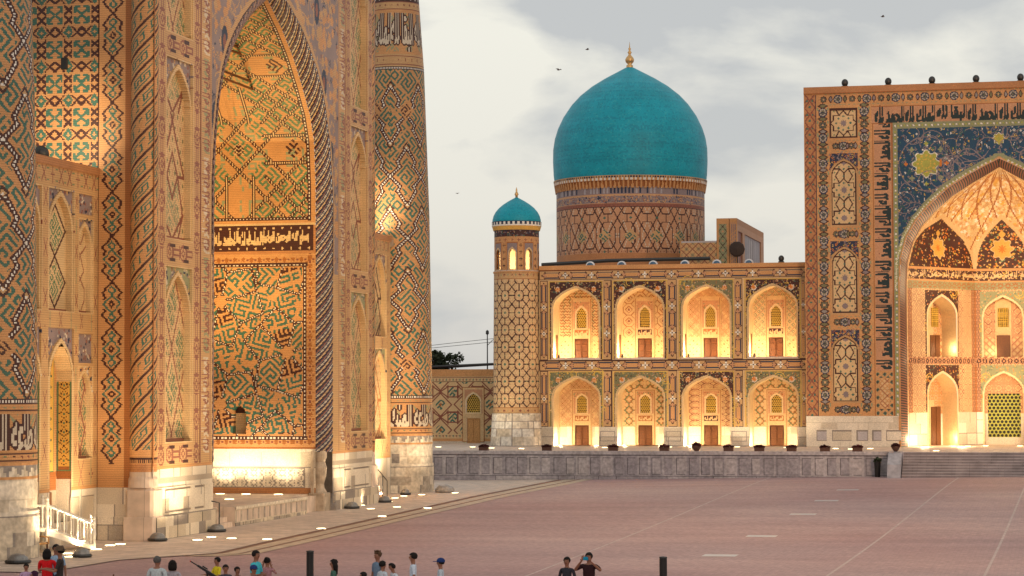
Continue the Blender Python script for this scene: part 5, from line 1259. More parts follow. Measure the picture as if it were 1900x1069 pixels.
def fj(u, v, d):
    l_ = u < LJ[-1]; s = np.where(l_, u, 2 * LJ[-1] - u); z = np.interp(s, LJ, zz); h = np.interp(s, LJ, hh); return np.stack([PCX + np.where(l_, -h, h), PY + .7 + v, z], 1)
mt('portal_jamb', cv, fj, M_PLA, maxrun=3)

# ---- portal recess: half octagon of bays, half dome above
CR = [(-9.7, PY + 1.9), (-5.15, 177.0), (-1.15, 177.0), (3.4, PY + 1.9)]
def bay_wall(p, q, centre, label):
    L = math.hypot(q[0] - p[0], q[1] - p[1]); dx, dy = (q[0] - p[0]) / L, (q[1] - p[1]) / L; nx_, ny_ = -dy, dx    # away from the viewer
    c = Cv(L, 12.9, .06, .06, 'cream', 0, 2.0)
    floral(c, 0, 14.0, L, 14.75, None, 'dark', 200, ('cream', 'ochre', 'pinkb'), .06, 0); c.bitmap(text_bitmap('بسم الله الرحمن الرحيم', 12, int(L / .06)), 0, 14.05, L, 14.7, 'cream'); c.rect(0, 13.9, L, 14.0, 'brick'); c.rect(0, 14.72, L, 14.9, 'brick')
    ne = L / 2 if centre else L / 2 ; hw = 1.38 if centre else 1.55
    ws = [(ne, hw)]
    xa, xb = (0.1, L - .1)
    for (ya, yb) in ((7.9, 8.35),): c.rect(0, ya, L, yb, 'pinkb'); c.tile(0, ya, L, yb, .45, .45, SEG_TILTSQ, .05, 'rust')
    c.rect(0, 13.35, L, 13.88, 'sage'); c.tile(0, 13.35, L, 13.88, .53, .53, SEG_STAR, .05, 'rust')
    for x in (0.0, L - .42): 
        c.rect(x, 4.4, x + .42, 13.35, 'pinkb'); c.tile(x, 4.4, x + .42, 13.35, .42, .42, SEG_STAR, .05, 'dark'); c.frame(x, 4.4, x + .42, 13.35, .04, 'rust')
    c.rect(.42, 4.4, L - .42, 13.35, 'cream'); c.tile(.42, 4.4, L - .42, 13.35, .5, .5, SEG_OCT, .045, 'fade'); c.rect(0, 7.9, L, 8.35, 'pinkb'); c.tile(0, 7.9, L, 8.35, .45, .45, SEG_STAR, .05, 'dark'); ashlar(c, 0, 2, L, 4.4, 1.3, .8, ('mar1', 'mar2', 'mar1'), 'mar3', 101)
    for (base, spr, apex, top) in ((8.42, 11.3, 12.8, 13.25), (2.0, 5.7, 7.25, 7.85)):
        cl = lambda X, Y: (Y > max(4.4, base)) & (Y < top) & (abs(X - ne) < hw + .3)
        floral(c, ne - hw - .25, max(4.45, base), ne + hw + .25, top, cl, 'sage' if centre else 'dark', 330, ('ochre', 'orange', 'cream', 'turq', 'pinkb'), .06, 3, .4, 'ochre', int(base * 7))
        c.fn(ne - hw - .3, base, ne + hw + .3, top, lambda X, Y: (abs(X - ne) < arch_hw(Y, hw + .14, spr, apex + .16)), 'plaster', -.03)
        c.hole(ne - hw, base, ne + hw, top, lambda X, Y: abs(X - ne) < arch_hw(Y, hw, spr, apex))
    F = lambda u, v, d: np.stack([p[0] + dx * u + nx_ * d, p[1] + dy * u + ny_ * d, v], 1)
    bw = mt('bay_wall', c, F)
    for (base, spr, apex, up_) in ((8.42, 11.3, 12.8, True), (2.0, 5.7, 7.25, False)):
        dep = .8 if centre else 1.4; G = lambda u, v, d, dep=dep: F(u, v, d + dep)
        pts = arch_pts(hw, base, spr, apex, 14); P = np.array([(-a, z) for a, z in pts] + [(a, z) for a, z in pts[::-1]])
        Lc = np.concatenate([[0], np.cumsum(np.hypot(*np.diff(P, axis=0).T))]); cv = Cv(Lc[-1], dep, .08, .2, 'cream')
        mt('bay_reveal', cv, lambda u, v, d, P=P, Lc=Lc: F(ne + np.interp(u, Lc, P[:, 0]), np.interp(u, Lc, P[:, 1]), v), maxrun=3)
        c2 = Cv(2 * hw + .1, apex - base + .1, .05, .05, 'brick' if not centre else 'pinkb'); w = 2 * hw + .1
        c2.tile(0, 1.6 if up_ else 2.4, w, 9, .7, .7, SEG_STAR, .06, 'cream'); c2.tile(0, 1.6 if up_ else 2.4, w, 9, .7, .7, SEG_TILTSQ, .05, 'fade'); c2.loz(0, 0, w, 1.5, .5, .5, .06, 'fade', 'cream')
        if not up_: c2.rect(0, 0, w, 2.3, 'mar1')
        if centre and not up_: c2.hole(w / 2 - 1.18, .55, w / 2 + 1.18, 3.75)
        else: c2.rect(w / 2 - .6, 0, w / 2 + .6, 4.3 if up_ else 3.3, 'cream', -.04)
        mt('bay_back', c2, lambda u, v, d, G=G, base=base: G(ne - hw - .05 + u, base + v, d))
        def loc(u, z, d): return Vector((p[0] + dx * u + nx_ * d, p[1] + dy * u + ny_ * d, z))
        ang = math.atan2(dy, dx)
        if centre and not up_:
            c3 = Cv(2.36, 3.2, .03, .03, 'lime', 0, 0); X, Y = np.meshgrid(c3.xs, c3.ys); r = (slice(0, c3.ny), slice(0, c3.nx), X, Y); pt = .29
            row = np.floor(Y / (pt * .87)); u = ((X / pt + .5 * (row % 2)) % 1) - .5; v = (Y / (pt * .87) % 1) - .5; c3.put(r, np.hypot(u, v * .87) < .37, 'black', .06)
            mt('lattice_screen', c3, lambda u, v, d: F(ne - 1.18 + u, base + .55 + v, d + dep + .05))
        else:
            bm = bmesh.new(); ctr = loc(ne - (0 if centre else -.75), base + (.8 if up_ else 1.4), dep - .06); box(bm, ctr, (1.0, .1, 1.6 if up_ else 2.8), rz=ang, bev=.01)
            ctr = loc(ne - (0 if centre else -.75), base + (.8 if up_ else 1.4), dep - .12); box(bm, ctr, (.04, .06, 1.6 if up_ else 2.8), rz=ang)
            mo(mesh_obj('door', bm, M_WOOD, mos))
            if up_:
                c4 = Cv(.8, 1.4, .03, .03, 'ochre'); X, Y = np.meshgrid(c4.xs, c4.ys); r = (slice(0, c4.ny), slice(0, c4.nx), X, Y); c4.put(r, (np.abs((X / .14 % 1) - .5) < .33) & (np.abs((Y / .14 % 1) - .5) < .33), 'black', .04)
                mt('window', c4, lambda u, v, d: F(ne - (.4 if centre else -.35) + u, base + 2.2 + v, d + dep - .08))
bay_wall(CR[0], CR[1], False, ''); bay_wall(CR[1], CR[2], True, ''); bay_wall(CR[2], CR[3], False, '')
bm = bmesh.new(); bm2 = [bm.verts.new((x, y, 8.38)) for x, y in ((-9.7, PY + 4.2), (-5.3, 179.6), (-1, 179.6), (3.4, PY + 4.2), (3.4, PY + 8), (-1, 183), (-5.3, 183), (-9.7, PY + 8))]
bm.faces.new(bm2); mo(mesh_obj('gallery_floor', bm, M_PAVE, mos))
# half dome
per = [0.0]; 
for a, b in zip(CR, CR[1:]): per.append(per[-1] + math.hypot(b[0] - a[0], b[1] - a[1]))
PW = per[-1]; z0, z1 = 14.9, 21.95
c = Cv(PW, 1, PW / 320, 1 / 200., 'plaster', 0, 0)
hs = z1 - z0
def vc(x): return x
bays = [(per[0], per[1]), (per[1], per[2]), (per[2], per[3])]
rn_ = random.Random(5); c.rect(0, 0, PW, 1, 'cream')
for k in range(2600):
    y = rn_.uniform(.3, .99); H_ = max(.08, float(np.interp(y, AT, AH))); c.flower(rn_.uniform(0, PW), y, rn_.uniform(.07, .16) / H_, 5, rn_.choice(('plaster', 'gold', 'pale', 'white', 'brick', 'plaster')), .2, H_ / hs)
for k in range(-6, 19):
    for s_ in (-1, 1):
        vv = np.linspace(0.05, .97, 40); uu = PW * k / 12 + s_ * PW / 5 * vv
        for a1, b1, a2, b2 in zip(uu, vv, uu[1:], vv[1:]):
            H_ = max(.1, float(np.interp(b1, AT, AH))); c.fn(min(a1, a2) - .1, b1, max(a1, a2) + .1, b2, lambda X, Y: (np.abs(X - (a1 + a2) / 2) < .055 / H_) & ((Y > .5) | (k % 2 == 0)), 'rust')
for (a, b) in bays:
    m_ = (a + b) / 2; hw = (b - a) / 2 - .15
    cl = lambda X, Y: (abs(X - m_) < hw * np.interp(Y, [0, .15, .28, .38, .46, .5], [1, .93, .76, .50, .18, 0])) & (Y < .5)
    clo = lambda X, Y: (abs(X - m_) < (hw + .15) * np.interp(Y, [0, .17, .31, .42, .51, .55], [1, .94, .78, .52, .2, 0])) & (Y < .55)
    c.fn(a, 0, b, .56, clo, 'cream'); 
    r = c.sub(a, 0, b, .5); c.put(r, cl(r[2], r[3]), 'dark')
    rn = random.Random(int(a * 10))
    for k in range(420):
        x, y = rn.uniform(a, b), rn.uniform(0, .5); c.flower(x, y, rn.uniform(.04, .10), 5, rn.choice(('orange', 'cream', 'ochre', 'gold', 'green', 'orange')), .25, 1 / hs, cl)
    c.flower(m_, .2, .85, 8, 'cream', .12, 1 / hs, cl); c.flower(m_, .2, .75, 8, 'gold', .12, 1 / hs, cl); c.flower(m_, .2, .3, 8, 'orange', .3, 1 / hs, cl); c.flower(m_, .35, .25, 4, 'gold', .1, 1 / hs, cl)
def fd(u, v, d):
    px = np.interp(u, per, [p[0] for p in CR]); py = np.interp(u, per, [p[1] for p in CR]); t = v; H_ = np.interp(t, AT, AH)
    th = u / PW * pi; rx = PCX - 6.5 * np.cos(th); ry = PY + 1.9 + 5.7 * np.sin(th); w_ = np.clip(t * 1.5, 0, 1)
    qx = px * (1 - w_) + rx * w_; qy = py * (1 - w_) + ry * w_
    gro = .16 * np.abs(np.sin(u / PW * pi * 6)) * np.clip(1 - t, 0, 1) * np.clip(t * 4, 0, 1)
    return np.stack([PCX + (qx - PCX) * (H_ + gro * .15), PY + 1.9 + (qy - PY - 1.9) * (H_ + gro * .3), z0 + t * hs], 1)
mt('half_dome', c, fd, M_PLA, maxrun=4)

# ---- main dome on its drum
DX, DY = -34.72, 200.0
c = Cv(2 * pi, 8.0, 2 * pi / 520, .055, 'fade', 0, 15.0)
RD = 6.34
k_ = RD
c.texfill(0, 15, 7, 21.5, KUF2, .10 / k_ * k_, pi / 4, 'sage', clip=lambda X, Y: False & (X > 0))
def ang_tile(y0, y1, pitch, segs, t, col):
    c.du *= k_; c.xs = c.xs * k_; c.x0 *= k_; c.tile(0, y0, 2 * pi * k_, y1, 2 * pi * k_ / pitch, 2.9, segs, t, col, ay=y0); c.du /= k_; c.xs = c.xs / k_; c.x0 /= k_
c.rect(0, 15, 7, 17.5, 'brick2')
c.rect(0, 17.5, 7, 21.3, 'pinkb'); ang_tile(17.5, 21.3, 40, SEG_TILTSQ, .05, 'mar2'); ang_tile(17.5, 21.3, 24, SEG_GIR, .10, 'dark')
c.du *= k_; c.xs = c.xs * k_; 
for k in range(18):
    x = (k + .5) * 2 * pi * k_ / 18
    for y in (18.9,): 
        c.fn(x - .8, y - .8, x + .8, y + .8, lambda X, Y: (abs(X - x) + abs(Y - y)) < .62, 'pale'); c.texfill(x - .8, y - .8, x + .8, y + .8, KUF2, .11, pi / 4, 'turq', clip=lambda X, Y: (abs(X - x) + abs(Y - y)) < .58)
    for y in (17.6, 20.4): c.flower(x, y, .12, 4, 'turq')
for k in range(120):
    x = k * 2 * pi * k_ / 120; c.flower(x, 21.45, .09, 4, 'wine'); c.flower(x, 17.6, .07, 4, 'wine')
c.rect(0, 21.3, 50, 21.34, 'dark'); c.rect(0, 21.6, 50, 21.64, 'dark'); c.rect(0, 21.64, 50, 22.5, 'pinkb'); floral(c, 0, 21.7, 41.5, 22.25, None, 'lilac', 1800, ('navy', 'pinkb', 'fade', 'lilac', 'pale'), .08, 0); c.rect(0, 22.3, 50, 22.36, 'pale')
c.rect(0, 22.4, 50, 23.0, 'lilac'); 
for k in range(130):
    x = k * 2 * pi * k_ / 130; c.rect(x, 22.45, x + .12, 22.95, RNG.choice(('lilac', 'navy', 'gm2')))
c.du /= k_; c.xs = c.xs / k_
mt('drum', c, cyl(DX, DY, 0, lambda z: np.full_like(z, RD)), M_PLA, maxrun=3)
c = Cv(2 * pi, 1.05, 2 * pi / 520, .05, 'brick', 0, 22.9); 
for k in range(110):
    a = k * 2 * pi / 110; c.fn(a, 22.9, a + .057, 23.5, lambda X, Y: abs(X - a - .0285) > .016 - (Y - 22.9) * .012, 'rust', .1); c.rect(a, 23.55, a + .03, 23.75, 'white')
c.rect(0, 23.48, 7, 23.56, 'rust'); c.rect(0, 23.75, 7, 23.95, 'pale')
for k in range(180): c.rect(k * 2 * pi / 180, 23.76, k * 2 * pi / 180 + .018, 23.92, 'navy')
mt('drum_cornice', c, cyl(DX, DY, 0, lambda z: RD + .08 + np.clip(z - 22.9, 0, 1) * .16), M_PLA, maxrun=3)
DZ = np.array([23.9, 24.5, 25.6, 26.7, 27.6, 28.5, 29.5, 30.5, 31.3, 32.1, 32.8, 33.35, 33.75, 33.88]); DR = np.array([6.50, 6.57, 6.62, 6.60, 6.46, 6.18, 5.70, 5.02, 4.28, 3.28, 2.15, 1.12, .38, .04])
def dome_tiles(z0, z1, n, dv, seed):
    c = Cv(2 * pi, z1 - z0, 2 * pi / n, dv, 'dome', 0, z0); rn = np.random.RandomState(seed)
    m = rn.rand(c.ny, c.nx); c.i[m < .10] = PI_['dturq']; c.i[m > .93] = PI_['domel']; rows = rn.rand(c.ny, 1)
    c.i[(rows < .18) & (m < .5)] = PI_['dturq']; return c
c = dome_tiles(23.92, 33.85, 300, .11, 5)
mt('dome', c, cyl(DX, DY, 0, lambda z: np.interp(z, DZ, DR)), M_TILE, maxrun=4)
bm = bmesh.new(); lathe(bm, [(.28, 33.6), (.30, 33.95), (.16, 34.05), (.34, 34.25), (.40, 34.45), (.30, 34.65), (.12, 34.85), (.10, 34.95), (.19, 35.08), (.10, 35.2), (.07, 35.3), (.13, 35.4), (.05, 35.5), (.01, 36.0)], (DX, DY, 0), 16)
mo(mesh_obj('finial', bm, M_GOLD, mos, True))
bm = bmesh.new(); box2(bm, (-43.5, 189, 14.5), (-27, 212, 16.2)); box2(bm, (-36.3, 183, 14), (-25, 190, 15.9)); mo(mesh_obj('drum_base', bm, plain_mat('drum_base_brick', (.30, .17, .12), .8, .25, 4), mos))
bm = bmesh.new(); tube(bm, [(-38.9, 183, 16.0), (-33.5, 183, 16.25), (-25.5, 183, 16.3)], .16); mo(mesh_obj('roof_edge', bm, M_METAL, mos))
# small pavilion portal on the roof, right of the drum
c = Cv(2.9, 2.2, .045, .045, 'pale', -28.15, 15.6); c.loz(-28.15, 15.6, -25.25, 17.8, .95, .95, .09, 'wine', 'pale', 'sage'); c.loz(-28.15, 15.6, -25.25, 17.8, .475, .475, .05, 'wine'); c.rect(-28.15, 17.68, -25.25, 17.8, 'gm1'); c.rect(-28.15, 15.6, -28.05, 17.8, 'brick')
F185 = lambda u, v, d: np.stack([u, np.full_like(u, 185.0) + d, v], 1)
pav = bpy.data.objects.new('roof_pavilion', None); COL.objects.link(pav); pav.parent = mos; mo(pav)
tile_mesh('low_wall', c, F185, M_PLA, pav)
c = Cv(1.62, 3.95, .045, .045, 'brick', -25.27, 15.6)
c.rect(-25.1, 15.7, -24.45, 19.1, 'sage'); c.loz(-25.1, 15.7, -24.45, 19.1, .62, .75, .09, 'dark', 'sage', 'pinkb'); c.rect(-24.3, 15.7, -24.22, 19.5, 'dark', .05)
c.rect(-24.15, 15.7, -23.75, 19.1, 'lilac')
for k in range(9): c.seg(-24.15 + (k % 3) * .14, 15.9 + (k // 3) * 1.1, -24.15 + (k % 3) * .14, 17 + (k // 3) * 1.1, .06, 'pinkb'); c.seg(-24.2, 15.8 + k * .3, -23.7, 16.2 + k * .3, .06, 'brick')
tile_mesh('tall_wall', c, F185, M_PLA, pav)
c = Cv(18, 3.95, .1, .06, 'pinkb', 185, 15.6); c.rect(185, 19.1, 203, 19.55, 'brick2'); c.rect(185.8, 15.6, 188.5, 18.6, 'fade', .1); c.rect(190, 15.6, 201, 18.6, 'gm2', .1); c.rect(193.5, 15.6, 196.5, 18.4, 'gm1', .12)
for k in range(8): c.rect(190.2 + k * 1.4, 15.6, 190.3 + k * 1.4, 18.6, 'gm3', .1)
tile_mesh('east_wall', c, lambda u, v, d: np.stack([np.full_like(u, -23.66) - d, u, v], 1), M_PLA, pav)
bm = bmesh.new(); box2(bm, (-25.25, 185.2, 15.6), (-23.95, 202.9, 19.5)); box2(bm, (-28.1, 185.2, 15.6), (-25.3, 186, 17.75)); mesh_obj('pavilion_body', bm, plain_mat('pavilion_brick', (.32, .2, .14), .8, .2, 4), pav)

# ---- corner tower with its small dome
tw = thing('corner_tower', 'round corner tower with small turquoise dome at the left end of the arcade', 'tower', (-38.3, 171.3, 2.0))
TXc, TYc = -38.3, 171.3
def tt(name, c, f, mat=None, **k): return unp(tile_mesh(name, c, f, mat or M_PLA, tw, **k), tw)
RT = 1.70
SEG_T2 = [(.35, .2, .65, .2), (.65, .2, .8, .35), (.8, .35, .8, .65), (.8, .65, .65, .8), (.65, .8, .35, .8), (.35, .8, .2, .65), (.2, .65, .2, .35), (.2, .35, .35, .2), (.275, .275, -.05, -.05), (.725, .275, 1.05, -.05), (.275, .725, -.05, 1.05), (.725, .725, 1.05, 1.05), (.5, -.1, .5, .2), (.5, .8, .5, 1.1), (-.1, .5, .2, .5), (.8, .5, 1.1, .5)]
c = Cv(2 * pi * RT, 10.5, .045, .05, 'cream', 0, 4.35); ct = 2 * pi * RT
c.tile(0, 4.85, ct, 14.3, ct / 10, 1.26, SEG_T2, .085, 'dark', ay=4.85)
c.tile(0, 4.85, ct, 14.3, ct / 20, .63, SEG_TILTSQ, .03, 'pinkb', ay=4.85)
for i in range(10):
    for j in range(8):
        x = i * ct / 10; y = 4.85 + j * 1.26
        if y + .63 > 14.2: continue
        c.flower(x + ct / 20, y + .63, .11, 4, 'turq'); c.flower(x + ct / 20, y, .06, 4, 'sage'); c.flower(x, y + .63, .06, 4, 'sage')
c.rect(0, 4.35, ct, 4.85, 'pale'); c.rect(0, 4.82, ct, 4.87, 'rust'); c.rect(0, 14.25, ct, 14.3, 'rust'); c.rect(0, 14.3, ct, 14.85, 'pale')
for k in range(18):
    for y in (4.6, 14.57): c.flower(k * ct / 18, y, .11, 4, 'wine', .3); c.flower(k * ct / 18 + ct / 36, y, .06, 4, 'sage', .3)
c.rect(0, 14.75, ct, 14.85, 'brick', -.06)
c.x0 = 0; c.du = 2 * pi / c.nx
tt('shaft', c, cyl(TXc, TYc, 0, lambda z: RT + np.clip(14 - z, 0, 10) * .008), maxrun=3)
c = Cv(2 * pi, 2.4, 2 * pi / 150, .05, 'mar1', 0, 2.0); ashlar(c, 0, 2, 7, 4.4, .45, .6, ('mar1', 'mar2', 'mar1', 'white'), 'mar3', 95)
tt('marble_foot', c, cyl(TXc, TYc, 0, lambda z: 2.0 - (z - 2) * .06), M_MAR, maxrun=3)
c = Cv(ct, 3.4, .045, .045, 'brick', 0, 14.85)
na = 8; wseg = ct / na
for k in range(na):
    cx = k * wseg + .02
    for off in (0, ct):
        c.rect(cx - .42 + off, 14.95, cx + .42 + off, 17.0, 'rust'); c.rect(cx - .38 + off, 14.95, cx + .38 + off, 16.92, 'lilac'); c.fn(cx - .4 + off, 14.9, cx + .4 + off, 17, arch_clip(cx + off, .33, 14.95, 16.1, 16.62), 'cream')
        c.hole(cx - .4 + off, 14.98, cx + .4 + off, 17, arch_clip(cx + off, .27, 14.98, 16.05, 16.5))
    xx = cx + wseg / 2
    for j in range(4): c.flower(xx, 15.25 + j * .5, .14, 4, 'dark', .4)
    c.rect(xx - .2, 15.0, xx - .17, 17, 'rust'); c.rect(xx + .17, 15.0, xx + .2, 17, 'rust')
for k in range(20): c.flower(k * ct / 20, 17.15, .13, 4, 'wine', .4)
c.rect(0, 17.4, ct, 17.88, 'navy'); floral(c, 0, 17.42, ct, 17.86, None, 'dark', 200, ('navy', 'pinkb', 'lilac', 'turq'), .07, 0)
c.rect(0, 17.9, ct, 18.25, 'gold')
c.x0 = 0; c.du = 2 * pi / c.nx
tt('lantern', c, cyl(TXc, TYc, 0, lambda z: np.where(z > 17.85, 1.72 + (z - 17.85) * .28, 1.66)), maxrun=3)
ci = Cv(2 * pi, 3.3, 2 * pi / c.nx, c.dv, 'plaster', 0, 14.85); ci.i[:] = np.where(c.i[:ci.ny] < 0, -1, PI_['plaster'])
tt('lantern_inside', ci, cyl(TXc, TYc, 0, lambda z: np.full_like(z, 1.38)), maxrun=3)
bm = bmesh.new(); lathe(bm, [(1.7, 14.80), (1.7, 14.92)], (TXc, TYc, 0), 32); unp(mesh_obj('lantern_floor', bm, M_PAVE, tw), tw)
c = Cv(2 * pi, .35, 2 * pi / 128, .05, 'navy', 0, 18.2); c.fn(0, 18.2, 7, 18.6, lambda X, Y: abs((X / (2 * pi) * 32 % 1) - .5) < (.5 - (Y - 18.22) * 1.4), 'white')
tt('dome_trim', c, cyl(TXc, TYc, 0, lambda z: np.full_like(z, 1.84)), maxrun=2)
tz = [18.45, 18.7, 19.0, 19.3, 19.6, 19.85, 20.1, 20.3, 20.42]; tr_ = [1.80, 1.80, 1.72, 1.56, 1.30, 1.0, .62, .25, .03]
c = dome_tiles(18.42, 20.42, 150, .07, 8); tt('dome', c, cyl(TXc, TYc, 0, lambda z: np.interp(z, tz, tr_)), M_TILE, maxrun=4)
bm = bmesh.new(); lathe(bm, [(.10, 20.3), (.09, 20.5), (.16, 20.62), (.10, 20.75), (.05, 20.85), (.07, 20.93), (.01, 21.15)], (TXc, TYc, 0), 12); unp(mesh_obj('finial', bm, M_GOLD, tw, True), tw)

# ---- lower side wing between tower and minaret
sw_ = thing('side_wing', 'low patterned wing with plain wooden door and arched lattice window left of the corner tower', 'building', (-44, 180, 2.0))
c = Cv(14, 5.75, .045, .045, 'cream', -52.5, 2.0)
c.rect(-52.5, 7.2, -38.5, 7.75, 'brick', -.04); c.rect(-52.5, 2.0, -38.5, 2.15, 'mar2'); c.rect(-52.5, 2.15, -38.5, 2.35, 'brick')
for k in range(52):
    x = -52.4 + k * .27; 
    for y in (6.93, 2.55): c.flower(x, y, .10, 4, 'wine' if k % 2 else 'turq', .3)
c.rect(-52.5, 7.08, -38.5, 7.12, 'wine'); c.rect(-52.5, 6.76, -38.5, 6.8, 'dark'); c.rect(-52.5, 2.7, -38.5, 2.74, 'dark')
c.texfill(-52.5, 2.74, -38.5, 6.76, KUF2, .125, pi / 4, 'turq', clip=lambda X, Y: (((X + 46.4) / 2.0 + (Y - 3.0) / 2.0 + .5) % 1 - .5) ** 2 + (((X + 46.4) / 2.0 - (Y - 3.0) / 2.0 + .5) % 1 - .5) ** 2 < .075)
c.tile(-52.5, 2.74, -38.5, 6.76, 2.0, 2.0, [(0, .55, .45, 1), (.55, 1, 1, .55), (0, .45, .45, 0), (.55, 0, 1, .45), (.25, .3, .75, .3), (.25, .7, .75, .7), (.3, .25, .3, .75), (.7, .25, .7, .75), (0, .5, .3, .3), (.7, .7, 1, .5), (0, .5, .3, .7), (.7, .3, 1, .5)], .10, 'wine', ax=-46.4 + 0, ay=3.0)
for x in np.arange(-52.4, -38.5, 2.0): c.flower(x, 3.0, .15, 4, 'rust'); c.flower(x, 5.0, .15, 4, 'rust'); c.flower(x + 1, 4.0, .14, 4, 'sage'); c.flower(x + 1, 6.0, .14, 4, 'sage')
c.rect(-44.62, 2.1, -42.85, 6.35, 'cream', -.05); c.frame(-44.62, 2.1, -42.85, 6.35, .05, 'rust'); c.rect(-44.45, 4.3, -43.02, 6.2, 'pinkb', -.05); c.fn(-44.5, 4.3, -43, 6.3, arch_clip(-43.74, .66, 4.3, 5.2, 5.98), 'plaster', -.07)
c.hole(-44.5, 4.35, -43, 6.2, arch_clip(-43.74, .55, 4.38, 5.15, 5.85)); c.hole(-44.27, 2.0, -43.2, 3.95)
o = tile_mesh('wing_wall', c, lambda u, v, d: np.stack([u, np.full_like(u, 180.0) + d, v], 1), M_PLA, sw_); unp(o, sw_)
unp(lattice_window('window', -43.74, 180.05, 4.38, 5.15, 5.85, .55, sw_, .17), sw_)
bm = bmesh.new(); box2(bm, (-44.27, 180.05, 2.0), (-43.2, 180.15, 3.95)); 
for s_ in (-1, 1): box2(bm, (-43.735 + (.03 if s_ > 0 else -.5), 180.02, 2.1), (-43.735 + (.5 if s_ > 0 else -.03), 180.05, 3.85), .01)
unp(mesh_obj('door', bm, M_PALEWOOD, sw_), sw_)
bm = bmesh.new(); box2(bm, (-52.5, 180.02, 7.4), (-38.5, 186, 7.7)); unp(mesh_obj('roof', bm, M_ROOF, sw_), sw_)

# ================================================================== LAMPS
WARM = (1.0, .70, .38); WARM2 = (1.0, .76, .46)
NEARTXT = {}
_gl_mesh = {}
def ground_light(x, y, z, label, r=.27, w=0, tgt=None, grp='sunken ground lights', ang=110, rim=True):
    t = thing('ground_light', label, 'ground light', (x, y, z), group=grp)
    k = round(r, 2)
    if k not in _gl_mesh:
        bm = bmesh.new(); lathe(bm, [(r, .008), (r, .022), (r * .8, .030), (.001, .034)], n=16, cap=False); a = mesh_obj('lens', bm, M_LAMPG, t)
        bm = bmesh.new(); lathe(bm, [(r * 1.16, .004), (r * 1.16, .018), (r * 1.0, .020)], n=16, cap=False); b = mesh_obj('rim', bm, M_METAL, t); _gl_mesh[k] = (a, b)
    else:
        for s_ in _gl_mesh[k]: o = s_.copy(); COL.objects.link(o); o.parent = t
    if w: lamp('uplight', (x, y, z + .12), tgt, w, WARM2, ang, .18, parent=t)
    return t
# before the madrasa (near to far)
GL = [(-34.77, 80.92, 'beside the near minaret, left one of three', 700), (-35.57, 82.53, 'beside the near minaret, farthest of three', 300), (-34.9, 82.0, 'beside the near minaret, right one of three', 0),
      (-35.75, 84.2, 'at the foot of the white staircase, left one', 420), (-35.4, 84.9, 'at the foot of the white staircase, right one', 0), (-35.8, 87.2, 'between staircase and portal corner, left one', 1700), (-35.7, 88.0, 'between staircase and portal corner, right one', 0),
      (-33.6, 91.0, 'before the near pylon, alone right of a metal dome', 750), (-33.7, 92.9, 'before the near pylon, small one left of the pair', 750), (-32.58, 92.23, 'before the near pylon, left of the big pair', 750), (-30.95, 91.9, 'near the pavement edge, closest to the square', 0), (-31.0, 99.4, 'alone on the pavement before the portal platform', 900),
      (-35.2, 119.9, 'under the far pylon, at its base', 900), (-33.64, 116.3, 'before the far pylon, near the round metal dome', 750), (-31.08, 109.4, 'before the portal opening, towards the square', 0), (-34.8, 123.8, 'at the end of the far pylon', 1200),
      (-32.76, 118.1, 'before the far pylon, towards the square', 0), (-35.7, 128.3, 'before the far wing, nearest the steps', 3600), (-30.93, 117.3, 'beside the pavement edge, level with the far pylon', 0), (-35.3, 132.6, 'right before the base of the far minaret', 750), (-33.9, 134.9, 'right of the far minaret base', 900), (-35.9, 130.9, 'before the far wing, beside the minaret base', 3400), (-36.0, 126.0, 'before the far wing, behind the steps', 2600)]
for (x, y, tx, w) in GL: ground_light(x, y, gz(x, y) + .03, 'lit ground light ' + tx, .21, w, (x - 2.2, y, 7.0))
for k, (x, y) in enumerate([(-40.6, 113.2), (-39.2, 113.1), (-37.5, 113.1)]):
    ground_light(x, y, .9, ('left', 'middle', 'right')[k] + ' of three lit lights along the wall inside the portal', .24, 650, (x, y + 1.0, 5.0), 'lights on the portal platform')
ground_light(-38.1, 107.5, .9, 'single lit light near the front of the portal platform', .24, 300, (-40, 113, 6), 'lights on the portal platform')
# on the terrace
TL = [(-43.0, 166.2, 'left of the flower box by the far minaret'), (-40.5, 166.4, 'before the side wing door'), (-38.4, 163.4, 'before the corner tower, left'), (-35.95, 162.1, 'before the corner tower, right'), (-30.7, 165.7, 'before the pier between first and second niche'),
      (-26.4, 167.7, 'before the pier between second and third niche'), (-21.6, 168.2, 'before the pier between third and fourth niche'), (-17.95, 166.9, 'before the pier right of the fourth niche'), (-14.3, 164.2, 'before the great pylon, left one'), (-13.15, 162.8, 'before the great pylon, beside a flower box'), (-11.95, 164.4, 'before the great pylon, right one'),
      (-7.25, 159.0, 'at the top of the stairs'), (-5.6, 171.6, 'before the portal recess, left'), (-4.4, 172.9, 'before the portal recess, middle'), (-2.0, 173.0, 'before the lattice screen, right')]
for k, (x, y, tx) in enumerate(TL):
    w = 0 if k in (0, 8, 9, 10, 11) else 450
    if k in (4, 5, 6, 7): w = 420
    ground_light(x, y, 2.01, 'lit terrace light ' + tx, .22, w, (x, y + 5, 9) if k < 12 else (x - .5, 177, 7), 'lights on the terrace')
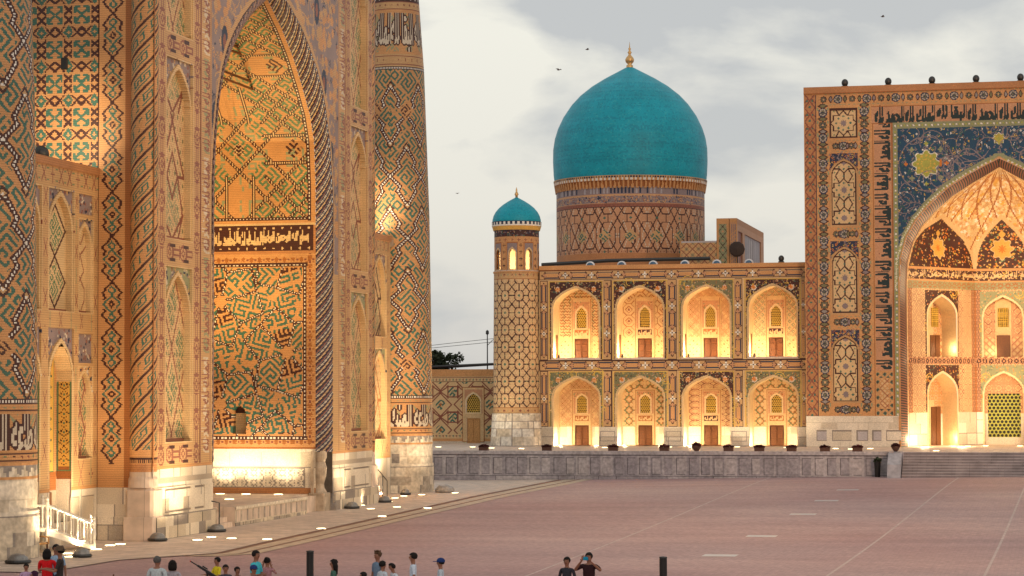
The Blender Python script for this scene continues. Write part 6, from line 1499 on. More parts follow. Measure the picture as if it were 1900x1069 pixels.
for k, cx in enumerate(NX):       # two small lamps inside each lower niche, one in each upper one
    for s_ in (-1, 1):
        t = ground_light(cx + s_ * 1.38, AY + .75, 2.0, 'small lit light in the %s lower niche, %s side' % (ORD[k], 'left' if s_ < 0 else 'right'), .16, 0, None, 'lights in the lower niches'); plamp('niche_light', (cx + s_ * 1.32, AY + .85, 2.25), (240, 205, 275, 195)[k] if s_ < 0 else 150, WARM, .10, t)
    bm = bmesh.new(); box(bm, (0, 0, .10), (.16, .2, .2), bev=.02); lathe(bm, [(.07, .2), (.09, .3)], n=10)
    t = mesh_obj('niche_lamp', bm, M_METAL); t.location = (cx - 1.40, AY + .55, 8.42); props(t, 'small dark lamp at the left foot of the %s upper niche' % ORD[k], 'lamp', 'lamps of the upper niches')
    plamp('niche_light', (cx - 1.30, AY + .72, 8.85), (360, 300, 400, 330)[k], WARM, .10, t); plamp('niche_light', (cx + 1.35, AY + .8, 8.7), 150, WARM, .10, t)
# portal recess of the mosque
for k, (x, y, z, w) in enumerate([(-8.6, PY + 1.3, 2.5, 190), (-3.15, 171.6, 13.8, 900), (-6.0, 172.0, 2.6, 200), (-.2, 172.6, 2.5, 220), (2.7, 171.3, 2.5, 300), (-3.15, 173.0, 8.2, 260)]):
    plamp('portal_light', (x, y, z), w * 1.35, WARM, .25)
for (x, y, z, w) in [(-6.75, 175.1, 2.5, 70), (-6.9, 175.2, 9.0, 70), (-3.9, 177.2, 8.8, 40)]: plamp('bay_light', (x, y, z), w, WARM, .15)
plamp('lantern_light', (TXc, TYc, 15.5), 170, WARM2, .12, tw)
for (x, y, z, tz_) in ((-37.3, 100.2, 1.2, 112), (-38.6, 103.0, 1.2, 114), (-41.5, 105, 1.2, 113)): lamp('iwan_flood', (x, y, z), (x - 1.2, 113.5, 17.5), 7000, (1.0, .68, .26), 62, .3, .9)
# roof floods behind the wings
def roof_flood(x, y, z, label, tgt, w, s=1.0):
    bm = bmesh.new(); lathe(bm, [(.10, 0), (.10, .18)], n=10)
    bmesh.ops.create_uvsphere(bm, u_segments=14, v_segments=8, radius=.33 * s, matrix=Matrix.Translation((0, 0, .35)))
    o = mesh_obj('floodlight', bm, M_METAL, None, True); o.location = (x, y, z); props(o, label, 'floodlight', 'floodlights on the roofs')
    if w: lamp('flood', (x, y, z + .8), tgt, w, WARM2, 70, .2, parent=o)
roof_flood(-38.55, 84.6, 15.0, 'round dark floodlight on the near wing roof, left one', (-39.2, 90.4, 17.5), 0)
roof_flood(-38.35, 86.2, 15.0, 'round dark floodlight on the near wing roof, right one', (-38.9, 90.4, 16.8), 1500)
roof_flood(-38.9, 132.4, 15.0, 'dark floodlight on the far wing roof against the minaret', (-38.6, 136, 17.2), 1500)
# added floods, unseen across the square, to light the upper facades
lamp('added_flood', (26, 62, 17), (-35.3, 102, 6), 50000, (1.0, .62, .24), 44, .8, .6)
lamp('added_flood', (30, 92, 19), (-35.3, 110, 7), 36000, (1.0, .62, .24), 46, .8, .6)
lamp('added_flood', (12, 100, 17), (-16, 170, 17), 46000, (1.0, .57, .29), 38, .8, .7)
# large round lamps on the roof line
def dome_lamp(x, y, z, label, dark, s=1.0, grp='round lamps on the mosque parapet'):
    t = thing('roof_lamp', label, 'lamp', (x, y, z), group=grp)
    bm = bmesh.new()
    if dark:
        bmesh.ops.create_uvsphere(bm, u_segments=16, v_segments=10, radius=.21 * s, matrix=Matrix.Translation((0, 0, .28 * s)) @ Matrix.Diagonal((1, 1, 1.15, 1))); box(bm, (0, 0, .04), (.4 * s, .3 * s, .1)); mesh_obj('housing', bm, M_METAL, t, False)
    else:
        bmesh.ops.create_uvsphere(bm, u_segments=18, v_segments=10, radius=.34 * s, matrix=Matrix.Diagonal((1, .6, .85, 1))); mesh_obj('shade', bm, plain_mat('pale_lamp_shell', (.6, .6, .62), .4, .1, 5), t, True)
        bm = bmesh.new(); bmesh.ops.create_uvsphere(bm, u_segments=18, v_segments=10, radius=.24 * s, matrix=Matrix.Translation((0, -.12, -.01)) @ Matrix.Diagonal((1, .6, .9, 1))); mesh_obj('glass', bm, plain_mat('blue_lamp_glass', (.05, .11, .19), .15, .1, 5), t, True)
OR9 = ('first', 'second', 'third', 'fourth', 'fifth', 'sixth', 'seventh')
for k in range(7): dome_lamp(-32.76 + k * 2.342, AY + .35, 15.27, '%s round lamp on the arcade parapet counted from the left' % OR9[k], k == 6)
for k in range(6): dome_lamp(-13.9 + k * 3.07, PY + .45, 27.66, '%s dark round lamp on top of the great portal' % OR9[k], True, 1.15, 'dark lamps on the portal top')
# searchlight before the roof pavilion
bm = bmesh.new(); lathe(bm, [(.30, -.12), (.62, 0), (.62, .16), (.5, .2), (.001, .24)], n=10, cap=False); bmesh.ops.transform(bm, matrix=Matrix.Rotation(R(90), 4, 'X'), verts=bm.verts[:]); tube(bm, [(0, .1, -.5), (0, .1, -1.6)], .05)
o = mesh_obj('searchlight', bm, plain_mat('bronze_disc', (.035, .018, .012), .5, .3, 12)); o.location = (-23.55, 184.2, 17.05); props(o, 'dark ten sided searchlight disc before the roof pavilion', 'searchlight')
# metal floor domes
def floor_dome(x, y, label, post=False, k=1.0):
    k *= .82
    z = gz(x, y) + .03; t = thing('floor_dome', label, 'lamp cover', (x, y, z), group='metal domes on the pavement')
    bm = bmesh.new(); lathe(bm, [(.46 * k, .02), (.50 * k, .07), (.46 * k, .13)], n=22); mesh_obj('base_ring', bm, M_METAL, t)
    bm = bmesh.new(); lathe(bm, [(.40 * k, .12), (.36 * k, .22), (.25 * k, .31), (.10 * k, .35), (.01, .355)], n=22, cap=False); mesh_obj('dome_cover', bm, M_LEADM, t, True)
    if post:
        bm = bmesh.new(); tube(bm, [(.1, 0, .3), (.1, 0, 1.25), (-.25, 0, 1.32)], .03); mesh_obj('pipe', bm, M_METAL, t)
for a in [(-35.3, 77.6, 'grey metal dome at the foot of the near minaret', False, 1.15), (-34.3, 80.9, 'flat dark metal dome behind the man in the brown hat', False, .9), (-35.0, 90.2, 'grey metal dome at the corner of the near pylon', False, 1.0), (-34.75, 96.5, 'grey metal dome with a bent pipe beside the portal platform', True, 1.0), (-34.75, 116.7, 'grey metal dome under the far pylon', False, 1.0), (-34.9, 123.3, 'grey metal dome lit from behind before the far steps', False, 1.0), (-36.3, 132.7, 'small metal dome at the foot of the far minaret', False, .8)]: floor_dome(*a)
bm = bmesh.new(); bmesh.ops.create_icosphere(bm, subdivisions=3, radius=.62, matrix=Matrix.Translation((0, 0, .12)) @ Matrix.Diagonal((1, .7, .55, 1)))
for v in bm.verts: v.co += Vector((sin(v.co.x * 9) * .03, cos(v.co.y * 8) * .03, sin(v.co.x * 14 + v.co.y * 9) * .035)); v.co.z = max(v.co.z, .02)
o = mesh_obj('covered_bundle', bm, plain_mat('grey_plastic', (.30, .28, .27), .35, .3, 6), None, True); o.location = (-34.8, 135.9, gz(-34.8, 136) + .03); props(o, 'grey plastic covered bundle right of the far minaret', 'bundle')

# ================================================================== SMALL THINGS
# white staircase to the doorway
t = thing('wooden_staircase', 'white painted wooden staircase with turned balusters leading to the wing doorway', 'staircase', (-36.4, 86, 0.03))
def W3(x, y, z): return (x + 36.4, y - 86, z - .03)
SX0, SX1, TY = -35.55, -36.25, 0
top, bot = (-37.45, .98), (-35.75, .10)
ya, yb = 85.0, 86.6
# runs from the doorway down towards the square, drifting north as in the photo: build along +Y
P0 = Vector((-37.0, 84.15, .98)); 
def rail(pa, pb, n, posts=(True, True)):
    pa, pb = Vector(pa), Vector(pb)
    bm = bmesh.new(); d = (pb - pa)
    for off, r in ((.0, .055), (.86, .045)):
        a = pa + Vector((0, 0, off)); b = pb + Vector((0, 0, off)); tube(bm, [a, b], r, 4)
    mesh_obj('handrail', bm, M_WHITEP, t)
    for k in range(n):
        p = pa + d * ((k + .5) / n); bm = bmesh.new(); lathe(bm, [(.022, 0), (.022, .12), (.042, .26), (.03, .45), (.03, .72), (.05, .80), (.03, .88)], p, 8); mesh_obj('baluster', bm, M_WHITEP, t)
    for f_, p in zip(posts, (pa, pb)):
        if f_:
            bm = bmesh.new(); g = -p.z; lathe(bm, [(.065, g), (.065, .15), (.05, .3), (.085, .5), (.055, .7), (.075, .82), (.075, .98), (.04, 1.02), (.07, 1.1), (.02, 1.17)], p, 10); mesh_obj('newel_post', bm, M_WHITEP, t)
A0 = W3(-36.5, 82.8, .95); A1 = W3(-35.55, 85.0, .12); B0 = W3(-37.45, 84.5, .95); B1 = W3(-36.45, 86.75, .12); L0 = W3(-37.5, 82.2, .95)
rail(A0, A1, 7); rail(B0, B1, 7); rail(W3(-37.45, 82.25, .95), A0, 3, (False, False))
bm = bmesh.new()
for k in range(5):
    f_ = (k + .5) / 5; a = Vector(A0).lerp(Vector(A1), f_); b = Vector(B0).lerp(Vector(B1), f_); m_ = (a + b) / 2; dd = (b - a)
    box(bm, (m_.x, m_.y, m_.z + .02), (dd.length, .36, .05), rz=math.atan2(dd.y, dd.x))
mesh_obj('tread', bm, M_WHITEP, t)
bm = bmesh.new()
for pa, pb in ((A0, A1), (B0, B1)):
    v = [Vector(pa) + Vector((0, 0, .06)), Vector(pb) + Vector((0, 0, .06)), Vector(pb) - Vector((0, 0, .12)), Vector(pa) - Vector((0, 0, .26))]
    q_ = [bm.verts.new(p) for p in v]; q2 = [bm.verts.new(p + Vector((-.05, .03, 0))) for p in v]; bm.faces.new(q_); bm.faces.new(q2[::-1])
    for i in range(4): bm.faces.new((q_[i], q_[(i + 1) % 4], q2[(i + 1) % 4], q2[i]))
mesh_obj('stringer', bm, M_WHITEP, t)
bm = bmesh.new(); c4 = [Vector(L0), Vector(A0), Vector(B0), Vector(W3(-37.7, 84.3, .95))]
vs = [bm.verts.new(p + Vector((0, 0, .03))) for p in c4]; vb = [bm.verts.new(p - Vector((0, 0, .12))) for p in c4]; bm.faces.new(vs); bm.faces.new(vb[::-1])
for i in range(4): bm.faces.new((vs[i], vb[i], vb[(i + 1) % 4], vs[(i + 1) % 4]))
mesh_obj('landing', bm, M_WHITEP, t)
# far steps with rail
t = thing('metal_steps', 'short steps with thin metal railing beside the far pylon', 'steps', (-36.4, 126.6, .03))
bm = bmesh.new()
for k in range(4): box(bm, (-.2, -1.1 + k * .45, .75 - k * .18), (1.5, .45, .12))
box(bm, (-.3, -1.9, .85), (1.5, 1.2, .1)); mesh_obj('tread', bm, M_PAVE, t)
bm = bmesh.new(); tube(bm, [(.55, -2.4, 1.9), (.55, -1.3, 1.75), (.55, .6, 1.05)], .03)
for y, z in ((-2.2, 1.85), (-1.3, 1.75), (-.3, 1.4), (.6, 1.05)): tube(bm, [(.55, y, z), (.55, y, 0)], .025)
mesh_obj('railing', bm, M_METAL, t)
# bench behind the minaret
t = thing('bench', 'dark wooden bench half hidden behind the near minaret', 'bench', (-36.25, 81.2, .03), R(-12))
bm = bmesh.new(); box(bm, (0, -.3, .45), (.5, 1.6, .06), bev=.01); mesh_obj('seat', bm, M_PALEWOOD, t)
bm = bmesh.new(); box(bm, (-.25, -.3, .82), (.05, 1.6, .5), bev=.02); mesh_obj('backrest', bm, M_WOOD, t)
for (x, y) in ((-.22, -1.0), (.22, -1.0), (-.22, .42), (.22, .42)):
    bm = bmesh.new(); box(bm, (x, y, .25 if x > 0 else .5), (.06, .06, .5 if x > 0 else 1.0)); mesh_obj('leg', bm, M_WOOD, t)
bm = bmesh.new(); tube(bm, [(-.22, .45, .7), (.25, .45, .68)], .03, 6); tube(bm, [(.25, .45, .68), (.25, .45, .45)], .03, 6); mesh_obj('armrest', bm, M_PALEWOOD, t)

# flower boxes on the terrace edge
boxes = [(-37.33, 'left of the corner tower'), (-32.96, 'under the first niche'), (-28.43, 'under the second niche, left one'), (-24.97, 'between the second and third niche'), (-20.68, 'under the third niche, right one'), (-18.64, 'under the fourth niche, left one'), (-16.51, 'right of the fourth niche'), (-14.32, 'before the great pylon, left one'), (-12.21, 'before the great pylon, right one')]
def blossom(bm, n, rx, ry, z0, h, rn, s=.07):
    for _ in range(n):
        x, y = rn.uniform(-rx, rx), rn.uniform(-ry, ry); z = z0 + rn.uniform(0, h) * (1 - .5 * abs(x) / max(rx, .01)); M = Matrix.Translation((x, y, z)) @ Matrix.Rotation(rn.uniform(0, 6), 4, 'Z') @ Matrix.Rotation(rn.uniform(-1, 1), 4, 'X')
        bmesh.ops.create_grid(bm, x_segments=1, y_segments=1, size=s, matrix=M)
p0 = None
for k, (x, tx) in enumerate(boxes):
    t = thing('flower_box', 'low box of dark red flowers on the terrace edge ' + tx, 'flower box', (x, 156.55, 2.0), group='flower boxes along the terrace')
    bm = bmesh.new(); box(bm, (0, 0, .13), (.64, .3, .26), bev=.02); box(bm, (0, 0, .25), (.68, .34, .04)); mesh_obj('planter', bm, M_POT, t)
    bm = bmesh.new(); blossom(bm, 90, .32, .14, .27, .18, random.Random(k)); mesh_obj('flowers', bm, M_FLOWER, t)
for (x, y, z, s, tx) in ((-22.83, 156.6, 2.0, .8, 'round clay pot with a dark shrub between flower boxes on the terrace'), (-9.68, 155.6, 2.06, .72, 'round clay pot with dark red flowers on the stair cheek')):
    t = thing('flower_pot', tx, 'flower pot', (x, y, z), group=None)
    bm = bmesh.new(); lathe(bm, [(.14, 0), (.2, .05), (.36, .3), (.40, .45), (.36, .5)], n=16); 
    for v in bm.verts: v.co *= s
    mesh_obj('pot', bm, M_POT, t, True); bm = bmesh.new(); blossom(bm, 160, .34 * s, .34 * s, .42 * s, .32 * s, random.Random(int(x * 10) % 97)); mesh_obj('flowers', bm, M_FLOWER, t)
t = thing('tall_planter', 'tall dark planter with a small plant against the terrace wall beside the stairs', 'planter', (-10.85, 155.5, gz(-10.85, 155.5)))
bm = bmesh.new(); lathe(bm, [(.17, 0), (.19, .5), (.22, 1.0), (.2, 1.02)], n=14); mesh_obj('pot', bm, M_BLK, t); bm = bmesh.new(); blossom(bm, 90, .22, .22, 1.0, .3, random.Random(3)); mesh_obj('plant', bm, M_LEAF, t)

# bollards
for (x, y, tx) in ((-22.41, 70.7, 'black fluted bollard between the turquoise shirt and the dark haired woman'), (-11.22, 70.0, 'black bollard standing alone right of the man with the camera')):
    t = thing('bollard', tx, 'bollard', (x, y, 0), group='black bollards on the square')
    bm = bmesh.new(); n = 24; lathe(bm, [(.115, 0), (.115, 1.02), (.105, 1.04)], n=n)
    for v in bm.verts:
        a = math.atan2(v.co.y, v.co.x); 
        if (int(round(a / (2 * pi) * n)) % 2): v.co.x *= .93; v.co.y *= .93
    mesh_obj('post', bm, M_BLK, t); bm = bmesh.new(); lathe(bm, [(.12, 1.04), (.12, 1.08), (.02, 1.10)], n=20); mesh_obj('cap', bm, M_METAL, t)
bm = bmesh.new(); tube(bm, [(0, 0, 0), (.01, 0, 1.05)], .022); o = mesh_obj('stick', bm, M_WOOD); o.location = (-24.95, 61.0, 0); props(o, 'thin dark upright stick left of the grey haired man', 'stick')

# ================================================================== BACKGROUND
def tree(x, y, z, h, r, label, seed, n=2600):
    rn = random.Random(seed); t = thing('tree', label, 'tree', (x, y, z), group='dark trees behind the side wing')
    bm = bmesh.new(); tube(bm, [(0, 0, 0), (.1, 0, h * .4), (-.1, .1, h * .8)], [.25, .18, .06], 8)
    limbs = []
    for k in range(9):
        a = rn.uniform(0, 6.28); e = Vector((cos(a) * r * rn.uniform(.4, .9), sin(a) * r * rn.uniform(.3, .6), h * rn.uniform(.55, .95))); limbs.append(e); tube(bm, [(0, 0, h * rn.uniform(.3, .5)), tuple(e)], [.09, .02], 5)
    mesh_obj('trunk', bm, M_TRUNK, t)
    bm = bmesh.new(); cl = [(e, rn.uniform(.28, .5) * r) for e in limbs] + [(Vector((rn.uniform(-.6, .6) * r, rn.uniform(-.4, .4) * r, h * rn.uniform(.5, .95))), rn.uniform(.2, .42) * r) for _ in range(14)]
    for _ in range(n):
        c_, q_ = rn.choice(cl); d = Vector((rn.gauss(0, 1), rn.gauss(0, 1), rn.gauss(0, .8))).normalized() * q_ * rn.uniform(.5, 1.05); p = c_ + d
        bmesh.ops.create_grid(bm, x_segments=1, y_segments=1, size=rn.uniform(.07, .15), matrix=Matrix.Translation(p) @ Matrix.Rotation(rn.uniform(0, 6), 4, 'Z') @ Matrix.Rotation(rn.uniform(-1.5, 1.5), 4, 'X'))
    mesh_obj('crown', bm, M_LEAF, t)
tree(-66.5, 250, 2, 9.1, 2.3, 'dark rounded tree above the middle of the side wing roof', 4, 4200); tree(-64.3, 252, 2, 8.3, 1.7, 'lower dark tree at the right end of the tree group', 5); tree(-70.2, 248, 2, 8.0, 1.7, 'small dark tree beside the far minaret', 6)
tree(-68.6, 250, 2, 7.6, 1.8, 'low dark tree between the small left tree and the rounded one', 9)
t = thing('metal_roofed_hall', 'low hall with blue grey sheet metal roof behind the side wing', 'building', (-58, 222, 0))
bm = bmesh.new(); v = [(-66, 214, 8.15), (-44, 214, 9.0), (-44, 236, 11.0), (-66, 236, 8.9)]
q_ = [bm.verts.new(p) for p in [(-8, -8, 7.9), (14, -8, 8.75), (14, 14, 10.4), (2, 14, 8.7), (-8, 14, 8.1)]]; bm.faces.new(q_); mesh_obj('roof', bm, M_ROOF, t)
bm = bmesh.new(); tube(bm, [(-8, -8, 7.95), (14, -8, 8.8)], .12, 6); mesh_obj('ridge', bm, M_METAL, t)
bm = bmesh.new(); box2(bm, (-8, -7.9, 0), (14, 13.9, 7.8)); mesh_obj('wall', bm, M_PAVE, t)
t = thing('street_lamp', 'thin dark street lamp rising behind the side wing roof', 'street lamp', (-50.9, 215, 0))
bm = bmesh.new(); tube(bm, [(0, 0, 0), (0, 0, 11.3)], [.09, .05]); tube(bm, [(0, 0, 10.3), (.5, 0, 10.8), (1.3, 0, 11.1)], .03); mesh_obj('pole', bm, M_METAL, t)
bm = bmesh.new(); lathe(bm, [(.06, 11.3), (.16, 11.4), (.14, 11.65), (.02, 11.75)], n=10); mesh_obj('lamp_head', bm, M_METAL, t)
for k, (za, zb, tx) in enumerate(((10.0, 11.3, 'upper thin cable crossing the sky behind the side wing'), (9.8, 10.95, 'lower thin cable crossing the sky behind the side wing'))):
    bm = bmesh.new(); tube(bm, [(-60, 216, za), (-55, 216, za + .5 * (zb - za) - .12), (-46, 216, zb + .1)], .022, 4); o = mesh_obj('cable', bm, M_METAL); props(o, tx, 'cable', 'cables behind the wing')
# birds
M_BIRD = plain_mat('grey_feathers', (.16, .14, .14), .8, .2, 20)
def bird(x, y, z, s, a, label):
    t = thing('bird', label, 'bird', (x, y, z), a, 'birds in the sky')
    bm = bmesh.new(); lathe(bm, [(.01, -.35), (.09, -.15), (.11, .05), (.06, .22), (.01, .34)], n=8, cap=False); bmesh.ops.transform(bm, matrix=Matrix.Rotation(R(90), 4, 'Y'), verts=bm.verts[:]); bmesh.ops.scale(bm, vec=(s, s, s), verts=bm.verts[:]); mesh_obj('body', bm, M_BIRD, t)
    for k in (-1, 1):
        bm = bmesh.new(); v = [bm.verts.new(Vector(p) * s) for p in [(.1, 0, .03), (.2, k * .35, .2), (.0, k * .85, .12), (-.12, k * .4, .12), (-.1, 0, .03)]]; v2 = [bm.verts.new(q.co + Vector((0, 0, -.02))) for q in v]
        bm.faces.new(v); bm.faces.new(v2[::-1])
        for i in range(5): bm.faces.new((v[i], v2[i], v2[(i + 1) % 5], v[(i + 1) % 5]))
        mesh_obj('wing', bm, M_BIRD, t)
bird(-36.5, 190, 34.0, .5, .3, 'small bird flying just above the finial of the main dome'); bird(-38.9, 190, 32.4, .5, -.4, 'small bird flying left of the finial of the main dome'); bird(-12.5, 190, 35.8, .5, .1, 'small bird high in the sky over the great portal'); bird(-47.5, 190, 22.4, .3, .9, 'tiny bird low in the sky between minaret and corner tower')

# ================================================================== PEOPLE
_pm = {}
def cloth(c, name='cloth'):
    k = tuple(round(x, 3) for x in c)
    if k not in _pm: _pm[k] = plain_mat(name, c, .8, .18, 25, spec=.2)
    return _pm[k]
def person(label, x, y, H, face, shirt, trousers=(.03, .035, .06), hair='short', pose='down', skin=None, hairc=None, build=1.0, sleeve='short', seed=0, lean=0.):
    s = H / 1.75; rn = random.Random(seed)
    J = {}; E_ = []; Rr = {}; K = {}
    def v(n, p, r, k, par=None):
        J[n] = p; Rr[n] = r if isinstance(r, tuple) else (r, r); K[n] = k
        if par: E_.append((par, n))
    b = build
    v('pel', (0, 0, .96), (.135 * b, .10 * b), 2); v('wai', (0, 0, 1.10), (.125 * b, .09 * b), 1, 'pel'); v('che', (0, 0, 1.28), (.150 * b, .10 * b), 1, 'wai')
    v('upc', (0, .01, 1.41), (.12 * b, .075 * b), 1, 'che'); v('nek', (0, .01, 1.50), (.050, .050), 0, 'upc'); v('chn', (0, -.01, 1.575), (.058, .066), 0, 'nek'); v('hed', (0, -.005, 1.655), (.077, .092), 0, 'chn'); v('top', (0, .005, 1.715), (.058, .068), 0, 'hed')
    v('nos', (0, -.112, 1.632), .011, 0, 'hed')
    for sg, q in ((-1, 'l'), (1, 'r')):
        v('ear' + q, (sg * .083, .01, 1.64), (.012, .02), 0, 'hed')
        v('sh' + q, (sg * .165 * b, .01, 1.425), .052 * b, 1, 'upc')
        if pose == 'camera': el, wr, pa, fd_ = (sg * .33, -.10, 1.33), (sg * .13, -.26, 1.55), (sg * .085, -.29, 1.60), (-sg * .25, -.12, .96)
        elif pose == 'head': el, wr, pa, fd_ = (sg * .28, .0, 1.30), (sg * .13, .02, 1.50), (sg * .10, .03, 1.57), (0, .02, 1)
        elif pose == 'fwd': el, wr, pa, fd_ = (sg * .23, -.08, 1.17), (sg * .15, -.30, 1.22), (sg * .13, -.38, 1.23), (0, -1, 0)
        elif pose == 'cross' : el, wr, pa, fd_ = (sg * .23, -.02, 1.15), (sg * .02, -.17, 1.16), (-sg * .05, -.18, 1.16), (-sg, 0, 0)
        else: el, wr, pa, fd_ = (sg * .235 * b, .03, 1.16), (sg * .245 * b, -.03, .93), (sg * .245 * b, -.045, .86), (0, -.1, -1)
        mid = tuple((a + c_) / 2 for a, c_ in zip(J['sh' + q], el)); v('ua' + q, mid, .048 * b, 1, 'sh' + q); v('el' + q, el, .038, 1 if sleeve == 'long' else 0, 'ua' + q)
        m2 = tuple((a + c_) / 2 for a, c_ in zip(el, wr)); v('fa' + q, m2, .035, 1 if sleeve == 'long' else 0, 'el' + q); v('wr' + q, wr, (.026, .02), 0, 'fa' + q); v('pa' + q, pa, (.034, .016), 0, 'wr' + q)
        f = Vector(fd_).normalized(); sd_ = f.cross(Vector((0, 1, .2))).normalized()
        for i, ln in enumerate((.070, .082, .077, .060)):
            o = (i - 1.5) * .019; a = Vector(pa) + f * .045 + sd_ * o; c_ = a + f * ln * .55 + Vector((0, -.004, 0)); d_ = a + f * ln * .9 + Vector((-sg * .015, -.01, 0))
            v('f%d' % i + q, tuple(a), .009, 0, 'pa' + q); v('g%d' % i + q, tuple(c_), .0085, 0, 'f%d' % i + q); v('h%d' % i + q, tuple(d_), .0075, 0, 'g%d' % i + q)
        a = Vector(wr).lerp(Vector(pa), .6) + sd_ * -.03 * sg; c_ = a + f * .04 + sd_ * -.018 * sg; v('t1' + q, tuple(a), .011, 0, 'pa' + q); v('t2' + q, tuple(c_), .010, 0, 't1' + q)
        st = rn.uniform(-.05, .05) * sg
        v('hi' + q, (sg * .085, 0, .88), .085 * b, 2, 'pel'); v('th' + q, (sg * .095, st * .5, .68), .074 * b, 2, 'hi' + q); v('kn' + q, (sg * .10, st, .49), .054, 2, 'th' + q); v('ca' + q, (sg * .10, st + .015, .30), .052, 2, 'kn' + q); v('an' + q, (sg * .10, st + .03, .10), .038, 2, 'ca' + q)
        v('he' + q, (sg * .10, st + .04, .045), .038, 3, 'an' + q); v('to' + q, (sg * .115, st - .13, .035), (.036, .028), 3, 'he' + q)
    names = list(J); me = bpy.data.meshes.new('person'); me.from_pydata([J[n] for n in names], [(names.index(a), names.index(c_)) for a, c_ in E_], [])
    o = bpy.data.objects.new('person', me); COL.objects.link(o); md = o.modifiers.new('Skin', 'SKIN'); md.use_smooth_shade = True; o.modifiers.new('Sub', 'SUBSURF').levels = 1
    for i, n in enumerate(names):
        sv = me.skin_vertices[0].data[i]; sv.radius = Rr[n]; sv.use_root = (n == 'pel')
    dg = bpy.context.evaluated_depsgraph_get(); dg.update(); m2 = bpy.data.meshes.new_from_object(o.evaluated_get(dg)); bpy.data.objects.remove(o); bpy.data.meshes.remove(me)
    JP = np.array([J[n] for n in names]); KK = [K[n] for n in names]
    skm = M_SKIN if skin is None else cloth(skin, 'skin'); m2.materials.clear()
    for m_ in (skm, cloth(shirt, 'shirt_cloth'), cloth(trousers, 'trouser_cloth'), cloth((.02, .018, .016), 'shoe_leather')): m2.materials.append(m_)
    for p in m2.polygons:
        c_ = np.array(p.center); k = KK[int(((JP - c_) ** 2).sum(1).argmin())]
        if k == 0 and c_[2] < 1.475 and abs(c_[0]) < .14 * b and abs(c_[1]) < .12: k = 1
        p.material_index = k; p.use_smooth = True
    for v_ in m2.vertices:
        if lean: v_.co.y -= max(0, v_.co.z - .9) * lean
    body = bpy.data.objects.new('person', m2); COL.objects.link(body)
    body.scale = (s, s, s); body.location = (x, y, gz(x, y)); body.rotation_euler = (0, 0, face); props(body, label, 'person')
    hc = cloth(hairc or (.012, .009, .008), 'hair'); bm = bmesh.new()
    bmesh.ops.create_icosphere(bm, subdivisions=3, radius=1.0, matrix=Matrix.Translation((0, .012, 1.672)) @ Matrix.Diagonal((.094, .110, .098, 1)))
    lowz = {'short': 1.60, 'spiky': 1.62, 'long': 1.5, 'bun': 1.6, 'cap': 1.63, 'hat': 1.60, 'bob': 1.55}[hair]
    kill = [f for f in bm.faces if (f.calc_center_median().y < -.045 and f.calc_center_median().z < 1.695) or f.calc_center_median().z < 1.60]
    bmesh.ops.delete(bm, geom=kill, context='FACES')
    for v_ in bm.verts:
        k = .004 if hair in ('short', 'cap', 'hat') else .012; v_.co += Vector((rn.uniform(-k, k), rn.uniform(-k, k), rn.uniform(0, k * 1.5)))
    if hair == 'spiky':
        for _ in range(60):
            a = rn.uniform(0, 6.28); r_ = rn.uniform(0, .07); tube(bm, [(cos(a) * r_, sin(a) * r_, 1.74), (cos(a) * r_ * 1.4, sin(a) * r_ * 1.4 - .01, 1.74 + rn.uniform(.03, .06))], [.012, .002], 4)
    if hair in ('long', 'bob'):
        z_ = 1.36 if hair == 'long' else 1.5
        for dx in (-.07, -.035, 0, .035, .07): tube(bm, [(dx * .9, .055, 1.70), (dx * 1.1, .085 - abs(dx) * .3, 1.58), (dx * 1.05, .09 - abs(dx) * .2, z_)], [.045, .042, .025], 8)
        for sg in (-1, 1): tube(bm, [(sg * .075, .01, 1.69), (sg * .088, .015, 1.58), (sg * .08, .03, z_ + .06)], [.03, .028, .015], 6)
    if hair == 'bun': bmesh.ops.create_icosphere(bm, subdivisions=2, radius=.05, matrix=Matrix.Translation((0, .11, 1.74)))
    h = mesh_obj('hair', bm, hc, body, True)
    if hair in ('cap', 'hat'):
        bm = bmesh.new()
        if hair == 'cap':
            bmesh.ops.create_uvsphere(bm, u_segments=16, v_segments=10, radius=1.0, matrix=Matrix.Translation((0, .01, 1.695)) @ Matrix.Diagonal((.105, .118, .092, 1))); bmesh.ops.delete(bm, geom=[f for f in bm.faces if f.calc_center_median().z < 1.68], context='FACES')
            box(bm, (0, -.15, 1.683), (.13, .12, .012), bev=.004); mesh_obj('cap', bm, cloth((.015, .035, .14), 'cap_cloth'), body, False)
        else:
            lathe(bm, [(.155, 1.685), (.15, 1.70), (.105, 1.70), (.098, 1.77), (.07, 1.80), (.01, 1.79)], n=18, cap=False); mesh_obj('hat', bm, cloth((.10, .065, .04), 'felt_hat'), body, True)
    for sg in (-1, 1):
        bm = bmesh.new(); bmesh.ops.create_icosphere(bm, subdivisions=1, radius=.011, matrix=Matrix.Translation((sg * .031, -.089, 1.655)) @ Matrix.Diagonal((1.3, .5, .8, 1))); mesh_obj('eye', bm, cloth((.01, .008, .008), 'dark_eye'), body)
    bm = bmesh.new(); box(bm, (0, -.088, 1.598), (.042, .012, .010)); mesh_obj('mouth', bm, cloth((.16, .045, .035), 'lips'), body)
    if lean:
        for ch in body.children:
            for v_ in ch.data.vertices: v_.co.y -= max(0, v_.co.z - .9) * lean
    return body
RT_, LT_, BK = R(75), R(-75), pi      # facing right, left, away (front is towards the camera at 0)
person('woman in a red sleeveless top seen from behind, beside the man in the brown hat', -26.4, 59.9, 1.78, pi + .2, (.55, .008, .012), hair='bob', pose='fwd', build=1.15)
person('man in a brown brimmed hat and dark shirt turned to the woman in red', -25.75, 59.25, 1.88, LT_, (.035, .028, .026), hair='hat', pose='fwd')
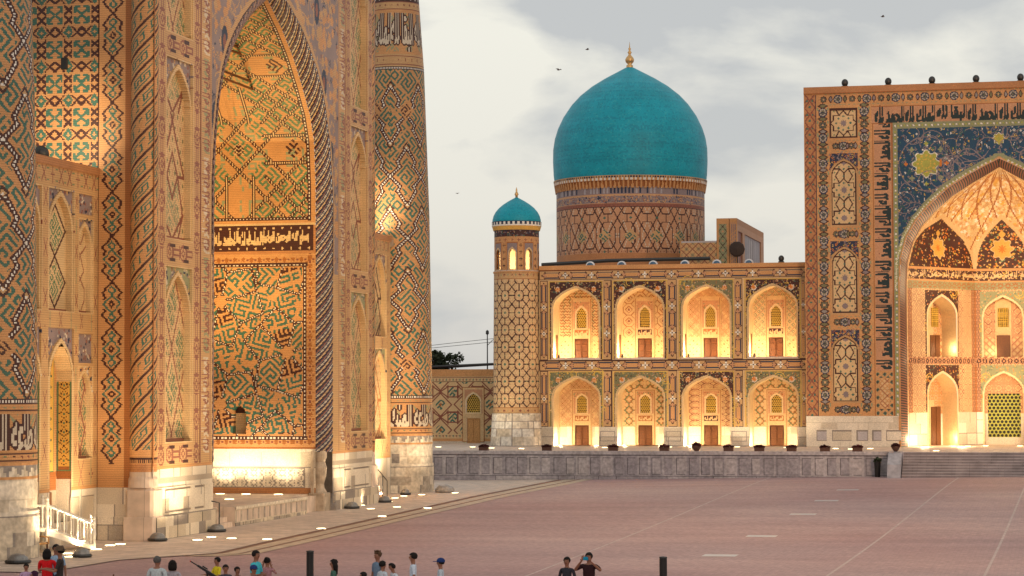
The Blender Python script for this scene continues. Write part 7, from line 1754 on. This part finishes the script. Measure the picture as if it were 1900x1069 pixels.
person('man in a light blue shirt standing behind the woman in red', -26.45, 60.6, 1.86, R(30), (.25, .36, .5))
person('girl in a lilac shirt with pulled back hair at the lower left', -27.28, 60.5, 1.33, R(20), (.42, .28, .45), hair='bun')
person('woman with a dark purple headscarf at the bottom edge, left of the woman in red', -24.9, 55.7, 1.52, LT_, (.08, .02, .07), hair='long', hairc=(.04, .008, .03), build=1.1)
person('grey haired man in a pale blue checked shirt seen from behind', -22.16, 57.1, 1.83, pi - .1, (.42, .48, .50), hairc=(.09, .085, .08), build=1.15)
person('woman with black hair in a light grey top seen from behind', -21.9, 57.5, 1.70, pi + .3, (.34, .32, .36), hair='bob')
person('boy in a yellow shirt looking left', -22.07, 61.3, 1.52, R(-40), (.62, .50, .02), pose='fwd')
person('dark haired boy close behind the black toy rifle', -20.9, 58.7, 1.52, R(25), (.05, .05, .07))
person('smallest boy peeking out right of the toy rifle holder', -20.72, 59.1, 1.44, R(50), (.10, .04, .04))
person('man in a turquoise polo shirt with dark collar looking right', -20.34, 59.5, 1.84, RT_, (.06, .44, .52), pose='cross')
person('girl in a flowered pink blouse with both hands at her hair', -20.2, 60.0, 1.62, pi, (.36, .18, .20), hair='bun', pose='head')
person('boy with a dark blue cap in front of the turquoise polo shirt', -19.72, 57.5, 1.60, R(40), (.03, .04, .10), hair='cap')
person('woman with long dark hair and patterned scarf looking left beside the bollard', -18.1, 59.1, 1.66, LT_, (.05, .12, .09), hair='long')
person('young man with spiky light hair and grey blue shirt looking left', -17.37, 60.7, 1.78, R(-35), (.14, .21, .30), hair='spiky', hairc=(.10, .055, .03))
person('boy in a white and navy top seen from behind', -16.86, 59.4, 1.62, R(140), (.50, .56, .62))
person('dark haired child at the bottom edge below the spiky haired man', -16.75, 57.2, 1.50, LT_, (.04, .04, .06))
person('short haired boy in white bending forward to the left', -16.50, 59.55, 1.56, R(-50), (.55, .60, .66), lean=.25)
person('man in a white printed shirt looking left', -16.2, 59.95, 1.80, LT_, (.55, .62, .72))
person('boy in a blue baseball cap and white shirt looking left', -15.46, 59.95, 1.66, R(-80), (.45, .52, .58), hair='cap')
person('teenage boy in a dark grey shirt standing left of the photographer', -12.2, 60.4, 1.71, R(-8), (.028, .028, .038))
person('man in a dark brown shirt holding a blue camera to his eye', -11.62, 60.4, 1.83, R(-5), (.030, .010, .012), pose='camera', build=1.2)
bm = bmesh.new(); box(bm, (0, 0, 0), (.13, .05, .085), bev=.01); lathe(bm, [(.03, 0), (.028, .05)], n=12, c=(0, 0, 0)); o = mesh_obj('camera', bm, cloth((.01, .25, .42), 'blue_camera')); o.location = (-11.64, 60.08, 1.705); o.rotation_euler = (0, 0, R(-5)); props(o, 'small blue camera held to the eye by the man in brown', 'camera')
t = thing('toy_rifle', 'black toy rifle held up slantwise before the boy in yellow', 'toy rifle', (-21.55, 59.0, 1.32))
bm = bmesh.new(); tube(bm, [(-.42, 0, .26), (-.05, 0, .05)], .016, 8); tube(bm, [(-.22, 0, .15), (.12, 0, -.05)], .032, 8); mesh_obj('barrel', bm, M_BLK, t)
bm = bmesh.new(); box(bm, (.16, 0, -.08), (.34, .05, .09), rot=Matrix.Rotation(R(30), 4, 'Y'), bev=.01); box(bm, (.04, 0, -.12), (.05, .04, .16), bev=.01); box(bm, (-.02, 0, .10), (.16, .03, .03), rot=Matrix.Rotation(R(30), 4, 'Y')); mesh_obj('stock', bm, M_BLK, t)
bm = bmesh.new(); lathe(bm, [(.018, 0), (.018, .03)], (-.43, 0, .25), 8); mesh_obj('muzzle', bm, cloth((.5, .03, .03), 'red_plastic'), t)
